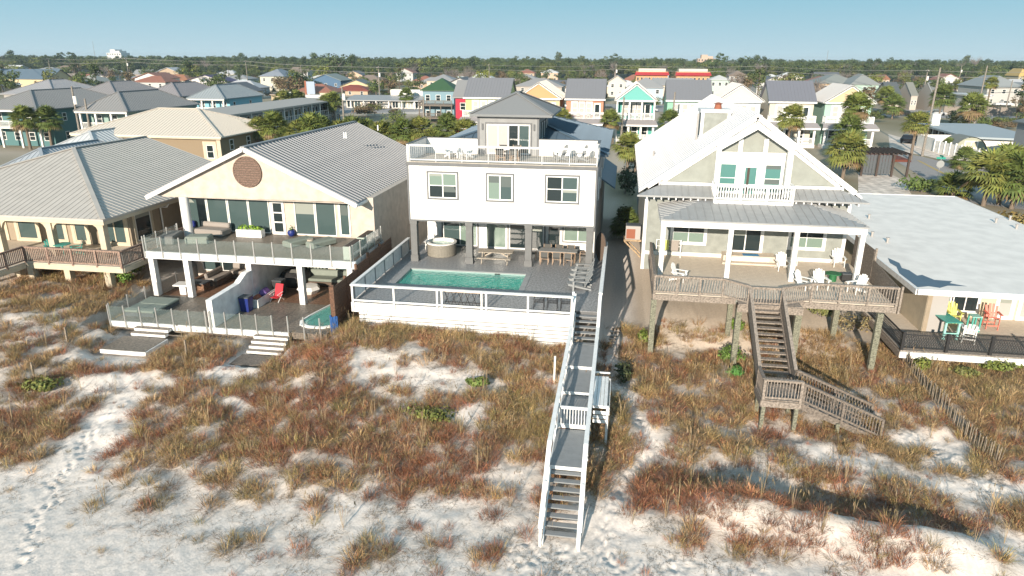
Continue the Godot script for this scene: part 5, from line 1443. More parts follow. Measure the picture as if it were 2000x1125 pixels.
	var ped := T("pedestal_table", "white square pedestal table near the left front columns", "table", "", Vector3(-27.0, y, -37.3), true, 0.1)
	bx(ped, "pedestal", "plastic_white", -0.2, 0, -0.2, 0.2, 0.6, 0.2); bx(ped, "table_top", "plastic_white", -0.5, 0.6, -0.4, 0.5, 0.68, 0.4)
	var fire := T("fire_table", "low red brown table with slate top behind the pedestal table", "table", "", Vector3(-26.8, y, -38.4), true)
	bx(fire, "base", "ipe", -0.65, 0, -0.35, 0.65, 0.42, 0.35); bx(fire, "table_top", "slate_cover", -0.75, 0.42, -0.42, 0.75, 0.48, 0.42)
	var lid := T("spa_cover", "flat grey green folding spa cover on the lower left deck corner", "spa cover", "", Vector3(-27.1, y, -34.3), true)
	for s in [-1, 1]: mb = MB.new(); mb.cbox(Vector3(0, 0.3, s * 0.62), Vector3(2.0, 0.14, 1.22), 0.05); P("cover_half", mb, "cushion_green", lid)
	bx(lid, "spa_side", "slate_cover", -0.95, 0, -1.18, 0.95, 0.229, 1.18)
	cushion_piece("sofa", "grey green cushioned sofa under the curtains on the lower right deck", "sofa", Vector3(-18.6, y, -40.6), 0, Vector3(3.1, 0.5, 1.0), "cushion_green", 0.45, "", "wicker")
	cushion_piece("sofa", "short wicker sofa arm with beige seat at the right end", "sofa", Vector3(-17.0, y, -39.4), -PI / 2, Vector3(1.4, 0.5, 0.9), "cushion", 0.3, "", "wicker")
	var rk := T("stone_table", "white faceted stone coffee table beside the red beach chair", "table", "", Vector3(-19.3, y, -38.8), true)
	mb = MB.new(); mb.lathe(Vector3.ZERO, [Vector2(0.5, 0), Vector2(0.75, 0.28), Vector2(0.6, 0.48), Vector2(0, 0.5)], 7); P("stone", mb, "plastic_white", rk)
	var stl := T("garden_stool", "white drum garden stool by the brown fence", "stool", "", Vector3(-16.3, y, -38.6), true)
	mb = MB.new(); mb.lathe(Vector3.ZERO, [Vector2(0.22, 0), Vector2(0.28, 0.1), Vector2(0.24, 0.3), Vector2(0.28, 0.5), Vector2(0.25, 0.55), Vector2(0, 0.56)], 16); P("stool", mb, "plastic_white", stl)
	var rc := T("beach_chair", "red folding beach chair with white tube frame on the lower deck", "chair", "", Vector3(-20.57, 1.7, -36.97), true, -0.1)
	for s in [-0.28, 0.28]:
		br(rc, "frame_tube", "plastic_white", Vector3(s, 0.02, 0.3), Vector3(s, 0.4, -0.2), 0.03, 0.03); br(rc, "frame_tube", "plastic_white", Vector3(s, 0.02, -0.35), Vector3(s, 0.5, 0.25), 0.03, 0.03)
		br(rc, "armrest", "plastic_white", Vector3(s, 0.5, 0.28), Vector3(s, 0.55, -0.3), 0.05, 0.025)
	br(rc, "seat", "red_fabric", Vector3(0, 0.3, 0.3), Vector3(0, 0.24, -0.2), 0.52, 0.02); br(rc, "backrest", "red_fabric", Vector3(0, 0.26, -0.18), Vector3(0, 0.98, -0.48), 0.52, 0.02)
	var dk := T("covered_egg_chair", "large dark covered lounge chair with grey cushion by the dividing wall", "chair", "", Vector3(-20.9, y, -40.3), true)
	mb = MB.new(); mb.lathe(Vector3.ZERO, [Vector2(0.8, 0), Vector2(1.0, 0.35), Vector2(0.95, 0.75), Vector2(0.7, 0.95), Vector2(0, 1.0)], 18); P("cover", mb, "black", dk)
	mb = MB.new(); mb.cbox(Vector3(0.25, 0.95, 0.35), Vector3(0.9, 0.16, 0.5), 0.07, Basis(Vector3(1, 0, 0), 0.35)); P("cushion", mb, "cushion_grey", dk)
	var bn := T("blue_bin", "dark blue lidded bin against the white dividing wall", "bin", "", Vector3(-21.5, y, -35.1), true)
	mb = MB.new(); mb.hexa([Vector3(-0.24, 0, 0.24), Vector3(0.24, 0, 0.24), Vector3(0.24, 0, -0.24), Vector3(-0.24, 0, -0.24), Vector3(-0.3, 0.85, 0.3), Vector3(0.3, 0.85, 0.3), Vector3(0.3, 0.85, -0.3), Vector3(-0.3, 0.85, -0.3)]); P("bin_body", mb, "blue_plastic", bn)
	bx(bn, "lid", "slate_cover", -0.31, 0.86, -0.31, 0.31, 0.92, 0.31)
	var tr := T("toy_trough", "white trough of purple beach toys along the dividing wall", "trough", "", Vector3(-21.4, y, -36.7), true)
	bx(tr, "trough_side", "white", 0.3, 0, -1.1, 0.36, 0.5, 1.1); bx(tr, "trough_side", "white", -0.36, 0, -1.1, -0.3, 0.5, 1.1); bx(tr, "trough_end", "white", -0.3, 0, 1.04, 0.3, 0.5, 1.1); bx(tr, "trough_floor", "white", -0.3, 0, -1.1, 0.3, 0.05, 1.04)
	mb = MB.new(); mb.cbox(Vector3(0, 0.5, -0.4), Vector3(0.5, 0.5, 0.9), 0.2); P("toy_bag", mb, "purple", tr)
	mb = MB.new(); mb.cbox(Vector3(0, 0.42, 0.5), Vector3(0.45, 0.4, 0.6), 0.15); P("toy_bag", mb, "rust", tr)
	var bk := T("black_bin", "tall black bin behind the trough of toys", "bin", "", Vector3(-21.0, y, -38.2), true)
	bx(bk, "bin_body", "black", -0.3, 0, -0.28, 0.3, 0.95, 0.28); bx(bk, "lid", "slate_cover", -0.32, 0.951, -0.3, 0.32, 1.0, 0.3)
	var twl := T("beach_towel", "dark blue towel hanging on the front end of the brown fence", "towel", "", Vector3(-15.05, 1.5, -32.78), true)
	mb = MB.new()
	for i in 5: mb.cbox(Vector3(-0.16 + i * 0.09, 0.6 - 0.04 * (i % 2), 0.03 * (i % 2)), Vector3(0.1, 1.2 - 0.1 * (i % 3), 0.07), 0.03)
	P("cloth", mb, "blue_cloth", twl)
	# ---- sage house porch
	var D := 4.2
	var wa := adirondack("adirondack_chair", "plastic_white", "white adirondack chair alone on the left part of the weathered deck", "white adirondack chairs of the sage house", 5, 0.06)
	wa.position = Vector3(3.6, D, -37.5); wa.rotation.y = 1.2
	dup(wa, Vector3(9.71, 4.2, -40.63), 0.1, "white adirondack chair against the sage wall beside the sliding door")
	dup(wa, Vector3(13.23, 4.2, -42.1), 0.0, "white adirondack chair against the sage wall near the right porch corner")
	dup(wa, Vector3(10.15, D, -37.2), 0.9, "white adirondack chair facing right, leftmost of three behind the right railing")
	dup(wa, Vector3(11.05, D, -37.4), 0.15, "white adirondack chair, middle one of three behind the right railing")
	dup(wa, Vector3(12.7, D, -37.0), -1.1, "white adirondack chair facing left by the right porch column")
	var sm_ := T("small_table", "small white side table between two chairs against the sage wall", "table", "", Vector3(10.6, D, -41.9), true)
	bx(sm_, "table_top", "plastic_white", -0.22, 0.42, -0.22, 0.22, 0.45, 0.22)
	for q in [[-1, -1], [1, -1], [-1, 1], [1, 1]]: bx(sm_, "leg", "plastic_white", q[0] * 0.18 - 0.02, 0, q[1] * 0.18 - 0.02, q[0] * 0.18 + 0.02, 0.419, q[1] * 0.18 + 0.02)
	var gt := T("round_table", "low round table with green top between the deck chairs", "table", "", Vector3(12.1, D, -39.0), true)
	mb = MB.new(); mb.lathe(Vector3.ZERO, [Vector2(0.2, 0), Vector2(0.2, 0.4), Vector2(0.42, 0.42), Vector2(0.42, 0.47), Vector2(0, 0.47)], 18); P("drum", mb, "green_plastic", gt)
	bx(T("cooler", "black cooler box by the right porch column", "cooler", "", Vector3(12.85, D, -39.2), true), "box", "black", -0.25, 0, -0.2, 0.25, 0.4, 0.2)
	bx(get_node("cooler"), "lid", "slate_cover", -0.26, 0.401, -0.21, 0.26, 0.45, 0.21)
	var dm := MB.new(); dm.cbox(Vector3(8.15, 4.635, -42.2), Vector3(0.95, 0.025, 0.5), 0.01)
	top("door_mat", dm, "mat_blue", "blue door mat on the step at the sage house sliding door", "mat")
	var rkk := T("towel_rack", "white towel rack with pale towels at the porch's left end", "rack", "", Vector3(3.2, D, -42.3), true)
	for s in [-0.75, 0.75]: bx(rkk, "rack_leg", "plastic_white", s - 0.02, 0, -0.02, s + 0.02, 1.15, 0.02)
	for yy in [0.7, 1.1]: bx(rkk, "rack_bar", "plastic_white", -0.73, yy, -0.015, 0.73, yy + 0.03, 0.015)
	bx(rkk, "towel", "lime_paint", -0.5, 0.5, -0.03, 0.0, 1.12, 0.035); bx(rkk, "towel", "cushion", 0.1, 0.45, -0.03, 0.6, 1.12, 0.035)
	var ac := T("air_conditioner", "brown and grey air conditioner on a wooden wall bracket", "air conditioner", "", Vector3(1.0, 4.1, -46.8), true)
	bx(ac, "unit_body", "unit_grey", -0.45, 0.12, -0.45, 0.55, 1.05, 0.45); bx(ac, "coil_panel", "rust", -0.4, 0.18, 0.451, 0.2, 0.85, 0.47); bx(ac, "top_grille", "slate_cover", -0.42, 1.051, -0.42, 0.52, 1.09, 0.42)
	bx(ac, "platform", "new_wood", -0.55, 0, -0.55, 0.64, 0.119, 0.55)
	for s in [-0.5, 0.5]: br(ac, "bracket", "new_wood", Vector3(-0.5, 0, s), Vector3(0.64, -1.1, s), 0.08, 0.1)
	# ---- flat house terrace
	var tt := T("bar_table", "tall teal topped bar table on the black railed terrace", "table", "", Vector3(18.1, 1.6, -38.5), true, 0.1)
	for i in 4: bx(tt, "top_slat", "teal_paint", -0.42 + i * 0.215, 1.0, -0.95, -0.22 + i * 0.215, 1.04, 0.95)
	for q in [[-0.35, -0.8], [0.35, -0.8], [-0.35, 0.8], [0.35, 0.8]]: bx(tt, "leg", "aqua_paint", q[0] - 0.05, 0, q[1] - 0.05, q[0] + 0.05, 0.999, q[1] + 0.05)
	for z in [-0.8, 0.8]: bx(tt, "stretcher", "aqua_paint", -0.3, 0.3, z - 0.03, 0.3, 0.38, z + 0.03)
	var lc := adirondack("bar_chair", "lime_paint", "tall lime green adirondack bar chair on the right terrace", "", 5, 0.05, 0.3)
	lc.position = Vector3(19.2, 1.6, -40.0)
	var yc := adirondack("bar_chair", "yellow_paint", "tall yellow bar chair half hidden behind the teal bar table", "", 5, 0.0, 0.3)
	yc.position = Vector3(17.9, 1.6, -40.3); yc.rotation.y = 0.5
	var cc := adirondack("bar_chair", "coral_paint", "tall coral red adirondack bar chair right of the small aqua table", "", 4, 0.05, 0.35)
	cc.position = Vector3(21.2, 1.6, -39.9); cc.rotation.y = -0.15
	var at_ := T("end_table", "small tall aqua table between the lime and coral chairs", "table", "", Vector3(20.05, 1.6, -39.4), true)
	bx(at_, "table_top", "aqua_paint", -0.25, 0.85, -0.3, 0.25, 0.89, 0.3)
	for q in [[-1, -1], [1, -1], [-1, 1], [1, 1]]: bx(at_, "leg", "teal_paint", q[0] * 0.2 - 0.04, 0, q[1] * 0.25 - 0.04, q[0] * 0.2 + 0.04, 0.849, q[1] * 0.25 + 0.04)
	var pc := adirondack("bar_chair", "flat_white", "tall pale chair seen from behind at the teal bar table", "", 4, -0.1, 0.3)
	pc.position = Vector3(19.0, 1.6, -37.6); pc.rotation.y = PI - 0.3
	# ---- tan house deck
	var tg := T("round_table", "small green round table on the tan house deck", "table", "", Vector3(-35.28, 3.8, -37.43), true)
	mb = MB.new(); mb.lathe(Vector3.ZERO, [Vector2(0.05, 0), Vector2(0.05, 0.68), Vector2(0.5, 0.7), Vector2(0.5, 0.74), Vector2(0, 0.74)], 16); P("table", mb, "teal_paint", tg)
	for q in [[Vector3(-34.48, 3.8, -37.57), -0.9, "teal_paint", "green deck chair with a pale towel right of the green table"], [Vector3(-36.15, 3.8, -37.52), 0.9, "teal_paint", "green deck chair left of the green table"]]:
		var ch := adirondack("adirondack_chair", q[2], q[3], "")
		ch.position = q[0]; ch.rotation.y = q[1]
		if q[1] < 0: br(ch, "towel", "cushion", Vector3(0, 0.35, -0.19), Vector3(0, 1.0, -0.45), 0.55, 0.03)

# ---------------------------------------------------------------- the streets behind
func cm(c: Color, rough := 0.8) -> String:
	var key := "c_%.2f_%.2f_%.2f" % [c.r, c.g, c.b]
	if not M.has(key): mat(key, c.r, c.g, c.b, rough)
	return key

func simple_house(called: String, label: String, short: String, L: Vector3, R: Vector3, yr: float, dp: float, wc: Color, rc: Color, kind := "hip", nwin := 3, y0 := 1.9, step := 0.0, cat := "house", winm := "glass_dark", side := 2, porch := 0.0) -> Node3D:
	var x0 := L.x; var x1 := R.x; var ye := L.y; var zf := (L.z + R.z) * 0.5; var zb := zf - dp
	var t := T(called, label, cat, "", Vector3((x0 + x1) * 0.5, y0, (zf + zb) * 0.5))
	if short != "": houses.append([(x0 + x1) * 0.5, (zf + zb) * 0.5, short])
	var o: float = min(0.5, (x1 - x0) * 0.08)
	var mb := MB.new()
	var zw := zf - o - porch
	mb.box(x0 + o, y0, zb + o, x1 - o, ye - 0.02, zw)
	if kind == "gable": mb.poly([Vector3(x0 + o, ye - 0.02, zf - o - 0.2), Vector3(x1 - o, ye - 0.02, zf - o - 0.2), Vector3((x0 + x1) * 0.5, yr - 0.2, zf - o - 0.2)], Vector3(0, 0, 0.2))
	if kind == "side":
		for s in [x0 + o, x1 - o - 0.2]: mb.poly([Vector3(s, ye - 0.02, zf - o), Vector3(s, ye - 0.02, zb + o), Vector3(s, yr - 0.2, (zf + zb) * 0.5)], Vector3(0.2, 0, 0))
	P("wall", mb, cm(wc), t)
	var rm := cm(rc, 0.6)
	if kind == "hip": hip_roof(t, x0, x1, zf, zb, ye, yr, rm, step, rm if step > 0 else "", 0.08, 0.035)
	elif kind == "gable": gable_roof(t, x0 - 0.1, x1 + 0.1, zf + 0.2, zb, ye, yr, rm, step, true, 0.06, 0.035)
	elif kind == "side": gable_roof(t, x0, x1, zf, zb, ye, yr, rm, step, false)
	else:
		mb = MB.new(); mb.box(x0, ye, zb, x1, yr, zf); P("roof", mb, rm, t)
	var hgt := ye - y0
	var floors := 2 if hgt > 4.6 else 1
	for f in floors:
		var fy := y0 + hgt / floors * (f + 0.52)
		for i in nwin:
			var x := lerpf(x0 + o, x1 - o, (i + 0.5) / nwin)
			win(t, Vector3(x, fy, zw), min(1.1, (x1 - x0) / nwin * 0.5), 1.35, 0, "white", winm, 1, 2, 0.09)
		for i in side:
			win(t, Vector3(x1 - o, fy, lerpf(zf - o, zb + o, (i + 0.6) / (side + 0.4))), 0.9, 1.3, PI / 2, "white", winm, 1, 2, 0.09)
	if porch > 0.0:
		bx(t, "balcony_floor", "flat_white", x0 + o, y0 + 3.0, zw, x1 - o, y0 + 3.2, zf - o)
		rail(t, Vector3(x0 + o, y0 + 3.2, zf - o - 0.1), Vector3(x1 - o, y0 + 3.2, zf - o - 0.1), "flat_white", 1.0, 3.0, 0.2, 0.06, 0.1, 0.12, false)
		bx(t, "eave_board", "flat_white", x0 + 0.1, ye - 0.35, zf - 0.12, x1 - 0.1, ye - 0.15, zf - 0.02)
		for i in 4:
			var x := lerpf(x0 + o + 0.1, x1 - o - 0.1, i / 3.0)
			bx(t, "porch_column", "flat_white", x - 0.14, y0, zf - o - 0.24, x + 0.14, ye - 0.15, zf - o + 0.04)
	return t

# two storey cottages with stacked porches across the road
func cottage(label: String, short: String, x0: float, x1: float, style: String, wc: Color, gc: Color, rc: Color, zf := -125.0, recess := false):
	var t := T("porch_cottage", label, "house", "", Vector3((x0 + x1) * 0.5, 2.0, zf - 5))
	houses.append([(x0 + x1) * 0.5, zf - 5, short])
	var w := x1 - x0; var zb := zf - 11.0; var ye := 9.35; var yf := 5.75
	var mb := MB.new()
	mb.box(x0 + 0.4, 2.0, zb, x1 - 0.4, ye, zf)
	var wm := cm(wc)
	P("wall", mb, wm, t)
	var zp := zf + 2.6
	if style == "side":
		var zr := zf - 4.2
		gable_roof(t, x0 + 0.1, x1 - 0.1, zf + 0.5, zf - 8.9, ye, 12.6, cm(rc, 0.6), 0.55, false, 0.06, 0.035)
		mb = MB.new()
		for s in [x0 + 0.4, x1 - 0.6]: mb.poly([Vector3(s, ye, zf), Vector3(s, ye, zf - 8.4), Vector3(s, 12.3, zr)], Vector3(0.2, 0, 0))
		P("gable_end", mb, wm, t)
		bx(t, "fascia", "white", x0 + 0.05, ye - 0.28, zf + 0.5, x1 - 0.05, ye - 0.02, zf + 0.58)
	else:
		var zg := zf + (2.3 if recess else 0.5)
		gable_roof(t, x0 - 0.15, x1 + 0.15, zg + 0.25, zb, ye - 0.05, 12.1, cm(rc, 0.6), 0.55, true, 0.06, 0.03)
		mb = MB.new(); mb.poly([Vector3(x0 + 0.3, ye, zg - 0.2), Vector3(x1 - 0.3, ye, zg - 0.2), Vector3((x0 + x1) * 0.5, 11.8, zg - 0.2)], Vector3(0, 0, 0.2))
		P("gable", mb, cm(gc), t)
		mb = MB.new()
		for s in [x0, x1]: mb.bar(Vector3(s, ye - 0.08, zg + 0.2), Vector3((x0 + x1) * 0.5, 11.95, zg + 0.2), 0.1, 0.34)
		mb.box(x0 + 0.3, ye - 0.3, zg - 0.02, x1 - 0.3, ye - 0.01, zg + 0.06)
		P("barge_board", mb, "white", t)
	# lower porch and its roof, which is the balcony floor
	roof_faces(t, [[Vector3(x0 - 0.35, yf - 0.35, zp + 0.7), Vector3(x1 + 0.35, yf - 0.35, zp + 0.7), Vector3(x1, yf + 0.3, zp - 0.6), Vector3(x0, yf + 0.3, zp - 0.6)]], cm(Color(0.259, 0.238, 0.238)), 0.0, "porch_roof", 0.1)
	bx(t, "porch_fascia", "white", x0 - 0.35, yf - 0.72, zp + 0.62, x1 + 0.35, yf - 0.46, zp + 0.7)
	bx(t, "balcony_floor", "white", x0 + 0.1, yf + 0.05, zf, x1 - 0.1, yf + 0.28, zp - 0.62)
	bx(t, "porch_floor", "white", x0 + 0.1, 2.0, zf, x1 - 0.1, 2.5, zp)
	for i in 4:
		var x := lerpf(x0 + 0.35, x1 - 0.35, i / 3.0)
		bx(t, "porch_post", "white", x - 0.17, 2.5, zp - 0.35, x + 0.17, yf - 0.46, zp - 0.01)
		if recess: bx(t, "upper_post", "white", x - 0.13, yf + 0.29, zf + 1.9, x + 0.13, ye - 0.05, zf + 2.16)
	for q in [[yf + 0.28, zp - 0.75], [2.5, zp - 0.15]]:
		rail(t, Vector3(x0 + 0.3, q[0], q[1]), Vector3(x1 - 0.3, q[0], q[1]), "white_rail", 1.1, w / 4.0, 0.17, 0.06, 0.13, 0.12, false)
	for sx in [x0 + 0.3, x1 - 0.3]: rail(t, Vector3(sx, yf + 0.28, zf + 0.1), Vector3(sx, yf + 0.28, zp - 0.85), "white_rail", 1.1, 2.0, 0.17, 0.06, 0.1, 0.12, false)
	for i in 3: win(t, Vector3(x0 + w * (0.26 + 0.17 * i), 7.7, zf), 1.05, 2.0, 0, "white", "glass_pale", 1, 2, 0.12, 0.14, "white")
	win(t, Vector3(x0 + w * 0.8, 7.35, zf), 1.0, 2.3, 0, "white", "glass_dark" if recess or style == "side" else "glass_pale", 1, 1, 0.12, 0.1, "white", "door")
	for i in 3: win(t, Vector3(x0 + w * (0.25 + 0.25 * i), 3.85, zf), 1.05, 1.9 if i != 1 else 2.4, 0, "white", "glass_dark", 1, 2, 0.1, 0.12, "white", "window" if i != 1 else "door")
	win(t, Vector3(x1 - 0.4, 7.6, zf - 5), 0.9, 1.4, PI / 2, "white", "glass_dark", 1, 2, 0.1)
	# chairs on the balcony belong to the view
	for i in 2:
		var ch := T("porch_chair", ["left", "right"][i] + " small pale chair on the balcony of the " + short, "chair", "balcony chairs of the " + short, Vector3(x0 + w * (0.35 + 0.25 * i), yf + 0.28, zf + 1.1), true)
		bx(ch, "seat", "planter_green", -0.28, 0.4, -0.25, 0.28, 0.46, 0.28); bx(ch, "backrest", "planter_green", -0.28, 0.461, -0.28, 0.28, 1.05, -0.22)
		for k in [-0.25, 0.25]: bx(ch, "leg", "planter_green", k - 0.03, 0, 0.18, k + 0.03, 0.399, 0.25); bx(ch, "leg", "planter_green", k - 0.03, 0, -0.28, k + 0.03, 0.399, -0.21)

const HOTEL := Color(0.50, 0.27, 0.13)
func background_houses():
	var G := Color(0.288, 0.288, 0.302)
	cottage("lime green cottage with grey side gabled roof behind the rooftop tower", "lime green cottage", -28.9, -20.2, "side", Color(0.36, 0.43, 0.20), Color.WHITE, Color(0.17, 0.175, 0.19))
	cottage("pale orange gabled cottage with cream trim, mostly behind the tower roof", "pale orange cottage", -19.2, -11.0, "gable", Color(0.475, 0.396, 0.259), Color(0.518, 0.281, 0.137), Color(0.533, 0.504, 0.454))
	cottage("salmon pink cottage with grey side gabled roof", "salmon pink cottage", -10.6, -3.3, "side", Color(0.475, 0.209, 0.137), Color.WHITE, Color(0.165, 0.17, 0.19))
	cottage("aqua cottage with white edged gable and recessed upper porch", "aqua cottage", -1.6, 5.4, "gable", Color(0.072, 0.302, 0.266), Color(0.122, 0.374, 0.338), Color(0.504, 0.49, 0.461), -125.0, true)
	cottage("mint green cottage with long grey side gabled roof", "mint green cottage", 6.9, 14.9, "side", Color(0.216, 0.432, 0.317), Color.WHITE, Color(0.165, 0.17, 0.195))
	cottage("very pale blue gabled cottage behind the sage house ridge", "pale blue cottage", 15.4, 23.2, "gable", Color(0.432, 0.49, 0.533), Color(0.504, 0.475, 0.432), Color(0.518, 0.504, 0.482))
	cottage("cream white cottage with dark grey side gabled roof", "cream white cottage", 23.9, 31.8, "side", Color(0.518, 0.475, 0.389), Color.WHITE, Color(0.15, 0.155, 0.18))
	cottage("mint cottage with pale yellow gable, last of the row", "yellow gabled mint cottage", 32.8, 40.9, "gable", Color(0.302, 0.461, 0.374), Color(0.50, 0.40, 0.255), Color(0.49, 0.475, 0.461))
	# left group
	var R1 := Color(0.235, 0.23, 0.225)
	simple_house("villa", "two storey teal house with grey ribbed hip roof at the far left", "teal villa", Vector3(-102.3, 8, -96.5), Vector3(-90.5, 8, -96.5), 10.65, 22.8, Color(0.07, 0.16, 0.165), R1, "hip", 4, 2.0, 0.5, "house", "glass_dark", 2, 2.6)
	simple_house("villa", "two storey pale teal house with dark ribbed hip roof beside a utility pole", "pale teal villa", Vector3(-84.2, 8, -96.7), Vector3(-75, 8, -96.7), 10.65, 19.0, Color(0.238, 0.338, 0.302), R1, "hip", 3, 2.0, 0.5, "house", "glass_dark", 2, 2.4)
	simple_house("villa", "two storey sky blue house with light grey hip roof", "sky blue house", Vector3(-88.0, 8, -131.3), Vector3(-79.6, 8, -131.3), 10.5, 16.5, Color(0.20, 0.42, 0.50), Color(0.259, 0.288, 0.302), "hip", 3, 2.0, 0.6, "house", "glass_dark", 2, 2.2)
	var dh := simple_house("tan_house", "large tan house with cream ribbed hip roof behind the left beach houses", "large tan house", Vector3(-67, 7, -75.65), Vector3(-46.9, 7, -75.65), 9.65, 14.6, Color(0.238, 0.18, 0.115), Color(0.58, 0.52, 0.44), "hip", 0, 2.0, 0.45, "house", "glass_dark", 3)
	for x in [-64.9, -48.8]: win(dh, Vector3(x, 5.2, -76.15), 0.95, 1.6, 0, "white_rail", "glass_dark", 1, 2, 0.08, 0.4, "cream_trim")
	for x in [-66.4, -47.6]: bx(dh, "corner_board", "cream_trim", x - 0.25, 2.0, -76.16, x + 0.25, 6.7, -76.08)
	bx(dh, "eave_board", "cream_trim", -66.9, 6.7, -75.8, -47.0, 6.95, -75.68)
	simple_house("metal_roof_house", "house at the left edge with pale blue grey metal roof", "pale metal roofed house", Vector3(-58.27, 5.6, -53.28), Vector3(-51.79, 5.6, -56.6), 7.6, 14.0, Color(0.36, 0.331, 0.288), Color(0.302, 0.331, 0.36), "hip", 3, 1.9, 0.45)
	simple_house("white_roof_house", "low house with bright white metal roof left of the large tan house", "white metal roofed house", Vector3(-66.09, 5.4, -68.47), Vector3(-58, 5.4, -69.64), 7.6, 13.0, Color(0.36, 0.331, 0.288), Color(0.49, 0.504, 0.504), "hip", 3, 1.9, 0.6)
	simple_house("villa", "house with light grey hip roof behind the teal villa", "light grey roofed villa", Vector3(-136.8, 8, -135.18), Vector3(-123.22, 8, -138.82), 10.9, 18.0, Color(0.324, 0.31, 0.288), Color(0.317, 0.31, 0.317), "hip", 3, 1.9, 0.6)
	simple_house("villa", "house with brown grey ribbed hip roof behind the pale teal villa", "brown grey roofed villa", Vector3(-118.99, 8, -135.4), Vector3(-108.03, 8, -138.3), 10.7, 18.0, Color(0.302, 0.288, 0.259), Color(0.245, 0.23, 0.23), "hip", 3, 1.9, 0.6)
	simple_house("villa", "house with mauve grey ribbed hip roof left of the sky blue house", "mauve grey roofed villa", Vector3(-102.35, 8, -135.45), Vector3(-92.97, 8, -137.9), 10.6, 18.0, Color(0.302, 0.288, 0.274), Color(0.238, 0.223, 0.23), "hip", 3, 1.9, 0.6)
	# the long two storey motel running away from the sea
	var mt := T("motel", "long two storey blue grey motel wing with flat pale roof running inland", "motel", "", Vector3(-66, 1.9, -115))
	houses.append([-66.0, -118.0, "long motel"])
	var mb := MB.new(); mb.box(-72, 2.0, -150, -63.5, 7.0, -92); P("wall", mb, cm(Color(0.194, 0.259, 0.288)), mt)
	mb = MB.new(); mb.box(-73, 7.0, -151, -61.6, 7.3, -91.2); P("roof", mb, cm(Color(0.36, 0.338, 0.31)), mt)
	bx(mt, "balcony_floor", "unit_grey", -63.5, 4.35, -150, -61.8, 4.5, -92)
	for i in 15:
		var z := -94.0 - 3.9 * i
		for y in [3.1, 5.6]:
			win(mt, Vector3(-63.5, y, z), 1.5, 1.5, PI / 2, "white", "glass_dark", 1, 1, 0.1); win(mt, Vector3(-63.5, y - 0.15, z - 1.8), 0.95, 2.0, PI / 2, "white", "glass_dark", 1, 1, 0.08, 0.0, "", "door")
		bx(mt, "balcony_post", "flat_white", -61.95, 2.0, z - 0.1, -61.8, 6.99, z + 0.1)
	mb = MB.new()
	for i in 60: mb.box(-61.86, 4.5, -92.4 - i * 0.97, -61.82, 5.5, -92.33 - i * 0.97)
	mb.box(-61.88, 5.45, -150, -61.8, 5.52, -92); stuff(P("balcony_bars", mb, "flat_white", mt))
	simple_house("white_annex", "low white flat roofed annex at the inland end of the motel", "", Vector3(-78.74, 4.6, -167.65), Vector3(-74.17, 4.6, -168.75), 4.9, 9.0, Color(0.504, 0.49, 0.475), Color(0.475, 0.461, 0.446), "flat", 2)
	# green roofed house with two decks, and the red one
	var gb := simple_house("deck_house", "light blue house with dark green hip roof and wooden decks", "green roofed blue house", Vector3(-46.54, 9, -157.32), Vector3(-38.15, 9, -156.97), 11.6, 9.0, Color(0.173, 0.274, 0.324), Color(0.035, 0.085, 0.035), "hip", 3, 2.0)
	var g0 := Vector3(-46.54, 9, -157.32); var g1_ := Vector3(-38.15, 9, -156.97)
	for y in [5.9, 3.1]:
		bx(gb, "deck_floor", "weathered", g0.x + 0.2, y - 0.25, g0.z - 0.4, g1_.x - 0.2, y, g0.z + 2.6)
		rail(gb, Vector3(g0.x + 0.3, y, g0.z + 2.5), Vector3(g1_.x - 0.3, y, g0.z + 2.5), "weathered", 1.0, 2.0, 0.16, 0.06, 0.12, 0.12, false)
	for i in 4: bx(gb, "deck_post", "weathered", lerpf(g0.x + 0.3, g1_.x - 0.5, i / 3.0), 2.0, g0.z + 2.3, lerpf(g0.x + 0.5, g1_.x - 0.3, i / 3.0), 5.64, g0.z + 2.5)
	simple_house("red_house", "narrow red house with grey roof between the green roofed and lime houses", "narrow red house", Vector3(-32.2, 9.0, -130), Vector3(-25.5, 9.0, -130), 12.0, 9.0, Color(0.396, 0.0216, 0.0504), Color(0.22, 0.22, 0.22), "side", 2, 2.0)
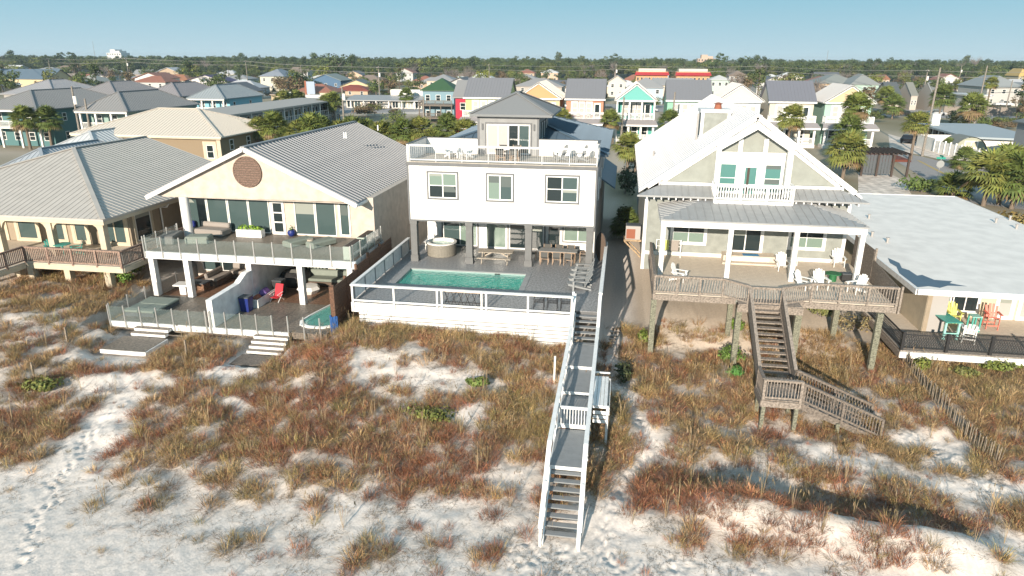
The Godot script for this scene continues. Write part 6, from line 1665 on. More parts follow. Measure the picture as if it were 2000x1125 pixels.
	# houses farther inland
	var rows := [
		["white_house", "white gabled house with red brown roof at the far left edge", "red brown roofed house", Vector3(-866.46, 7, -881.62), Vector3(-856.85, 7, -893.77), 9.6, 12.0, Color(0.54, 0.526, 0.504), Color(0.24, 0.09, 0.06), "side"],
		["slate_house", "cream house with big dark slate blue roof at the far left", "slate blue roofed house", Vector3(-277.59, 6.5, -283.35), Vector3(-245.61, 6.5, -261.94), 10.5, 14.0, Color(0.504, 0.418, 0.259), Color(0.1, 0.14, 0.18), "side"],
		["gable_cottage", "pale house with brown roof and white gable behind the light grey villa", "brown roofed pale house", Vector3(-274.26, 5, -298.31), Vector3(-256.62, 5, -296.15), 8.2, 12.0, Color(0.446, 0.461, 0.504), Color(0.24, 0.2, 0.165), "side"],
		["pale_house", "low house with pale grey green hip roof", "pale grey green roof", Vector3(-257.07, 4.6, -294.08), Vector3(-242.81, 4.6, -298.74), 7.8, 14.0, Color(0.36, 0.331, 0.288), Color(0.302, 0.302, 0.274), "hip"],
		["white_house", "white house with grey hip roof beside the utility pole on the left", "grey roofed white house", Vector3(-246.12, 5.4, -319.6), Vector3(-227.49, 5.4, -316.99), 7.4, 12.0, Color(0.504, 0.497, 0.482), Color(0.216, 0.23, 0.238), "hip"],
		["orange_house", "cream house with orange tiled hip roof", "orange roofed house", Vector3(-229.99, 5, -321.98), Vector3(-212.39, 5, -319.28), 7.6, 12.0, Color(0.504, 0.461, 0.374), Color(0.302, 0.13, 0.0648), "hip"],
		["purple_house", "white house with dark purple gabled roof", "purple roofed house", Vector3(-195.72, 5.6, -295.69), Vector3(-174.89, 5.6, -287.77), 8.4, 12.0, Color(0.518, 0.504, 0.49), Color(0.06, 0.04, 0.1), "gable"],
		["hill_house", "small peach house with orange roof in the distant trees", "distant peach house", Vector3(-595.14, 7, -821.04), Vector3(-583.12, 7, -832.18), 10.5, 14.0, Color(0.518, 0.396, 0.259), Color(0.324, 0.115, 0.0576), "hip"],
		["cream_house", "two storey cream house with blue grey hip roof", "two storey cream house", Vector3(-160.41, 8, -291.28), Vector3(-148.15, 8, -295.96), 11.0, 16.0, Color(0.504, 0.475, 0.389), Color(0.216, 0.238, 0.274), "hip"],
		["cream_house", "peach house with light grey hip roof right of the two storey cream one", "peach house", Vector3(-161.19, 5, -319.93), Vector3(-149, 5, -323.96), 7.2, 14.0, Color(0.475, 0.374, 0.302), Color(0.245, 0.266, 0.288), "hip"],
		["navy_house", "navy blue house with green grey gabled roof", "navy house", Vector3(-144.07, 6, -315.02), Vector3(-128.68, 6, -304.24), 8.8, 14.0, Color(0.06, 0.12, 0.2), Color(0.216, 0.238, 0.216), "gable"],
		["red_roof_house", "low house with red brown roof among palms", "low red roofed house", Vector3(-113.83, 3.8, -264.94), Vector3(-98.31, 3.8, -260.12), 5.8, 12.0, Color(0.396, 0.302, 0.216), Color(0.23, 0.0504, 0.0288), "hip"],
		["gable_cottage", "small cream gabled cottage with slate roof above the red roof", "cream gabled cottage", Vector3(-122.21, 4.2, -294.66), Vector3(-106.98, 4.2, -287.56), 7.0, 10.0, Color(0.518, 0.418, 0.259), Color(0.14, 0.15, 0.15), "gable"],
		["teal_house", "distant pale teal house with gabled roof", "distant pale teal house", Vector3(-211.52, 5.5, -557.79), Vector3(-201.83, 5.5, -562.39), 8.2, 12.0, Color(0.252, 0.346, 0.331), Color(0.18, 0.245, 0.238), "gable"],
		["brown_house", "long brown roofed house beyond the shops", "long brown roofed house", Vector3(-148.11, 4.4, -371.95), Vector3(-130.99, 4.4, -368.21), 7.0, 14.0, Color(0.288, 0.238, 0.187), Color(0.23, 0.17, 0.135), "hip"],
		["white_cottage", "tiny white cottage under dark trees, left of the tallest oak", "tiny white cottage", Vector3(-205.76, 4, -497.6), Vector3(-198.29, 4, -500.62), 5.6, 9.0, Color(0.504, 0.504, 0.49), Color(0.288, 0.288, 0.302), "gable"],
		["white_cottage", "white gabled cottage with one dark window behind the salmon cottage", "white gabled house inland", Vector3(-7.2, 7.5, -279.55), Vector3(0.28, 7.5, -275.78), 10.0, 12.0, Color(0.504, 0.475, 0.418), Color(0.374, 0.346, 0.31), "gable"],
		["white_cottage", "left of three tiny white gabled cottages under the dark tree line", "tiny white cottages", Vector3(-113.39, 5, -1111.24), Vector3(-103.66, 5, -1118.09), 8.0, 10.0, Color(0.518, 0.511, 0.504), Color(0.288, 0.288, 0.302), "gable"],
		["white_cottage", "middle of three tiny white gabled cottages under the dark tree line", "", Vector3(-104.11, 5, -1206.5), Vector3(-93.52, 5, -1214.4), 8.0, 10.0, Color(0.518, 0.511, 0.504), Color(0.288, 0.288, 0.302), "gable"],
		["white_cottage", "right of three tiny white gabled cottages under the dark tree line", "", Vector3(-84.69, 5, -1131.45), Vector3(-72.37, 5, -1140.13), 8.6, 10.0, Color(0.533, 0.526, 0.518), Color(0.288, 0.288, 0.302), "gable"],
		["white_cottage", "tiny pale gabled house among bare trees behind the aqua cottage", "tiny pale house", Vector3(-11.58, 5, -916.28), Vector3(-3.28, 5, -921.1), 8.0, 10.0, Color(0.504, 0.49, 0.475), Color(0.288, 0.288, 0.302), "gable"],
		["green_cottage", "pale mint house with white hip roof above the mint cottage ridge", "pale mint house inland", Vector3(31.89, 8.5, -284.3), Vector3(40.32, 8.5, -287.2), 10.2, 10.0, Color(0.36, 0.468, 0.418), Color(0.475, 0.475, 0.461), "hip"],
		["grey_house", "grey hip roofed house behind the pale orange cottage", "grey house inland", Vector3(-38.23, 7, -241.3), Vector3(-21.01, 7, -241.79), 9.5, 14.0, Color(0.36, 0.324, 0.288), Color(0.27, 0.26, 0.255), "hip"],
		["grey_house", "long grey shingled house with several hips behind the cream white cottage", "long grey shingled house", Vector3(68.97, 8, -275.91), Vector3(84.01, 8, -269.66), 11.2, 20.0, Color(0.418, 0.302, 0.194), Color(0.215, 0.225, 0.21), "hip"],
		["arch_house", "grey roofed house with mint arched porch right of the yellow gable", "mint arched house", Vector3(77.41, 8, -267.59), Vector3(87.46, 8, -260.52), 11.4, 15.0, Color(0.331, 0.446, 0.389), Color(0.22, 0.23, 0.22), "hip"],
		["tile_house", "pink beige house with red tiled roof beyond the townhouses", "pink beige house", Vector3(119.38, 7.5, -368.03), Vector3(123.1, 7.5, -352.06), 9.6, 16.0, Color(0.403, 0.302, 0.23), Color(0.23, 0.101, 0.0576), "hip"],
		["townhouse", "dark roofed townhouse, left of three joined units", "left townhouse", Vector3(77, 6.2, -227.98), Vector3(80.94, 6.2, -222.92), 9.8, 12.0, Color(0.403, 0.36, 0.302), Color(0.085, 0.095, 0.1), "side"],
		["townhouse", "grey green roofed townhouse, middle of three joined units", "middle townhouse", Vector3(83.5, 6.2, -229.71), Vector3(85.58, 6.2, -221.2), 9.8, 12.0, Color(0.418, 0.374, 0.324), Color(0.2, 0.2, 0.175), "side"],
		["townhouse", "grey roofed townhouse, right of three joined units", "right townhouse", Vector3(88.25, 6.2, -227.86), Vector3(88.57, 6.2, -216.33), 9.8, 12.0, Color(0.403, 0.36, 0.31), Color(0.26, 0.255, 0.24), "side"],
		["long_building", "long pale grey industrial building far inland on the right", "long pale building", Vector3(218.72, 6, -831.66), Vector3(238.15, 6, -771.04), 8.0, 30.0, Color(0.36, 0.346, 0.331), Color(0.302, 0.295, 0.288), "flat"],
		["grey_house", "big two storey grey house with hip roof at the right edge inland", "big grey house", Vector3(116.06, 8, -259.7), Vector3(127.15, 8, -245.75), 11.4, 22.0, Color(0.403, 0.396, 0.374), Color(0.24, 0.255, 0.255), "hip"],
		["white_shop", "long white flat roofed building behind the grey wooden fence", "long white building", Vector3(100.54, 6, -235.3), Vector3(108.17, 6, -225.36), 6.4, 14.0, Color(0.533, 0.511, 0.475), Color(0.504, 0.504, 0.504), "flat"],
		["brown_house", "brown hip roofed house in the distance right of the townhouses", "brown hip roofed house", Vector3(115.12, 4.6, -283.57), Vector3(121.48, 4.6, -281.32), 6.8, 12.0, Color(0.36, 0.302, 0.245), Color(0.26, 0.17, 0.12), "hip"],
		["white_house", "small white house among trees right of centre on the right", "small white house", Vector3(183.86, 5, -453.55), Vector3(186.77, 5, -444.53), 6.4, 10.0, Color(0.504, 0.475, 0.446), Color(0.36, 0.346, 0.331), "hip"],
		["pale_house", "pale roofed house left of the big grey house", "pale roofed house", Vector3(138.38, 4.6, -326.85), Vector3(146.58, 4.6, -329.21), 7.0, 12.0, Color(0.36, 0.331, 0.288), Color(0.317, 0.302, 0.281), "side"],
		["red_roof_house", "distant house with bright red roof in front of bare trees", "bright red roofed house", Vector3(278.85, 5.5, -660.68), Vector3(280.06, 5.5, -640.39), 7.6, 14.0, Color(0.432, 0.396, 0.36), Color(0.36, 0.0576, 0.0432), "hip"],
		["yellow_house", "yellow ochre roofed house at the far right edge", "ochre roofed house", Vector3(218.43, 8, -448.13), Vector3(223.86, 8, -437.89), 12.0, 16.0, Color(0.432, 0.36, 0.216), Color(0.446, 0.302, 0.101), "hip"],
		["white_house", "left one of the distant white houses in the grove on the right", "distant white houses", Vector3(258.29, 6, -814.94), Vector3(266.24, 6, -818.95), 9.5, 12.0, Color(0.518, 0.504, 0.49), Color(0.36, 0.353, 0.346), "gable"],
		["white_house", "tall middle one of the distant white houses in the grove on the right", "", Vector3(225.67, 8, -691.73), Vector3(236.16, 8, -697.2), 12.0, 12.0, Color(0.518, 0.497, 0.49), Color(0.36, 0.338, 0.331), "hip"],
		["white_house", "stepped right one of the distant white houses in the grove on the right", "", Vector3(274.19, 6, -788.66), Vector3(272.45, 6, -756.41), 9.0, 12.0, Color(0.533, 0.518, 0.504), Color(0.396, 0.382, 0.36), "gable"],
	]
	for h in rows: simple_house(h[0], h[1], h[2], h[3], h[4], h[5], h[6], h[7], h[8], h[9], 3 if h[4].x - h[3].x > 8 else 2)
	# small houses scattered through the inland streets
	rng.seed = 314
	var wn := [["white", Color(0.55, 0.54, 0.52)], ["cream", Color(0.52, 0.46, 0.36)], ["tan", Color(0.36, 0.28, 0.2)], ["pale grey", Color(0.42, 0.42, 0.41)], ["pale blue", Color(0.34, 0.42, 0.48)], ["peach", Color(0.5, 0.36, 0.26)]]
	var rn := [["grey", Color(0.26, 0.26, 0.26)], ["light grey", Color(0.42, 0.42, 0.43)], ["brown", Color(0.2, 0.15, 0.115)], ["white", Color(0.56, 0.56, 0.55)], ["dark", Color(0.11, 0.11, 0.12)], ["red brown", Color(0.27, 0.11, 0.07)]]
	var took := {}; var made := 0; var tries := 0
	while made < 58 and tries < 4000:
		tries += 1
		var d := rng.randf_range(218, 470); var px := rng.randf_range(-1.04, 0.54)
		var p := Vector3(px * d, 2.0, -d); var ok := true
		for h in houses:
			if Vector2(h[0] - p.x, h[1] - p.z).length() < 21: ok = false; break
			if p.z > h[1] and p.z < h[1] + 40 and absf(p.x / p.z - h[0] / h[1]) < 14.0 / d: ok = false; break
		if not ok: continue
		var w = wn[rng.randi() % 6]; var r = rn[rng.randi() % 6]; var kind: String = ["hip", "hip", "gable", "side"][rng.randi() % 4]
		var lab: String = "small %s house with %s %s roof %s" % [w[0], r[0], "hip" if kind == "hip" else "gabled", near_house(p)]
		if took.has(lab) or lab.split(" ").size() > 16: continue
		took[lab] = 1; made += 1
		var hw := rng.randf_range(5.5, 8.5); var ye := 4.8 if rng.randf() < 0.65 else 7.2
		simple_house("inland_house", lab, "", Vector3(p.x - hw, ye, p.z), Vector3(p.x + hw, ye, p.z), ye + rng.randf_range(2.0, 3.0), rng.randf_range(10, 13), w[1], r[1], kind, 3)
		houses.append([p.x, p.z - 6, ""])
	# red and yellow hotels
	for q in [[Vector3(4.4, 10.99, -330), Vector3(18.5, 11.1, -330), "orange yellow hotel with red canopies and white parapet, left of the pair"], [Vector3(22.35, 10.91, -330), Vector3(36.9, 10.8, -330), "orange yellow hotel with red canopies and white parapet, right of the pair"]]:
		var L: Vector3 = q[0]; var R: Vector3 = q[1]
		var t := T("hotel", q[2], "hotel", "", Vector3((L.x + R.x) * 0.5, 1.9, L.z - 8))
		houses.append([(L.x + R.x) * 0.5, L.z - 8, "red roofed hotel"])
		mb = MB.new(); mb.box(L.x, 1.9, L.z - 12, R.x, 10.6, L.z); P("wall", mb, cm(HOTEL), t)
		mb = MB.new(); mb.box(L.x + 1.0, 10.6, L.z - 11, R.x - 1.0, 11.9, L.z - 0.9); P("parapet", mb, cm(Color(0.533, 0.475, 0.418)), t)
		mb = MB.new()
		for y in [9.3, 4.6]: slab(mb, Vector3(L.x - 0.6, y, L.z + 1.4), Vector3(R.x + 0.6, y, L.z + 1.4), Vector3(R.x + 0.2, y + 1.3, L.z - 0.3), Vector3(L.x - 0.2, y + 1.3, L.z - 0.3), 0.2)
		P("canopy", mb, cm(Color(0.346, 0.0252, 0.0324)), t)
		for y in [7.4, 3.4]:
			for i in 8: win(t, Vector3(lerpf(L.x, R.x, (i + 0.5) / 8.0), y, L.z), 0.9, 1.6, 0, "cream", "glass_dark", 1, 1, 0.12)
	for q in [[Vector3(-793.34, 20.37, -1000), Vector3(-768.83, 20.47, -1000), "distant white multi storey hotel on the left horizon", 26.0, Color(0.54, 0.533, 0.518)], [Vector3(94.23, 15.93, -1000), Vector3(117.69, 16.05, -1000), "distant peach coloured hotel on the horizon behind the sage house", 22.0, Color(0.446, 0.324, 0.245)]]:
		var hw: float = (q[1].x - q[0].x) * 0.5; var cx: float = q[0].x + hw; var z := -1000.0
		var t := T("distant_hotel", q[2], "hotel", "", Vector3(cx, 1.9, z))
		mb = MB.new(); mb.box(cx - hw, 1.9, z - 20, cx + hw, q[3] - 5, z); mb.box(cx - hw * 0.6, q[3] - 5, z - 18, cx + hw * 0.1, q[3], z - 2); mb.box(cx + hw * 0.1, q[3] - 5, z - 18, cx + hw * 0.7, q[3] - 2, z - 2)
		P("wall", mb, cm(q[4]), t)
		for i in 6: bx(t, "window", "glass_dark", cx - hw + (i + 0.3) * hw / 3.0, q[3] - 8, z - 0.05, cx - hw + (i + 0.7) * hw / 3.0, q[3] - 6, z + 0.1)
	# shops
	var A := Vector3(-80.74, 4.6, -195.5); var B := Vector3(-57.78, 4.6, -196)
	var sh := T("strip_shops", "low strip of shops with grey roof and white parapet beside the main road", "shop", "", Vector3((A.x + B.x) * 0.5, 1.9, A.z - 6))
	houses.append([(A.x + B.x) * 0.5, A.z - 6, "strip of shops"])
	mb = MB.new(); mb.box(A.x, 1.9, A.z - 14, B.x, 4.5, A.z - 1.5); P("wall", mb, "cream_trim", sh)
	mb = MB.new(); slab(mb, Vector3(A.x, 4.3, A.z), Vector3(B.x, 4.3, A.z), Vector3(B.x, 5.4, A.z - 8), Vector3(A.x, 5.4, A.z - 8), 0.2); P("roof", mb, "roof_steel", sh)
	bx(sh, "parapet", "flat_white", lerpf(A.x, B.x, 0.5), 5.41, A.z - 10, B.x, 7.0, A.z - 8)
	for i in 10: win(sh, Vector3(lerpf(A.x, B.x, (i + 0.5) / 10.0), 3.1, A.z - 1.5), 1.9, 2.0, 0, "white", ["glass_dark", "glass_teal", "glass_pale"][i % 3], 2, 1, 0.12)
	for i in 6: bx(sh, "canopy_post", "flat_white", lerpf(A.x, B.x, (i + 0.5) / 6.0) - 0.12, 1.9, A.z - 0.4, lerpf(A.x, B.x, (i + 0.5) / 6.0) + 0.12, 4.1, A.z - 0.16)
	var kk := simple_house("brown_kiosk", "square brown block building with cream front in the parking lot", "brown kiosk", Vector3(-103.2, 5.4, -193.83), Vector3(-99.53, 5.4, -194.8), 5.7, 6.0, Color(0.418, 0.331, 0.216), Color(0.24, 0.19, 0.15), "flat", 1)
	# right side: low blue roofed building, shed, edge house
	var lb := T("low_motel", "low building with pale blue grey flat roof behind the white fence", "building", "", Vector3(61, 1.9, -135))
	houses.append([61.0, -135.0, "low blue roofed building"])
	mb = MB.new()
	var p0 := Vector3(51.81, 5, -135.74); var p1 := Vector3(50.34, 5, -112); var p2 := Vector3(57.09, 5, -113.39); var p3 := Vector3(60.97, 5, -136.71)
	mb.poly([Vector3(55.2, 4.0, -123.5), Vector3(66, 4.0, -120.8), Vector3(70, 4.0, -150), Vector3(57.2, 4.0, -150.5)], Vector3(0, 0.3, 0)); P("roof", mb, cm(Color(0.317, 0.36, 0.382)), lb)
	mb = MB.new(); mb.poly([Vector3(56.2, 1.9, -124.5), Vector3(65.5, 1.9, -122), Vector3(69, 1.9, -149.5), Vector3(58.2, 1.9, -149.7)], Vector3(0, 2.09, 0)); P("wall", mb, "flat_white", lb)
	for i in 6: bx(lb, "door", "dark_brown", 56.14 + 0.24 * i, 2.0, -128 - 3.2 * i, 56.5 + 0.24 * i, 3.9, -126.6 - 3.2 * i)
	bx(lb, "chimney", "flat_white", 58.0, 4.31, -146, 59.4, 6.4, -144.4)
	var sd := T("garden_shed", "small grey barrel roofed shed behind the white fence", "shed", "", Vector3(53.6, 1.9, -118.0), true)
	mb = MB.new(); var arc := []
	for i in 13: arc.append(Vector3(2.3 * cos(PI * i / 12.0), 0.6 + 2.2 * sin(PI * i / 12.0), 0))
	arc.append(Vector3(-2.3, 0, 0)); arc.append(Vector3(2.3, 0, 0)); mb.poly(arc, Vector3(0, 0, 0.2)); P("front_wall", mb, cm(Color(0.324, 0.331, 0.259)), sd)
	mb = MB.new()
	for i in 12: mb.quad(arc[i] * 1.04 + Vector3(0, 0, 0.3), Vector3(arc[i].x * 1.04, arc[i].y * 1.04, -4.5), Vector3(arc[i + 1].x * 1.04, arc[i + 1].y * 1.04, -4.5), arc[i + 1] * 1.04 + Vector3(0, 0, 0.3))
	P("roof", mb, cm(Color(0.17, 0.18, 0.165)), sd)
	win(sd, Vector3(0, 1.2, 0.2), 1.8, 2.0, 0, "flat_white", "cream_trim", 2, 1, 0.1, 0.1, "flat_white", "door")
	simple_house("grey_house", "tall grey house with dark shingle roof cut by the right edge of the view", "grey house at the right edge", Vector3(51.5, 8.4, -93.5), Vector3(61, 8.4, -93.5), 10.5, 10.0, Color(0.26, 0.27, 0.28), Color(0.14, 0.15, 0.15), "hip", 4, 1.9)

func far_things():
	var mb := MB.new()
	# power line along the inland road
	var tops := []
	var pole0: Node3D = null
	var pl := [[Vector3(-226.64, 2, -201.32), 13.0], [Vector3(-277.84, 2, -309.57), 13.0], [Vector3(-235.45, 2, -309.05), 13.5], [Vector3(-177.07, 2, -313.69), 12.5], [Vector3(-77.19, 2, -215.79), 11.5], [Vector3(-50.87, 2, -263.06), 12.0], [Vector3(-4.42, 2, -295.19), 12.0], [Vector3(51.42, 2, -289.58), 12.0], [Vector3(89.74, 2, -233.61), 11.5], [Vector3(142.88, 2, -239.31), 12.0]]
	var where := ["beyond the left edge", "behind the light grey villa", "beside the grey roofed white house", "left of the two storey cream house", "in front of the strip of shops", "behind the lime green cottage", "behind the salmon and aqua cottages", "behind the pale blue cottage", "beside the middle townhouse", "beyond the right edge"]
	for i in pl.size():
		var b: Vector3 = pl[i][0]; var h: float = pl[i][1]
		var t := utility_pole(b, h, "tall wooden utility pole with crossarm " + where[i], i % 2 == 0)
		tops.append(b + UP * h)
	for k in [-0.9, 0.9, 0.0]:
		var pts := []; var rad := []
		for i in tops.size() - 1:
			var n := 8
			for j in n + (1 if i == tops.size() - 2 else 0):
				var u := j / float(n)
				pts.append(tops[i].lerp(tops[i + 1], u) + Vector3(0, -0.35 - 1.2 * 4 * u * (1 - u) * 0.5 - (1.6 if k == 0.0 else 0.0), k)); rad.append(0.075 if k == 0.0 else 0.05)
		mb = MB.new(); mb.tube(pts, rad, 4, false)
		top("power_cable", mb, "wire", ["front thin power cable high on the pole crossarms along the inland road", "rear thin power cable high on the pole crossarms along the inland road", "thick lower cable slung under the crossarms along the inland road"][0 if k > 0.5 else (1 if k < -0.5 else 2)], "cable")
	for q in [[Vector3(-84.5, 2, -97.5), 9.6, "weathered pole with grey transformer between the teal and pale teal villas", true], [Vector3(-82.2, 2, -97.0), 7.8, "thin bare pole just right of the transformer pole on the left", false], [Vector3(-52.99, 2, -127.33), 8.8, "utility pole with transformer behind the ridge of the cream gabled house", true], [Vector3(-38.09, 2, -130.45), 7.0, "grey pole in front of the green roofed blue house", false], [Vector3(-0.31, 2, -118.99), 8.0, "thin light grey pole at the left corner of the aqua cottage", false], [Vector3(7.75, 2, -117.07), 9.0, "slim pole between the aqua and mint cottages", false], [Vector3(45.79, 2, -115.08), 13.0, "tall leaning pole by the low blue roofed building", false], [Vector3(79.02, 2, -174.31), 13.0, "leaning pole beside the round palm and wooden fence", false], [Vector3(158.56, 2, -374.08), 12.0, "pole in the distant houses right of the townhouses", true], [Vector3(105.22, 2, -216.17), 9.0, "thin pole at the white truck on the right", false], [Vector3(-164.2, 2, -343.81), 10.0, "pole behind the peach house", false], [Vector3(171.96, 2, -663.5), 22.0, "tall far mast above the long grey shingled house", false], [Vector3(-597.34, 2, -733.73), 30.0, "far thin radio mast above the trees on the left horizon", false]]:
		utility_pole(q[0], q[1], q[2], q[3], false)
	# road, drives, markings
	mb = MB.new()
	var f := func(pts: Array, y: float) -> Array:
		var o := []
		for p in pts: o.append(Vector3(p.x, y, p.z))
		return o
	mb.poly(f.call([Vector3(34.68, 2, -77.63), Vector3(42.34, 2, -71.97), Vector3(54.96, 2, -95.25), Vector3(46.88, 2, -104.07), Vector3(45.47, 2, -114.42), Vector3(42.99, 2, -120.12), Vector3(39.89, 2, -109.91), Vector3(37.79, 2, -93.95)], 2.02), Vector3(0, 0.006, 0)); struct(PM("road", mb.mesh(), "asphalt", self))
	mb = MB.new(); mb.poly(f.call([Vector3(40.48, 2, -90.6), Vector3(41.24, 2, -91.87), Vector3(43.34, 2, -109.5), Vector3(43.11, 2, -110)], 2.032), Vector3(0, 0.004, 0)); struct(PM("road_marking", mb.mesh(), "yellow_line", self))
	mb = MB.new(); mb.poly(f.call([Vector3(25.88, 2, -79.47), Vector3(31.72, 2, -80.56), Vector3(34.41, 2, -90.57), Vector3(34.58, 2, -97.11), Vector3(30.65, 2, -95.49)], 2.02), Vector3(0, 0.006, 0)); struct(PM("driveway", mb.mesh(), "concrete", self))
	mb = MB.new(); mb.poly(f.call([Vector3(43.54, 2, -122.22), Vector3(46.2, 2, -116.36), Vector3(47.93, 2, -106.24), Vector3(49.52, 2, -102.7), Vector3(53.95, 2, -109.46), Vector3(51.04, 2, -121.08), Vector3(52.65, 2, -133.55), Vector3(52.42, 2, -149.44)], 2.02), Vector3(0, 0.006, 0)); struct(PM("pavement", mb.mesh(), "concrete", self))
	mb = MB.new(); mb.poly(f.call([Vector3(-219.9, 2, -169.04), Vector3(-69.1, 2, -176.24), Vector3(-32.7, 2, -204.67), Vector3(132.38, 2, -192.66), Vector3(155.78, 2, -227.75), Vector3(-37.37, 2, -233.87), Vector3(-79.34, 2, -202.74), Vector3(-249.72, 2, -192.51)], 2.02), Vector3(0, 0.006, 0)); struct(PM("inland_road", mb.mesh(), "asphalt", self))
	mb = MB.new(); mb.poly(f.call([Vector3(-98.56, 2, -182.81), Vector3(-44.29, 2, -176.63), Vector3(-50.88, 2, -209.56), Vector3(-116.47, 2, -220.04)], 2.012), Vector3(0, 0.006, 0)); struct(PM("parking_lot", mb.mesh(), "concrete", self))
	# mulch bed on the pergola roof side and the dark pergola
	var pg := T("pergola", "dark timber pergola with hanging screens beside the driveway", "pergola", "", Vector3(33, 2, -96))
	for x in [30.2, 32.0, 33.8, 35.6]:
		for z in [-93.0, -99.0]: bx(pg, "post", "dark_brown", x - 0.12, 2, z - 0.12, x + 0.12, 4.8, z + 0.12)
	for i in 12: bx(pg, "rafter", "dark_brown", 29.8 + 0.52 * i, 4.801, -99.4, 29.92 + 0.52 * i, 5.0, -92.6)
	for i in 9: bx(pg, "screen_board", "slate_cover", 30.4 + i * 0.36, 2.3, -93.2, 30.72 + i * 0.36, 4.7, -93.15)
	var mbd := MB.new(); mbd.cbox(Vector3(37, 2.12, -112), Vector3(9, 0.4, 9), 0.12); struct(PM("mulch_bed", mbd.mesh(), "mulch", self))
	# white fence by the road
	var wf := T("vinyl_fence", "long white panel fence along the road on the right", "fence", "", Vector3(50, 2, -112))
	var fa := Vector3(49.9, 2, -121.5); var fb := Vector3(51.49, 2, -103.08)
	for i in 13:
		var p := fa.lerp(fb, i / 12.0); var q := fa.lerp(fb, min(1.0, (i + 1) / 12.0))
		bx(wf, "fence_post", "plastic_white", p.x - 0.1, 1.95, p.z - 0.1, p.x + 0.1, 4.0, p.z + 0.1)
		if i < 12: br(wf, "fence_panel", "flat_white", p + Vector3(0, 0.9, 0), q + Vector3(0, 0.9, 0), 0.06, 1.75)
	var wl := T("block_wall", "low white wall left of the shed beside the parked black car", "wall", "", Vector3(51, 2, -125))
	bx(wl, "wall_panel", "flat_white", 50.0, 1.95, -129.0, 50.2, 4.0, -121.6); bx(wl, "wall_panel", "flat_white", 50.21, 1.95, -129.0, 55.5, 4.0, -128.8)
	var gf := T("board_fence", "long grey wooden board fence inland on the right", "fence", "", Vector3(95, 2, -212))
	var ga := Vector3(86.05, 2, -208.05); var gb := Vector3(110.33, 2, -206.46)
	for i in 60: 
		var p := ga.lerp(gb, i / 60.0); var q := ga.lerp(gb, (i + 0.94) / 60.0)
		br(gf, "fence_board", "weathered_light", p + UP * 1.1, q + UP * 1.1, 0.08, 2.2)
	for i in 8:
		var p := ga.lerp(gb, i / 7.0); bx(gf, "fence_post", "weathered", p.x - 0.1, 1.9, p.z - 0.25, p.x + 0.1, 4.3, p.z - 0.06)
	# stop sign seen from behind with its green street plate
	var sb := Vector3(36.91, 2, -87.4)
	var ss_ := T("stop_sign", "pale back of an octagonal stop sign with green street plate above it", "sign", "", sb, true)
	mb = MB.new(); mb.cyl(Vector3.ZERO, Vector3(0, 3.3, 0), 0.04, 0.04, 6); P("post", mb, "steel", ss_)
	mb = MB.new(); var oc := []
	for i in 8: oc.append(Vector3(0.45 * cos(TAU * (i + 0.5) / 8), 2.5 + 0.45 * sin(TAU * (i + 0.5) / 8), 0.05))
	mb.poly(oc, Vector3(0, 0, 0.02)); P("sign_back", mb, "steel", ss_)
	bx(ss_, "street_plate", "sign_green", -0.55, 3.1, 0.045, 0.45, 3.32, 0.06); bx(ss_, "street_plate", "sign_green", -0.02, 3.34, -0.5, 0.0, 3.54, 0.5)
	# billboard
	var bb := T("roadside_sign", "two sided roadside sign with pale blue panel near the parking lot", "sign", "", Vector3(-105.86, 2, -225.67), true)
	bx(bb, "sign_post", "rust", -0.9, 0, -0.3, -0.3, 6.5, 0.3); bx(bb, "sign_panel", cm(Color(0.302, 0.36, 0.446)), -0.3, 2.2, -0.2, 2.6, 6.3, 0.2)
	# vehicles
	var car := make_car("parked_car", "black car parked in the driveway right of the yellow gabled cottage", "car", Color(0.015, 0.015, 0.018), 0)
	car.position = Vector3(50.75, 2, -133.96); car.rotation.y = 0.9
	var veh := [[Vector3(-95, 2, -222.48), 0.1, "white van parked in front of the strip of shops", 1, Color(0.504, 0.504, 0.497)], [Vector3(121.31, 2, -250.83), 0.0, "white pickup truck behind the wooden fence on the right", 2, Color(0.518, 0.518, 0.511)], [Vector3(108.79, 2, -258.43), 0.4, "silver car beside the long white building", 0, Color(0.288, 0.302, 0.324)], [Vector3(8.43, 2, -294.35), 1.2, "dark car behind the aqua cottage", 0, Color(0.05, 0.06, 0.08)], [Vector3(-97.28, 2, -213.54), 0.2, "small white box trailer near the parking lot", 3, Color(0.518, 0.504, 0.475)], [Vector3(-111.79, 2, -227.24), 0.05, "long white trailer at the back of the parking lot", 3, Color(0.504, 0.497, 0.482)], [Vector3(-71.98, 2, -214.44), 0.1, "grey car in front of the shop windows", 0, Color(0.216, 0.223, 0.23)], [Vector3(-75.75, 2, -208.45), 0.1, "pale car left of the pole at the shops", 0, Color(0.432, 0.418, 0.396)]]
	for v in veh:
		var c := make_car("parked_car" if v[3] == 0 else ["", "parked_van", "pickup_truck", "box_trailer"][v[3]], v[2], ["car", "van", "truck", "trailer"][v[3]], v[4], v[3])
		c.position = v[0]; c.rotation.y = v[1]
	rng.seed = 808
	var cn := [["white", Color(0.6, 0.6, 0.59)], ["black", Color(0.02, 0.02, 0.022)], ["silver", Color(0.36, 0.37, 0.38)], ["dark blue", Color(0.03, 0.05, 0.12)], ["dark red", Color(0.2, 0.02, 0.02)], ["beige", Color(0.4, 0.35, 0.28)]]
	for i in 22:
		var c = cn[i % 6]; var p := Vector3(-170.0 + i * 12.5 + rng.randf() * 6.0, 2.03, -196.0 - rng.randf() * 9.0)
		if i % 3 == 0: p.z -= 16.0
		var cr := make_car("parked_car", c[0] + " car standing on the inland road " + near_house(p), "car", c[1], 1 if i % 7 == 3 else 0)
		cr.position = p; cr.rotation.y = rng.randf_range(-0.15, 0.15) + (PI if i % 2 else 0.0)
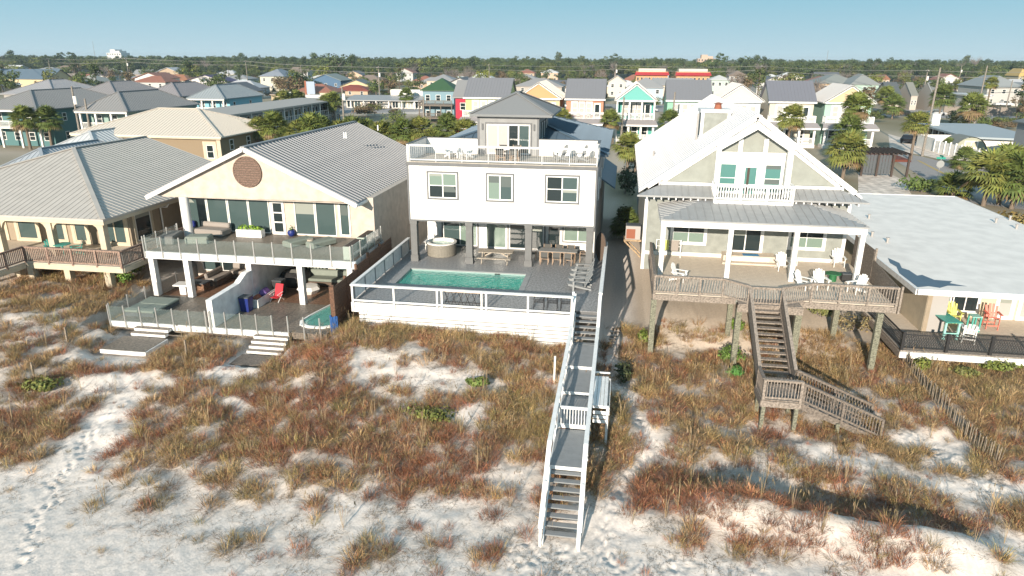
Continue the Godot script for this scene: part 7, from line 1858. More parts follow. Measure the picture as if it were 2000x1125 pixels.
	# slat fence along the dune on the right
	var sf := T("sand_fence", "weathered slatted sand fence running down the dune on the right", "fence", "", Vector3(14.5, 0.5, -30))
	var line := [Vector3(15.37, 0.75, -36.27), Vector3(15.17, 0.7, -33.01), Vector3(15.19, 0.6, -30.14), Vector3(15.43, 0.4, -27.92), Vector3(15.78, 0.15, -26.64)]
	for i in line.size() - 1:
		var k := int((line[i + 1] - line[i]).length() / 0.085)
		for j in k:
			var p: Vector3 = line[i].lerp(line[i + 1], j / float(k)); var y := gh(p.x, p.z)
			var ln := 0.06 * sin(j * 1.7 + i)
			br(sf, "slat", "plank_old", Vector3(p.x, y - 0.1, p.z), Vector3(p.x + ln, y + 0.85 + 0.06 * sin(j * 2.3), p.z + 0.05), 0.038, 0.012)
	# old posts in the dune on the left
	for q in [[Vector3(-28.16, 1.6, -26.52), "old brown post standing in the grass at the left edge of the dune"], [Vector3(-28.89, 1.9, -29.66), "short brown post below the tan house deck"], [Vector3(-21.94, 1, -29.66), "thin brown post in the grass below the left glass deck"], [Vector3(-15.81, 1.2, -32.16), "thin stake in the grass below the plunge pool"]]:
		var b: Vector3 = q[0]; b.y = gh(b.x, b.z)
		mb = MB.new(); mb.bar(b - UP * 0.3, b + Vector3(0.04, 0.85, 0), 0.08, 0.08)
		top("dune_post", mb, "plank_old", q[1], "post")
	# stepping planks on the side path
	for i in 6:
		var p: Vector3 = Vector3(0.26, 1.2, -38.01).lerp(Vector3(-0.18, 1.1, -35.67), i / 5.0); p.y = gh(p.x, p.z) + 0.04
		mb = MB.new(); mb.obox(p, Vector3(0.55, 0.05, 0.2), Basis(UP, 0.3))
		top("path_plank", mb, "weathered_light", "pale plank step on the sandy path between the middle houses", "plank", "plank steps on the side path")

func utility_pole(b: Vector3, h: float, label: String, can: bool, arm := true) -> Node3D:
	var t := T("utility_pole", label, "pole", "", b, true)
	var mb := MB.new(); mb.cyl(Vector3.ZERO, Vector3(0.15, h, 0), 0.2, 0.13, 7); P("pole", mb, "pole_wood", t)
	if arm:
		bx(t, "crossarm", "pole_wood", 0.0, h - 0.6, -1.2, 0.14, h - 0.45, 1.2)
		for z in [-0.9, 0.9]: bx(t, "insulator", "flat_white", 0.0, h - 0.449, z - 0.08, 0.14, h - 0.28, z + 0.08)
	if can:
		mb = MB.new(); mb.cyl(Vector3(0.45, h * 0.72, 0.1), Vector3(0.45, h * 0.72 + 1.2, 0.1), 0.3, 0.3, 10); P("transformer", mb, "flat_white", t)
	return t

func make_car(called: String, label: String, cat: String, c: Color, kind: int) -> Node3D:
	var t := T(called, label, cat, "", Vector3.ZERO, true)
	var m := cm(c, 0.3)
	var side := []; var glass := []
	if kind == 0:
		side = [Vector2(-2.2, 0.35), Vector2(2.2, 0.35), Vector2(2.25, 0.75), Vector2(1.2, 0.95), Vector2(0.6, 1.42), Vector2(-1.1, 1.45), Vector2(-1.8, 1.0), Vector2(-2.25, 0.9)]
		glass = [Vector2(1.1, 0.97), Vector2(0.58, 1.36), Vector2(-1.05, 1.38), Vector2(-1.6, 1.0)]
	elif kind == 1:
		side = [Vector2(-2.6, 0.4), Vector2(2.6, 0.4), Vector2(2.65, 1.0), Vector2(2.1, 1.3), Vector2(1.6, 2.1), Vector2(-2.6, 2.15)]
		glass = [Vector2(2.0, 1.32), Vector2(1.6, 1.95), Vector2(-1.8, 1.95), Vector2(-1.8, 1.32)]
	elif kind == 2:
		side = [Vector2(-2.8, 0.5), Vector2(2.8, 0.5), Vector2(2.85, 1.1), Vector2(1.3, 1.2), Vector2(0.8, 1.85), Vector2(-0.7, 1.85), Vector2(-0.8, 1.2), Vector2(-2.8, 1.15)]
		glass = [Vector2(1.2, 1.22), Vector2(0.76, 1.75), Vector2(-0.6, 1.75), Vector2(-0.66, 1.22)]
	else:
		side = [Vector2(-3.4, 0.6), Vector2(3.4, 0.6), Vector2(3.4, 2.7), Vector2(-3.4, 2.7)]
	var mb := MB.new(); var p3 := []
	for p in side: p3.append(Vector3(p.x, p.y, -0.88))
	mb.poly(p3, Vector3(0, 0, 1.76)); P("body", mb, m, t)
	if glass.size() > 0:
		mb = MB.new(); p3 = []
		for p in glass: p3.append(Vector3(p.x, p.y, -0.89))
		mb.poly(p3, Vector3(0, 0, 1.78)); P("window", mb, "glass_dark", t)
	else: bx(t, "door", "unit_grey", 3.38, 0.7, -0.7, 3.43, 2.5, 0.7)
	for x in [-1.4, 1.4]:
		for z in [-0.85, 0.85]:
			mb = MB.new(); mb.cyl(Vector3(x, 0.33, z - 0.1), Vector3(x, 0.33, z + 0.1), 0.33, 0.33, 12); P("wheel", mb, "black", t)
	return t

func setting():
	pass

func setup_patches():
	# [centre, half width, half depth, density, red, green, grey]
	patches = [
		[Vector3(-30.12, 2, -30.09), 4.5, 2.6, 0.62, 0.12, 0.15, 0.35],
		[Vector3(-25.8, 1.6, -24.25), 5.0, 1.8, 0.78, 0.35, 0.2, 0.25],
		[Vector3(-23.77, 1.2, -22.48), 3.6, 1.5, 0.9, 0.4, 0.1, 0.2],
		[Vector3(-21.69, 0.4, -19.46), 4.0, 1.1, 0.05, 0.1, 0.1, 0.4],
		[Vector3(-19.72, 0, -16.97), 6.0, 1.6, 0.02, 0.1, 0.1, 0.4],
		[Vector3(-23.41, 1.5, -26.49), 2.4, 1.4, 0.2, 0.3, 0.1, 0.4],
		[Vector3(-21.41, 0.9, -22.97), 0.7, 1.9, 0.05, 0.1, 0.1, 0.3],
		[Vector3(-30.29, 2, -33.33), 2.6, 1.4, 0.95, 0.05, 0.15, 0.15],
		[Vector3(-21.35, 1.3, -30.41), 4.0, 1.0, 1.0, 0.45, 0.15, 0.1],
		[Vector3(-18.91, 1.2, -25.69), 3.6, 1.6, 0.85, 0.35, 0.12, 0.25],
		[Vector3(-15.5, 1.5, -30.29), 2.2, 1.4, 0.95, 0.65, 0.08, 0.15],
		[Vector3(-17.15, 1.2, -25.74), 0.9, 0.5, 0.1, 0.3, 0.1, 0.3],
		[Vector3(-14.57, 0.9, -24.12), 4.5, 1.6, 0.85, 0.45, 0.12, 0.2],
		[Vector3(-17.18, 0.5, -21.13), 2.4, 1.0, 0.5, 0.15, 0.2, 0.3],
		[Vector3(-15.38, 0.1, -19.01), 4.6, 1.4, 0.3, 0.05, 0.25, 0.5],
		[Vector3(-10.16, 1.9, -32.68), 4.5, 0.7, 1.0, 0.12, 0.35, 0.05],
		[Vector3(-11.65, 1.8, -29.64), 1.3, 0.9, 0.22, 0.4, 0.1, 0.3],
		[Vector3(-8.31, 1.7, -28.93), 2.5, 0.8, 0.3, 0.3, 0.1, 0.4],
		[Vector3(-4.7, 1.5, -31.49), 2.2, 1.4, 0.85, 0.3, 0.2, 0.15],
		[Vector3(-12.6, 1.5, -26.18), 2.4, 1.1, 0.85, 0.7, 0.06, 0.15],
		[Vector3(-9.51, 1.3, -25.62), 3.2, 1.2, 0.85, 0.4, 0.25, 0.2],
		[Vector3(-5.77, 1.2, -26.44), 1.3, 1.0, 0.2, 0.2, 0.2, 0.4],
		[Vector3(-3.75, 1.2, -26.78), 1.6, 2.0, 1.0, 0.15, 0.5, 0.1],
		[Vector3(-10.18, 0.9, -23.59), 3.6, 1.4, 0.95, 0.6, 0.12, 0.15],
		[Vector3(-5.74, 0.6, -23.26), 3.4, 1.4, 1.0, 0.7, 0.08, 0.12],
		[Vector3(-3.56, 0.5, -22.7), 0.8, 1.6, 0.12, 0.3, 0.1, 0.3],
		[Vector3(-6.54, 0.2, -20.81), 1.7, 0.7, 0.12, 0.3, 0.15, 0.4],
		[Vector3(-10.43, 0.2, -20), 1.7, 0.9, 0.55, 0.45, 0.15, 0.25],
		[Vector3(-8.07, 0.3, -21.21), 1.0, 0.8, 0.7, 0.5, 0.1, 0.2],
		[Vector3(-9.25, 0.1, -20.03), 0.9, 0.7, 0.1, 0.2, 0.2, 0.4],
		[Vector3(-4.8, 0, -19.19), 2.4, 0.7, 0.38, 0.4, 0.2, 0.4],
		[Vector3(-9.84, 0, -17.82), 3.0, 0.8, 0.3, 0.2, 0.25, 0.5],
		[Vector3(0.34, 0.4, -27.07), 0.55, 1.6, 0.95, 0.2, 0.3, 0.1],
		[Vector3(1.6, 1, -37.29), 1.0, 1.4, 0.9, 0.1, 0.3, 0.1],
		[Vector3(4.16, 0.6, -36.42), 1.4, 1.3, 0.45, 0.1, 0.05, 0.4],
		[Vector3(4.08, 0.7, -39.28), 1.2, 0.8, 0.08, 0.1, 0.05, 0.4],
		[Vector3(4.23, 0.5, -30.99), 2.6, 2.2, 0.9, 0.3, 0.06, 0.3],
		[Vector3(12.8, 0.6, -37.19), 2.4, 1.8, 0.95, 0.05, 0.05, 0.25],
		[Vector3(11.17, 0.5, -32.17), 2.6, 1.4, 0.6, 0.2, 0.05, 0.35],
		[Vector3(6.63, 0.4, -28.13), 1.6, 0.8, 0.45, 0.4, 0.05, 0.3],
		[Vector3(9.64, 0.3, -26.51), 1.9, 0.7, 0.16, 0.2, 0.1, 0.4],
		[Vector3(2.4, 0.4, -23.84), 2.0, 1.1, 1.0, 0.75, 0.05, 0.1],
		[Vector3(4.63, 0.7, -21.83), 4.4, 1.1, 1.0, 0.75, 0.05, 0.12],
		[Vector3(5.25, 0.75, -21.34), 4.0, 0.6, 0.95, 0.7, 0.05, 0.15],
		[Vector3(8.35, 0.6, -22), 2.4, 0.6, 0.9, 0.65, 0.08, 0.15],
		[Vector3(4.9, 0.35, -21.04), 4.6, 0.8, 0.85, 0.7, 0.05, 0.2],
		[Vector3(9.89, 0.6, -23.63), 3.6, 0.9, 1.0, 0.55, 0.15, 0.12],
		[Vector3(13.28, 0.4, -26.77), 1.4, 0.9, 0.9, 0.15, 0.3, 0.1],
		[Vector3(17.17, 0.7, -33.35), 3.0, 2.4, 0.95, 0.1, 0.1, 0.2],
		[Vector3(17.14, 0.5, -28.45), 2.6, 1.6, 1.0, 0.35, 0.1, 0.15],
		[Vector3(14.55, 0.3, -27.93), 0.8, 1.2, 0.1, 0.1, 0.1, 0.3],
		[Vector3(12.93, 0.3, -28.49), 0.8, 0.5, 0.02, 0.1, 0.1, 0.3],
		[Vector3(13.54, 0.25, -26.86), 0.8, 0.6, 0.02, 0.1, 0.1, 0.3],
		[Vector3(14.69, 0.05, -25.05), 2.6, 0.7, 0.05, 0.1, 0.1, 0.3],
		[Vector3(5.69, 0, -20.4), 4.2, 0.6, 0.4, 0.3, 0.15, 0.45],
		[Vector3(10.08, 0.1, -21.81), 2.2, 0.9, 0.5, 0.6, 0.15, 0.2],
		[Vector3(13.46, 0, -21.96), 2.4, 0.8, 0.12, 0.2, 0.2, 0.4],
		[Vector3(-12.23, 0.1, -19.53), 2.6, 1.2, 0.3, 0.2, 0.2, 0.4],
		[Vector3(-3.98, 0.1, -20.61), 1.6, 1.0, 0.35, 0.55, 0.1, 0.25],
		[Vector3(-7.09, 0, -18.28), 3.0, 0.7, 0.34, 0.4, 0.15, 0.35],
		[Vector3(2.96, 0.1, -20.62), 2.4, 0.8, 0.62, 0.55, 0.08, 0.25],
		[Vector3(7.79, 0.1, -20.89), 2.6, 0.7, 0.6, 0.65, 0.08, 0.2],
		[Vector3(11.39, 0.3, -23.2), 2.0, 0.8, 0.8, 0.55, 0.12, 0.2],
		[Vector3(-0.06, 0, -20.52), 1.6, 1.2, 0.0, 0.1, 0.1, 0.3],
	]

func dune_grass():
	rng.seed = 77
	var gold := [Color(0.40, 0.28, 0.135), Color(0.31, 0.21, 0.105), Color(0.50, 0.37, 0.20), Color(0.22, 0.155, 0.085)]
	var red := [Color(0.27, 0.105, 0.06), Color(0.33, 0.15, 0.08), Color(0.17, 0.07, 0.045), Color(0.36, 0.21, 0.12)]
	var green := [Color(0.22, 0.19, 0.075), Color(0.30, 0.245, 0.105), Color(0.15, 0.145, 0.055), Color(0.35, 0.27, 0.135)]
	var grey := [Color(0.25, 0.19, 0.14), Color(0.13, 0.095, 0.075), Color(0.32, 0.25, 0.185), Color(0.09, 0.065, 0.05)]
	var kinds := [gold, red, green, grey]
	var names_ := ["golden_grass", "red_grass", "green_grass", "dry_grass"]
	var meshes := []
	for k in 4:
		var two := []
		for r in 2: two.append(tuft([64, 70, 60, 52][k], kinds[k], [0.23, 0.25, 0.23, 0.28][k], [1.05, 0.8, 1.05, 1.25][k], [0.0062, 0.0058, 0.0062, 0.0052][k]))
		meshes.append(two)
	var xf := [[[], []], [[], []], [[], []], [[], []]]; var cl := [[[], []], [[], []], [[], []], [[], []]]
	var z := -38.0
	while z < -16.2:
		var x := -37.0
		while x < 26.5:
			var px := x + rng.randf_range(-0.16, 0.16); var pz := z + rng.randf_range(-0.16, 0.16)
			var q := gd(px, pz)
			q[1] *= 1.05; q[2] *= 0.8; q[3] *= 1.15
			var cl_n := g1.get_noise_2d(px * 3.0 + 90, pz * 3.0) * 0.75 + g2.get_noise_2d(px * 1.3, pz * 1.3) * 0.7
			var pr: float = ss(0.35, 0.66, q[0] * 0.82 + cl_n * min(1.0, q[0] * 2.6 + 0.05)) * 0.97 + q[0] * 0.07 + 0.012
			if z < -36.0 and px > -1.0 and px < 14.5: q[0] *= 0.25
			if z < -36.0 and px < -14.3 and px > -29: q[0] = 0.0
			if rng.randf() < pr:
				var u := rng.randf() + g2.get_noise_2d(px * 0.5 + 7, pz * 0.5) * 0.25
				var k := 0
				if u < q[1]: k = 1
				elif u < q[1] + q[2]: k = 2
				elif u < q[1] + q[2] + q[3]: k = 3
				var s := rng.randf_range(0.55, 1.15) * lerpf(0.55, 1.0, min(1.0, pr + q[0] * 0.3))
				var h: float = s * [0.58, 0.47, 0.60, 0.30][k]
				var v := rng.randi() % 2
				xf[k][v].append(xf_at(Vector3(px, gh(px, pz), pz), rng.randf() * TAU, Vector3(s, h, s)))
				var b := rng.randf_range(0.62, 1.35) * (1.35 if rng.randf() < 0.13 else 1.0)
				cl[k][v].append(Color(b * 1.08, b * rng.randf_range(0.95, 1.07), b * rng.randf_range(0.84, 1.02)))
			x += 0.24
		z += 0.24
	for k in 4:
		for v in 2: multi(names_[k], meshes[k][v], "grass", xf[k][v], cl[k][v])
	# tall sea oats with drooping seed heads
	var ob := MB.new()
	for i in 9:
		var a := rng.randf() * TAU; var out := Vector3(cos(a), 0, sin(a)); var p := out * 0.1 * rng.randf()
		var m := p + UP * 0.7 + out * 0.12; var e := p + UP * rng.randf_range(0.95, 1.15) + out * 0.34
		var s := Vector3(-out.z, 0, out.x) * 0.006
		ob.col = leaf_col(Color(0.30, 0.215, 0.12), 0.2)
		ob.quad(p - s, p + s, m + s, m - s); ob.tri(m - s, m + s, e)
		for k in 4: ob.tri(e - UP * 0.03 * k - s * 1.8, e - UP * 0.03 * k + s * 1.8, e - UP * (0.03 * k + 0.12) + out * 0.08)
	var ox := []; var oc := []
	for i in 900:
		var px := rng.randf_range(-36, 26); var pz := rng.randf_range(-36, -19)
		if rng.randf() < gd(px, pz)[0] * 0.5: ox.append(xf_at(Vector3(px, gh(px, pz), pz), rng.randf() * TAU, Vector3.ONE * rng.randf_range(0.7, 1.15))); oc.append(Color(1, 1, 1) * rng.randf_range(0.8, 1.2))
	multi("sea_oats", ob.mesh(), "grass", ox, oc)
	# litter of fallen stems on the sand
	var mb := MB.new()
	for i in 16:
		var a := rng.randf() * TAU; var p := Vector3(rng.randfn() * 0.14, 0.012, rng.randfn() * 0.14); var d := Vector3(cos(a), 0.05, sin(a)) * rng.randf_range(0.08, 0.26)
		var s := Vector3(-sin(a), 0, cos(a)) * 0.005
		mb.col = leaf_col(Color(0.22, 0.165, 0.115), 0.3); mb.tri(p - s, p + s, p + d)
	var lm := mb.mesh(); var lx := []; var lc := []
	for i in 9500:
		var px := rng.randf_range(-36, 26); var pz := rng.randf_range(-35.5, -16.5)
		if rng.randf() < gd(px, pz)[0] * 1.2 + 0.12: lx.append(xf_at(Vector3(px, gh(px, pz) + 0.01, pz), rng.randf() * TAU, Vector3.ONE * rng.randf_range(0.7, 1.6))); lc.append(Color(1, 1, 1) * rng.randf_range(0.7, 1.2))
	multi("plant_litter", lm, "grass", lx, lc)

func plants():
	rng.seed = 5
	# palms: [base, trunk height, crown size, tilt, label]
	var greens := [Color(0.135, 0.165, 0.035), Color(0.10, 0.135, 0.03), Color(0.165, 0.18, 0.042)]
	var crowns := []
	for i in 3: crowns.append(palm_crown(84, greens[i], 0.6).mesh())
	var list := [
		[Vector3(-92.11, 2, -95.63), 4.6, 2.9, "cabbage palm in front of the teal villa, left one of two"], [Vector3(-89.86, 2, -97.4), 4.4, 2.9, "cabbage palm in front of the teal villa, right one of two"],
		[Vector3(-80.31, 2, -157.31), 4.2, 3.4, "cabbage palm by the parking lot, left one of two behind the motel roof"], [Vector3(-78.33, 2, -160.8), 4.2, 3.2, "cabbage palm by the parking lot, right one of two behind the motel roof"],
		[Vector3(-62.52, 2, -197.62), 3.4, 3.2, "round palm in front of the white parapet of the shops"],
		[Vector3(-10.43, 2, -119.15), 4.2, 2.5, "palm left of the salmon pink cottage porch"], [Vector3(-2.18, 2, -117.88), 4.2, 2.5, "full crowned palm between the salmon and aqua cottages"], [Vector3(7.25, 2, -116.97), 4.2, 2.7, "palm between the aqua and mint cottages"],
		[Vector3(24.38, 2, -109.1), 5.8, 2.9, "dense palm in front of the cream white cottage balcony"], [Vector3(31.62, 2, -103.06), 7.8, 2.9, "tall palm in front of the yellow gabled cottage, upper crown of the pair"], [Vector3(30.25, 2, -100.84), 4.8, 3.0, "shorter palm below the tall one at the yellow gabled cottage"],
		[Vector3(42.41, 2, -110.41), 5.2, 2.6, "palm with shaggy trunk beside the parked black car"], [Vector3(73.56, 2, -164.62), 4.6, 4.2, "round headed palm in front of the grey wooden fence"], [Vector3(76.07, 2, -186.06), 5.6, 4.2, "round headed palm left of the wooden fence"], [Vector3(90.65, 2, -195.44), 8.6, 2.4, "tall slim palm in front of the long white building"],
		[Vector3(70.8, 2, -208.29), 4.4, 4.0, "brownish palm beside the left townhouse"], [Vector3(66.9, 2, -190.14), 3.2, 3.8, "low palm right of the yellow gabled cottage"],
		[Vector3(36.61, 2, -75.3), 3.2, 3.4, "big palm beside the road, left of the clump of three"], [Vector3(38.45, 2, -76.17), 3.8, 3.2, "big palm beside the road, middle of the clump of three"], [Vector3(38.68, 2, -74.16), 2.9, 3.4, "big palm beside the road, right of the clump of three"],
		[Vector3(27.15, 2, -89.95), 3.5, 3.4, "large palm leaning over the right slope of the sage house roof"], [Vector3(35.44, 2, -79.47), 0.9, 2.6, "low young palm behind the pale flat roof"], [Vector3(51.59, 2, -120.55), 0.8, 2.0, "small palm at the road corner"],
		[Vector3(-63.91, 2, -144.59), 4.4, 3.0, "palm at the inland end of the motel roof"], [Vector3(-61.35, 2, -142.7), 4.8, 3.2, "palm beside the transformer pole at the motel end"],
		[Vector3(46.01, 2, -102.02), 1.2, 2.4, "small palm against the white roadside fence"], [Vector3(0.81, 2, -86.88), 3.6, 2.6, "palm in the side yard right of the white box house"], [Vector3(1.8, 2, -91.23), 2.2, 2.6, "low palm at the left eave of the sage house"], [Vector3(0.7, 1.8, -55.4), 1.4, 1.8, "dark palmetto in the shade of the side path"],
	]
	for i in 20:
		list.append([Vector3(-53.0 + i * 1.8 + rng.randf() * 0.6, 2.0, -85.0 - rng.randf() * 3.0), rng.randf_range(3.0, 5.4), rng.randf_range(2.3, 3.0), "cabbage palm in the row of palms behind the cream gabled house, %s from the left" % ["first", "second", "third", "fourth", "fifth", "sixth", "seventh", "eighth", "ninth", "tenth", "eleventh", "twelfth", "thirteenth", "fourteenth", "fifteenth", "sixteenth", "seventeenth", "eighteenth", "nineteenth", "twentieth"][i]])
	for i in list.size():
		var q = list[i]
		var g := "palms behind the cream gabled house" if i >= 29 else ""
		var t := T("cabbage_palm", q[3], "palm", g, q[0], true, rng.randf() * TAU)
		var h: float = q[1]; var tilt := rng.randf_range(-0.06, 0.06) * h
		var mb := MB.new(); mb.tube([Vector3(0, -0.3, 0), Vector3(tilt * 0.4, h * 0.5, 0), Vector3(tilt, h, 0)], [0.24, 0.19, 0.22], 8); P("trunk", mb, "palm_bark", t)
		var o := PM("crown", crowns[i % 3], "leaf", t, Transform3D(Basis(UP, rng.randf() * TAU) * Basis.from_scale(Vector3.ONE * q[2] * 0.85), Vector3(tilt, h, 0)))
		stuff(o)
	# shrubs: [base, radii, colour, label]
	var sh := [
		[Vector3(6.52, 0.5, -35.31), Vector3(0.85, 0.75, 0.8), Color(0.10, 0.17, 0.03), "bright green dune shrub left of the weathered stairs"], [Vector3(7.09, 0.6, -37.81), Vector3(0.5, 0.5, 0.5), Color(0.12, 0.19, 0.03), "small green shrub below the weathered deck"], [Vector3(6.21, 0.4, -33.37), Vector3(0.6, 0.35, 0.5), Color(0.06, 0.16, 0.03), "low vivid green creeper at the foot of the dune shrub"],
		[Vector3(1.82, 1, -36.55), Vector3(0.4, 0.6, 0.4), Color(0.14, 0.18, 0.03), "small palmetto bush beside the left deck post"],
		[Vector3(-31.13, 2, -37.04), Vector3(0.9, 0.8, 0.8), Color(0.12, 0.20, 0.03), "light green shrub under the corner of the tan house deck"], [Vector3(-31.17, 2, -38.67), Vector3(0.8, 0.9, 0.8), Color(0.19, 0.21, 0.04), "yellow green shrub left of the white columns"],
		[Vector3(0.75, 0.8, -31.78), Vector3(0.6, 0.6, 1.1), Color(0.05, 0.06, 0.02), "dark round bush on the right edge of the sandy path"], [Vector3(13.97, 0.9, -40.48), Vector3(1.6, 0.9, 0.9), Color(0.20, 0.16, 0.08), "dead brown palmetto heap under the weathered deck"], [Vector3(12.16, 0.9, -40.17), Vector3(0.8, 0.6, 0.7), Color(0.14, 0.15, 0.05), "palmetto clump behind the right deck post"],
		[Vector3(15.77, 0.9, -35.36), Vector3(0.8, 0.5, 0.6), Color(0.16, 0.18, 0.035), "green bush under the left end of the black railed terrace"], [Vector3(19.96, 0.9, -35.46), Vector3(1.2, 0.5, 0.6), Color(0.14, 0.17, 0.035), "green bush under the black railed terrace at the right edge"], [Vector3(17.71, 0.8, -34.68), Vector3(1.0, 0.45, 0.6), Color(0.17, 0.17, 0.05), "olive bush under the middle of the black railed terrace"],
		[Vector3(-7.78, 1.4, -26.11), Vector3(1.4, 0.35, 0.7), Color(0.15, 0.16, 0.035), "low olive shrub in the middle of the dune"], [Vector3(-27.6, 1.5, -25.89), Vector3(1.6, 0.4, 0.7), Color(0.16, 0.17, 0.04), "low olive shrub at the left edge of the dune"], [Vector3(-6.26, 1.6, -28.75), Vector3(0.6, 0.3, 0.4), Color(0.12, 0.17, 0.035), "small green shrub in the sand below the skirt boards"],
		[Vector3(0.54, 1.9, -75.27), Vector3(1.3, 2.2, 3.0), Color(0.035, 0.05, 0.016), "dark hedge along the side path under the left eave of the sage house"], [Vector3(0.68, 1.9, -60.52), Vector3(1.0, 1.4, 2.0), Color(0.05, 0.07, 0.02), "dark shrub in the shaded side path"], [Vector3(2.34, 2, -106.47), Vector3(3.0, 1.3, 2.0), Color(0.12, 0.13, 0.03), "brown green hedge in front of the aqua cottage"],
		[Vector3(33.47, 2, -82.43), Vector3(2.2, 1.3, 1.6), Color(0.08, 0.12, 0.025), "dark green shrubs behind the flat roof beside the stop sign"], [Vector3(31.67, 2, -96.99), Vector3(1.0, 0.6, 0.8), Color(0.10, 0.13, 0.03), "clipped low shrub at the pergola, left one"], [Vector3(32.59, 2, -95.87), Vector3(1.2, 0.6, 0.8), Color(0.08, 0.11, 0.03), "clipped low shrub at the pergola, right one"],
		[Vector3(35.37, 2, -66.39), Vector3(2.0, 1.0, 2.5), Color(0.20, 0.15, 0.05), "dry brown hedge along the right side of the flat roof"], [Vector3(-44, 2, -84), Vector3(5.0, 2.0, 3.0), Color(0.10, 0.125, 0.03), "dark green underbrush below the hedge of palms, left part"], [Vector3(-34, 2, -86), Vector3(5.0, 2.2, 3.0), Color(0.085, 0.11, 0.028), "dark green underbrush below the hedge of palms, middle part"], [Vector3(-25, 2, -84), Vector3(4.0, 1.8, 3.0), Color(0.11, 0.125, 0.03), "dark green underbrush below the hedge of palms, right part"],
		[Vector3(-45.57, 2, -176.34), Vector3(3.2, 1.4, 1.6), Color(0.14, 0.105, 0.075), "leafless brown thicket in front of the green roofed house"], [Vector3(-71.1, 2, -189.23), Vector3(4.2, 1.6, 2.0), Color(0.15, 0.115, 0.09), "leafless brown thicket in front of the shops"], [Vector3(-51.38, 2, -152.44), Vector3(3.0, 2.2, 2.0), Color(0.10, 0.13, 0.03), "rounded green shrub behind the ridge of the cream gabled house"],
		[Vector3(94.2, 2, -244.34), Vector3(4.0, 2.0, 2.5), Color(0.03, 0.055, 0.03), "dark blue green conifer shrub below the middle townhouse"], [Vector3(107.79, 2, -231.09), Vector3(3.0, 1.2, 1.5), Color(0.12, 0.10, 0.06), "dry shrub in front of the wooden fence"],
	]
	for s in sh:
		var b: Vector3 = s[0]
		if b.z > -45: b.y = gh(b.x, b.z)
		var t := T("shrub", s[3], "shrub", "", b, true)
		var r: Vector3 = s[1]
		var mb := MB.new(); var lobes := []
		for i in 6: lobes.append([Vector3(rng.randf_range(-0.55, 0.55) * r.x, r.y * rng.randf_range(0.5, 0.95), rng.randf_range(-0.55, 0.55) * r.z), r * rng.randf_range(0.45, 0.65)])
		foliage(mb, lobes, int(420 + 120 * r.x), 0.16 if b.z > -60 else 0.34, s[2], 0.4, 0.4)
		stuff(P("leaves", mb, "leaf", t))
		mb = MB.new()
		for i in 5: mb.cyl(Vector3(0, -0.1, 0), Vector3(rng.randf_range(-0.5, 0.5) * r.x, r.y * 0.9, rng.randf_range(-0.5, 0.5) * r.z), 0.03, 0.012, 4)
		P("stems", mb, "bare_wood", t)

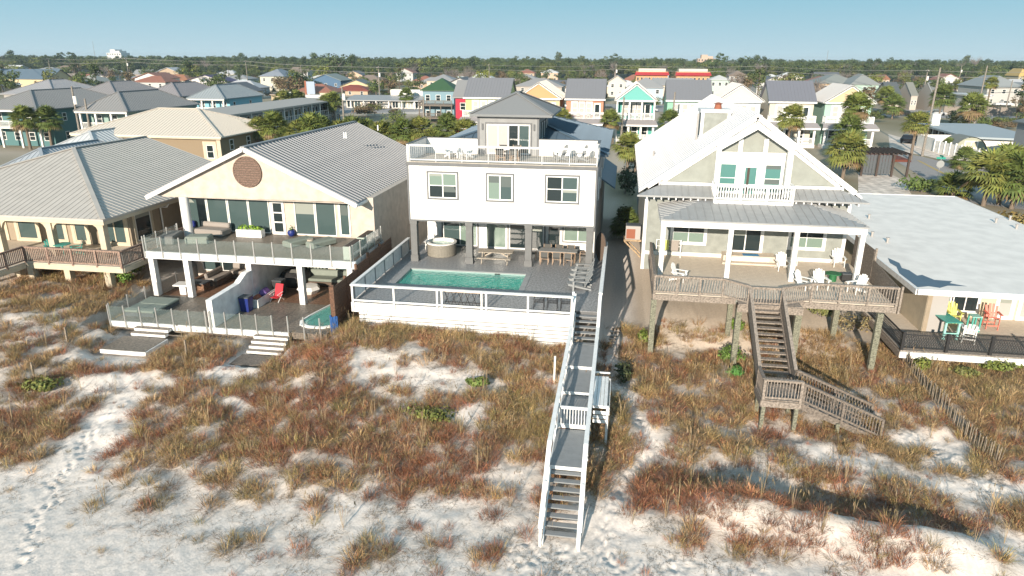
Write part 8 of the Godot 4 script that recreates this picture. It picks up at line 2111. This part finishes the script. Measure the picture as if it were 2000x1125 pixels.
func trees():
	rng.seed = 99
	# six crown forms and their trunks, about 1 unit = whole tree height
	var forms := []
	for k in 4:   # round oaks
		var mb := MB.new(); var lobes := []
		for i in 9: lobes.append([Vector3(rng.randf_range(-0.26, 0.26), rng.randf_range(0.42, 0.86), rng.randf_range(-0.26, 0.26)), Vector3.ONE * rng.randf_range(0.13, 0.22) * Vector3(1.1, 0.85, 1.1)])
		foliage(mb, lobes, 620, 0.075, Color(1, 1, 1), 0.42, 0.5)
		var tk := MB.new(); tk.tube([Vector3(0, -0.03, 0), Vector3(0.01, 0.25, 0), Vector3(0, 0.5, 0.02)], [0.035, 0.026, 0.016], 6)
		for i in 5: tk.cyl(Vector3(0, 0.3, 0), Vector3(rng.randf_range(-0.26, 0.26), rng.randf_range(0.5, 0.75), rng.randf_range(-0.26, 0.26)), 0.014, 0.005, 4)
		forms.append([mb.mesh(), tk.mesh()])
	for k in 3:   # slash pines: bare trunk, flat topped clumps
		var mb := MB.new(); var lobes := []
		for i in 12:
			var yy := rng.randf_range(0.48, 0.96); var sp := 0.17 * (1.25 - yy)
			lobes.append([Vector3(rng.randfn() * sp, yy, rng.randfn() * sp), Vector3(0.085, 0.07, 0.085) * rng.randf_range(0.75, 1.3)])
		foliage(mb, lobes, 560, 0.05, Color(1, 1, 1), 0.42, 0.3)
		var tk := MB.new(); tk.tube([Vector3(0, -0.03, 0), Vector3(0.012, 0.5, 0), Vector3(0, 0.95, 0.01)], [0.016, 0.012, 0.005], 6)
		for l in lobes: tk.cyl(Vector3(0, l[0].y - 0.08, 0), l[0], 0.006, 0.003, 4)
		forms.append([mb.mesh(), tk.mesh()])
	# bare winter tree
	var bare := MB.new()
	bare.tube([Vector3(0, -0.03, 0), Vector3(0.01, 0.3, 0), Vector3(0, 0.55, 0.02)], [0.03, 0.022, 0.014], 6)
	for i in 26:
		var a := rng.randf() * TAU; var y0 := rng.randf_range(0.25, 0.55)
		var m := Vector3(cos(a) * rng.randf_range(0.1, 0.28), rng.randf_range(0.5, 0.85), sin(a) * rng.randf_range(0.1, 0.28))
		bare.tube([Vector3(0, y0, 0), m], [0.011, 0.005], 4, false)
		for j in 5: bare.tube([m.lerp(Vector3(0, y0, 0), rng.randf() * 0.5), m + Vector3(rng.randf_range(-0.14, 0.14), rng.randf_range(0.0, 0.2), rng.randf_range(-0.14, 0.14))], [0.005, 0.0025], 3, false)
	var barem := bare.mesh()
	var tones := {"dark green bushy oak": Color(0.055, 0.08, 0.02), "olive green oak": Color(0.125, 0.14, 0.028), "mid green oak": Color(0.08, 0.11, 0.022), "yellow green tree": Color(0.17, 0.19, 0.03), "brown leaved tree": Color(0.15, 0.105, 0.055), "dark slash pine": Color(0.05, 0.075, 0.022), "open crowned pine": Color(0.075, 0.095, 0.028)}
	var tk_ := tones.keys()
	for k in tones:
		var m: StandardMaterial3D = M["leaf"].duplicate(); m.albedo_color = srgb(tones[k]); M["t_" + k] = m
	var seen := {}
	# trees placed one by one among the houses
	var put := func(b: Vector3, h: float, kind: String, extra: String):
		var lab: String = kind + " " + (extra if extra != "" else near_house(b))
		if seen.has(lab): lab = kind + " " + near_house(b, true)
		if seen.has(lab): lab = ("tall " if h > 9.0 else "low ") + lab
		var t := T("pine_tree" if "pine" in kind else "tree", lab, "tree", lab, b, true, rng.randf() * TAU)
		seen[lab] = 1
		if kind == "leafless grey tree":
			PM("branches", barem, "bare_wood", t, Transform3D(Basis.from_scale(Vector3(h, h, h)), Vector3.ZERO)); return
		var f = forms[rng.randi_range(4, 6)] if "pine" in kind else forms[rng.randi_range(0, 3)]
		var w := h * rng.randf_range(0.9, 1.25)
		PM("trunk", f[1], "bark", t, Transform3D(Basis.from_scale(Vector3(w, h, w)), Vector3.ZERO))
		stuff(PM("crown", f[0], "t_" + kind, t, Transform3D(Basis.from_scale(Vector3(w, h, w)), Vector3.ZERO)))
	put.call(Vector3(-155.38, 2, -369.09), 17.0, "dark green bushy oak", "standing tallest in the middle distance, left of the shops")
	put.call(Vector3(-156.49, 2, -394.26), 16.0, "dark slash pine", "beside the tallest oak in the middle distance")
	put.call(Vector3(-159.63, 2, -359.95), 11.0, "yellow green tree", "in front of the tallest oak, bright in the sun")
	put.call(Vector3(-70.77, 2, -747.92), 21.0, "open crowned pine", "rising alone above the tree line behind the pale orange cottage")
	put.call(Vector3(144.5, 2, -618.71), 14.0, "dark green bushy oak", "behind the cream white cottage, in the tall clump")
	put.call(Vector3(167.24, 2, -661.74), 15.0, "mid green oak", "in the tall clump above the long grey shingled house")
	put.call(Vector3(228.63, 2, -602.75), 15.0, "mid green oak", "in the big grove behind the townhouses")
	put.call(Vector3(305.12, 2, -713.46), 19.0, "open crowned pine", "tall and sparse on the right horizon")
	put.call(Vector3(315.46, 2, -717.34), 18.0, "leafless grey tree", "in the bare grove on the right horizon")
	put.call(Vector3(-89.25, 2, -246.03), 8.0, "mid green oak", "right behind the shop roof")
	put.call(Vector3(-91.81, 2, -267.79), 7.0, "brown leaved tree", "with rusty leaves behind the shop roof")
	put.call(Vector3(-133.45, 2, -260.81), 7.0, "olive green oak", "behind the brown kiosk")
	put.call(Vector3(-117.19, 2, -253.26), 8.0, "dark green bushy oak", "behind the roadside sign")
	put.call(Vector3(70.46, 2, -222.36), 8.0, "brown leaved tree", "right of the arched mint house")
	var spots := 0; var tries := 0
	while spots < 255 and tries < 6000:
		tries += 1
		var px := rng.randf_range(-1.08, 0.6); var d := rng.randf_range(165, 470)
		if rng.randf() > 0.25 + d / 500.0: continue
		var p := Vector3(px * d, 2.0, -d)
		var ok := true
		for h in houses:
			if abs(h[0] - p.x) < 11 and abs(h[1] - p.z) < 11: ok = false; break
			# keep the fronts of the larger houses in sight
			if p.z > h[1] and p.z < h[1] + 30 and abs(p.x / p.z - h[0] / h[1]) < 8.0 / d: ok = false; break
		if d < 215 and px > -0.3 and px < 0.36: ok = false
		if px > -0.46 and px < -0.24 and d < 245: ok = false
		if not ok: continue
		var u := rng.randf()
		var kind: String = "leafless grey tree" if u < 0.14 else tk_[int((u - 0.14) / 0.86 * 6.99)]
		var h := rng.randf_range(5.5, 10.5) * (1.25 if "pine" in kind else 1.0)
		put.call(p, h, kind, "")
		spots += 1
	# low thicket between the inland houses
	for k in 3:
		var xf := []; var cl := []
		for i in 520:
			var d: float = rng.randf_range(160, 520); var px := rng.randf_range(-1.1, 0.62)
			var p := Vector3(px * d, 1.7, -d); var ok := true
			if d > 182 and d < 214: continue
			for h in houses:
				if abs(h[0] - p.x) < 9 and abs(h[1] - p.z) < 9: ok = false; break
			if not ok or (d < 200 and px > -0.3 and px < 0.36 and rng.randf() < 0.6): continue
			for h in houses:
				if p.z > h[1] and p.z < h[1] + 24 and absf(p.x / p.z - h[0] / h[1]) < 8.0 / d: ok = false; break
			if not ok: continue
			var s := rng.randf_range(1.8, 3.8)
			xf.append(xf_at(p, rng.randf() * TAU, Vector3(s * 1.7, s, s * 1.7)))
			var b := rng.randf_range(0.7, 1.3); cl.append(Color(b, b, b))
		multi("thicket", forms[k][0], ["t_brown leaved tree", "t_olive green oak", "t_mid green oak"][k], xf, cl)
	# the woods beyond, read as one mass
	for k in 8:
		var xf := []; var cl := []
		var ks := ["dark green bushy oak", "olive green oak", "mid green oak", "dark slash pine", "open crowned pine", "dark slash pine", "leafless grey tree", "dark green bushy oak"]
		var fm = barem if k == 6 else forms[[0, 1, 2, 4, 5, 6, 0, 3][k]][0]
		for i in (1250 if k != 6 else 330):
			var d: float = 520.0 + pow(rng.randf(), 1.5) * 1500.0
			var px := rng.randf_range(-1.12, 0.64)
			var h := rng.randf_range(8.0, 13.5)
			if k in [3, 4, 5]: h *= 1.15
			if rng.randf() < 0.04: h *= 1.3
			xf.append(xf_at(Vector3(px * d, 1.6, -d), rng.randf() * TAU, Vector3(h * 1.25, h, h * 1.25)))
			var b := rng.randf_range(0.75, 1.3)
			cl.append(Color(b, b, b * 0.9))
		multi("far_woods", fm, "bare_wood" if k == 6 else "t_" + ks[k], xf, cl)
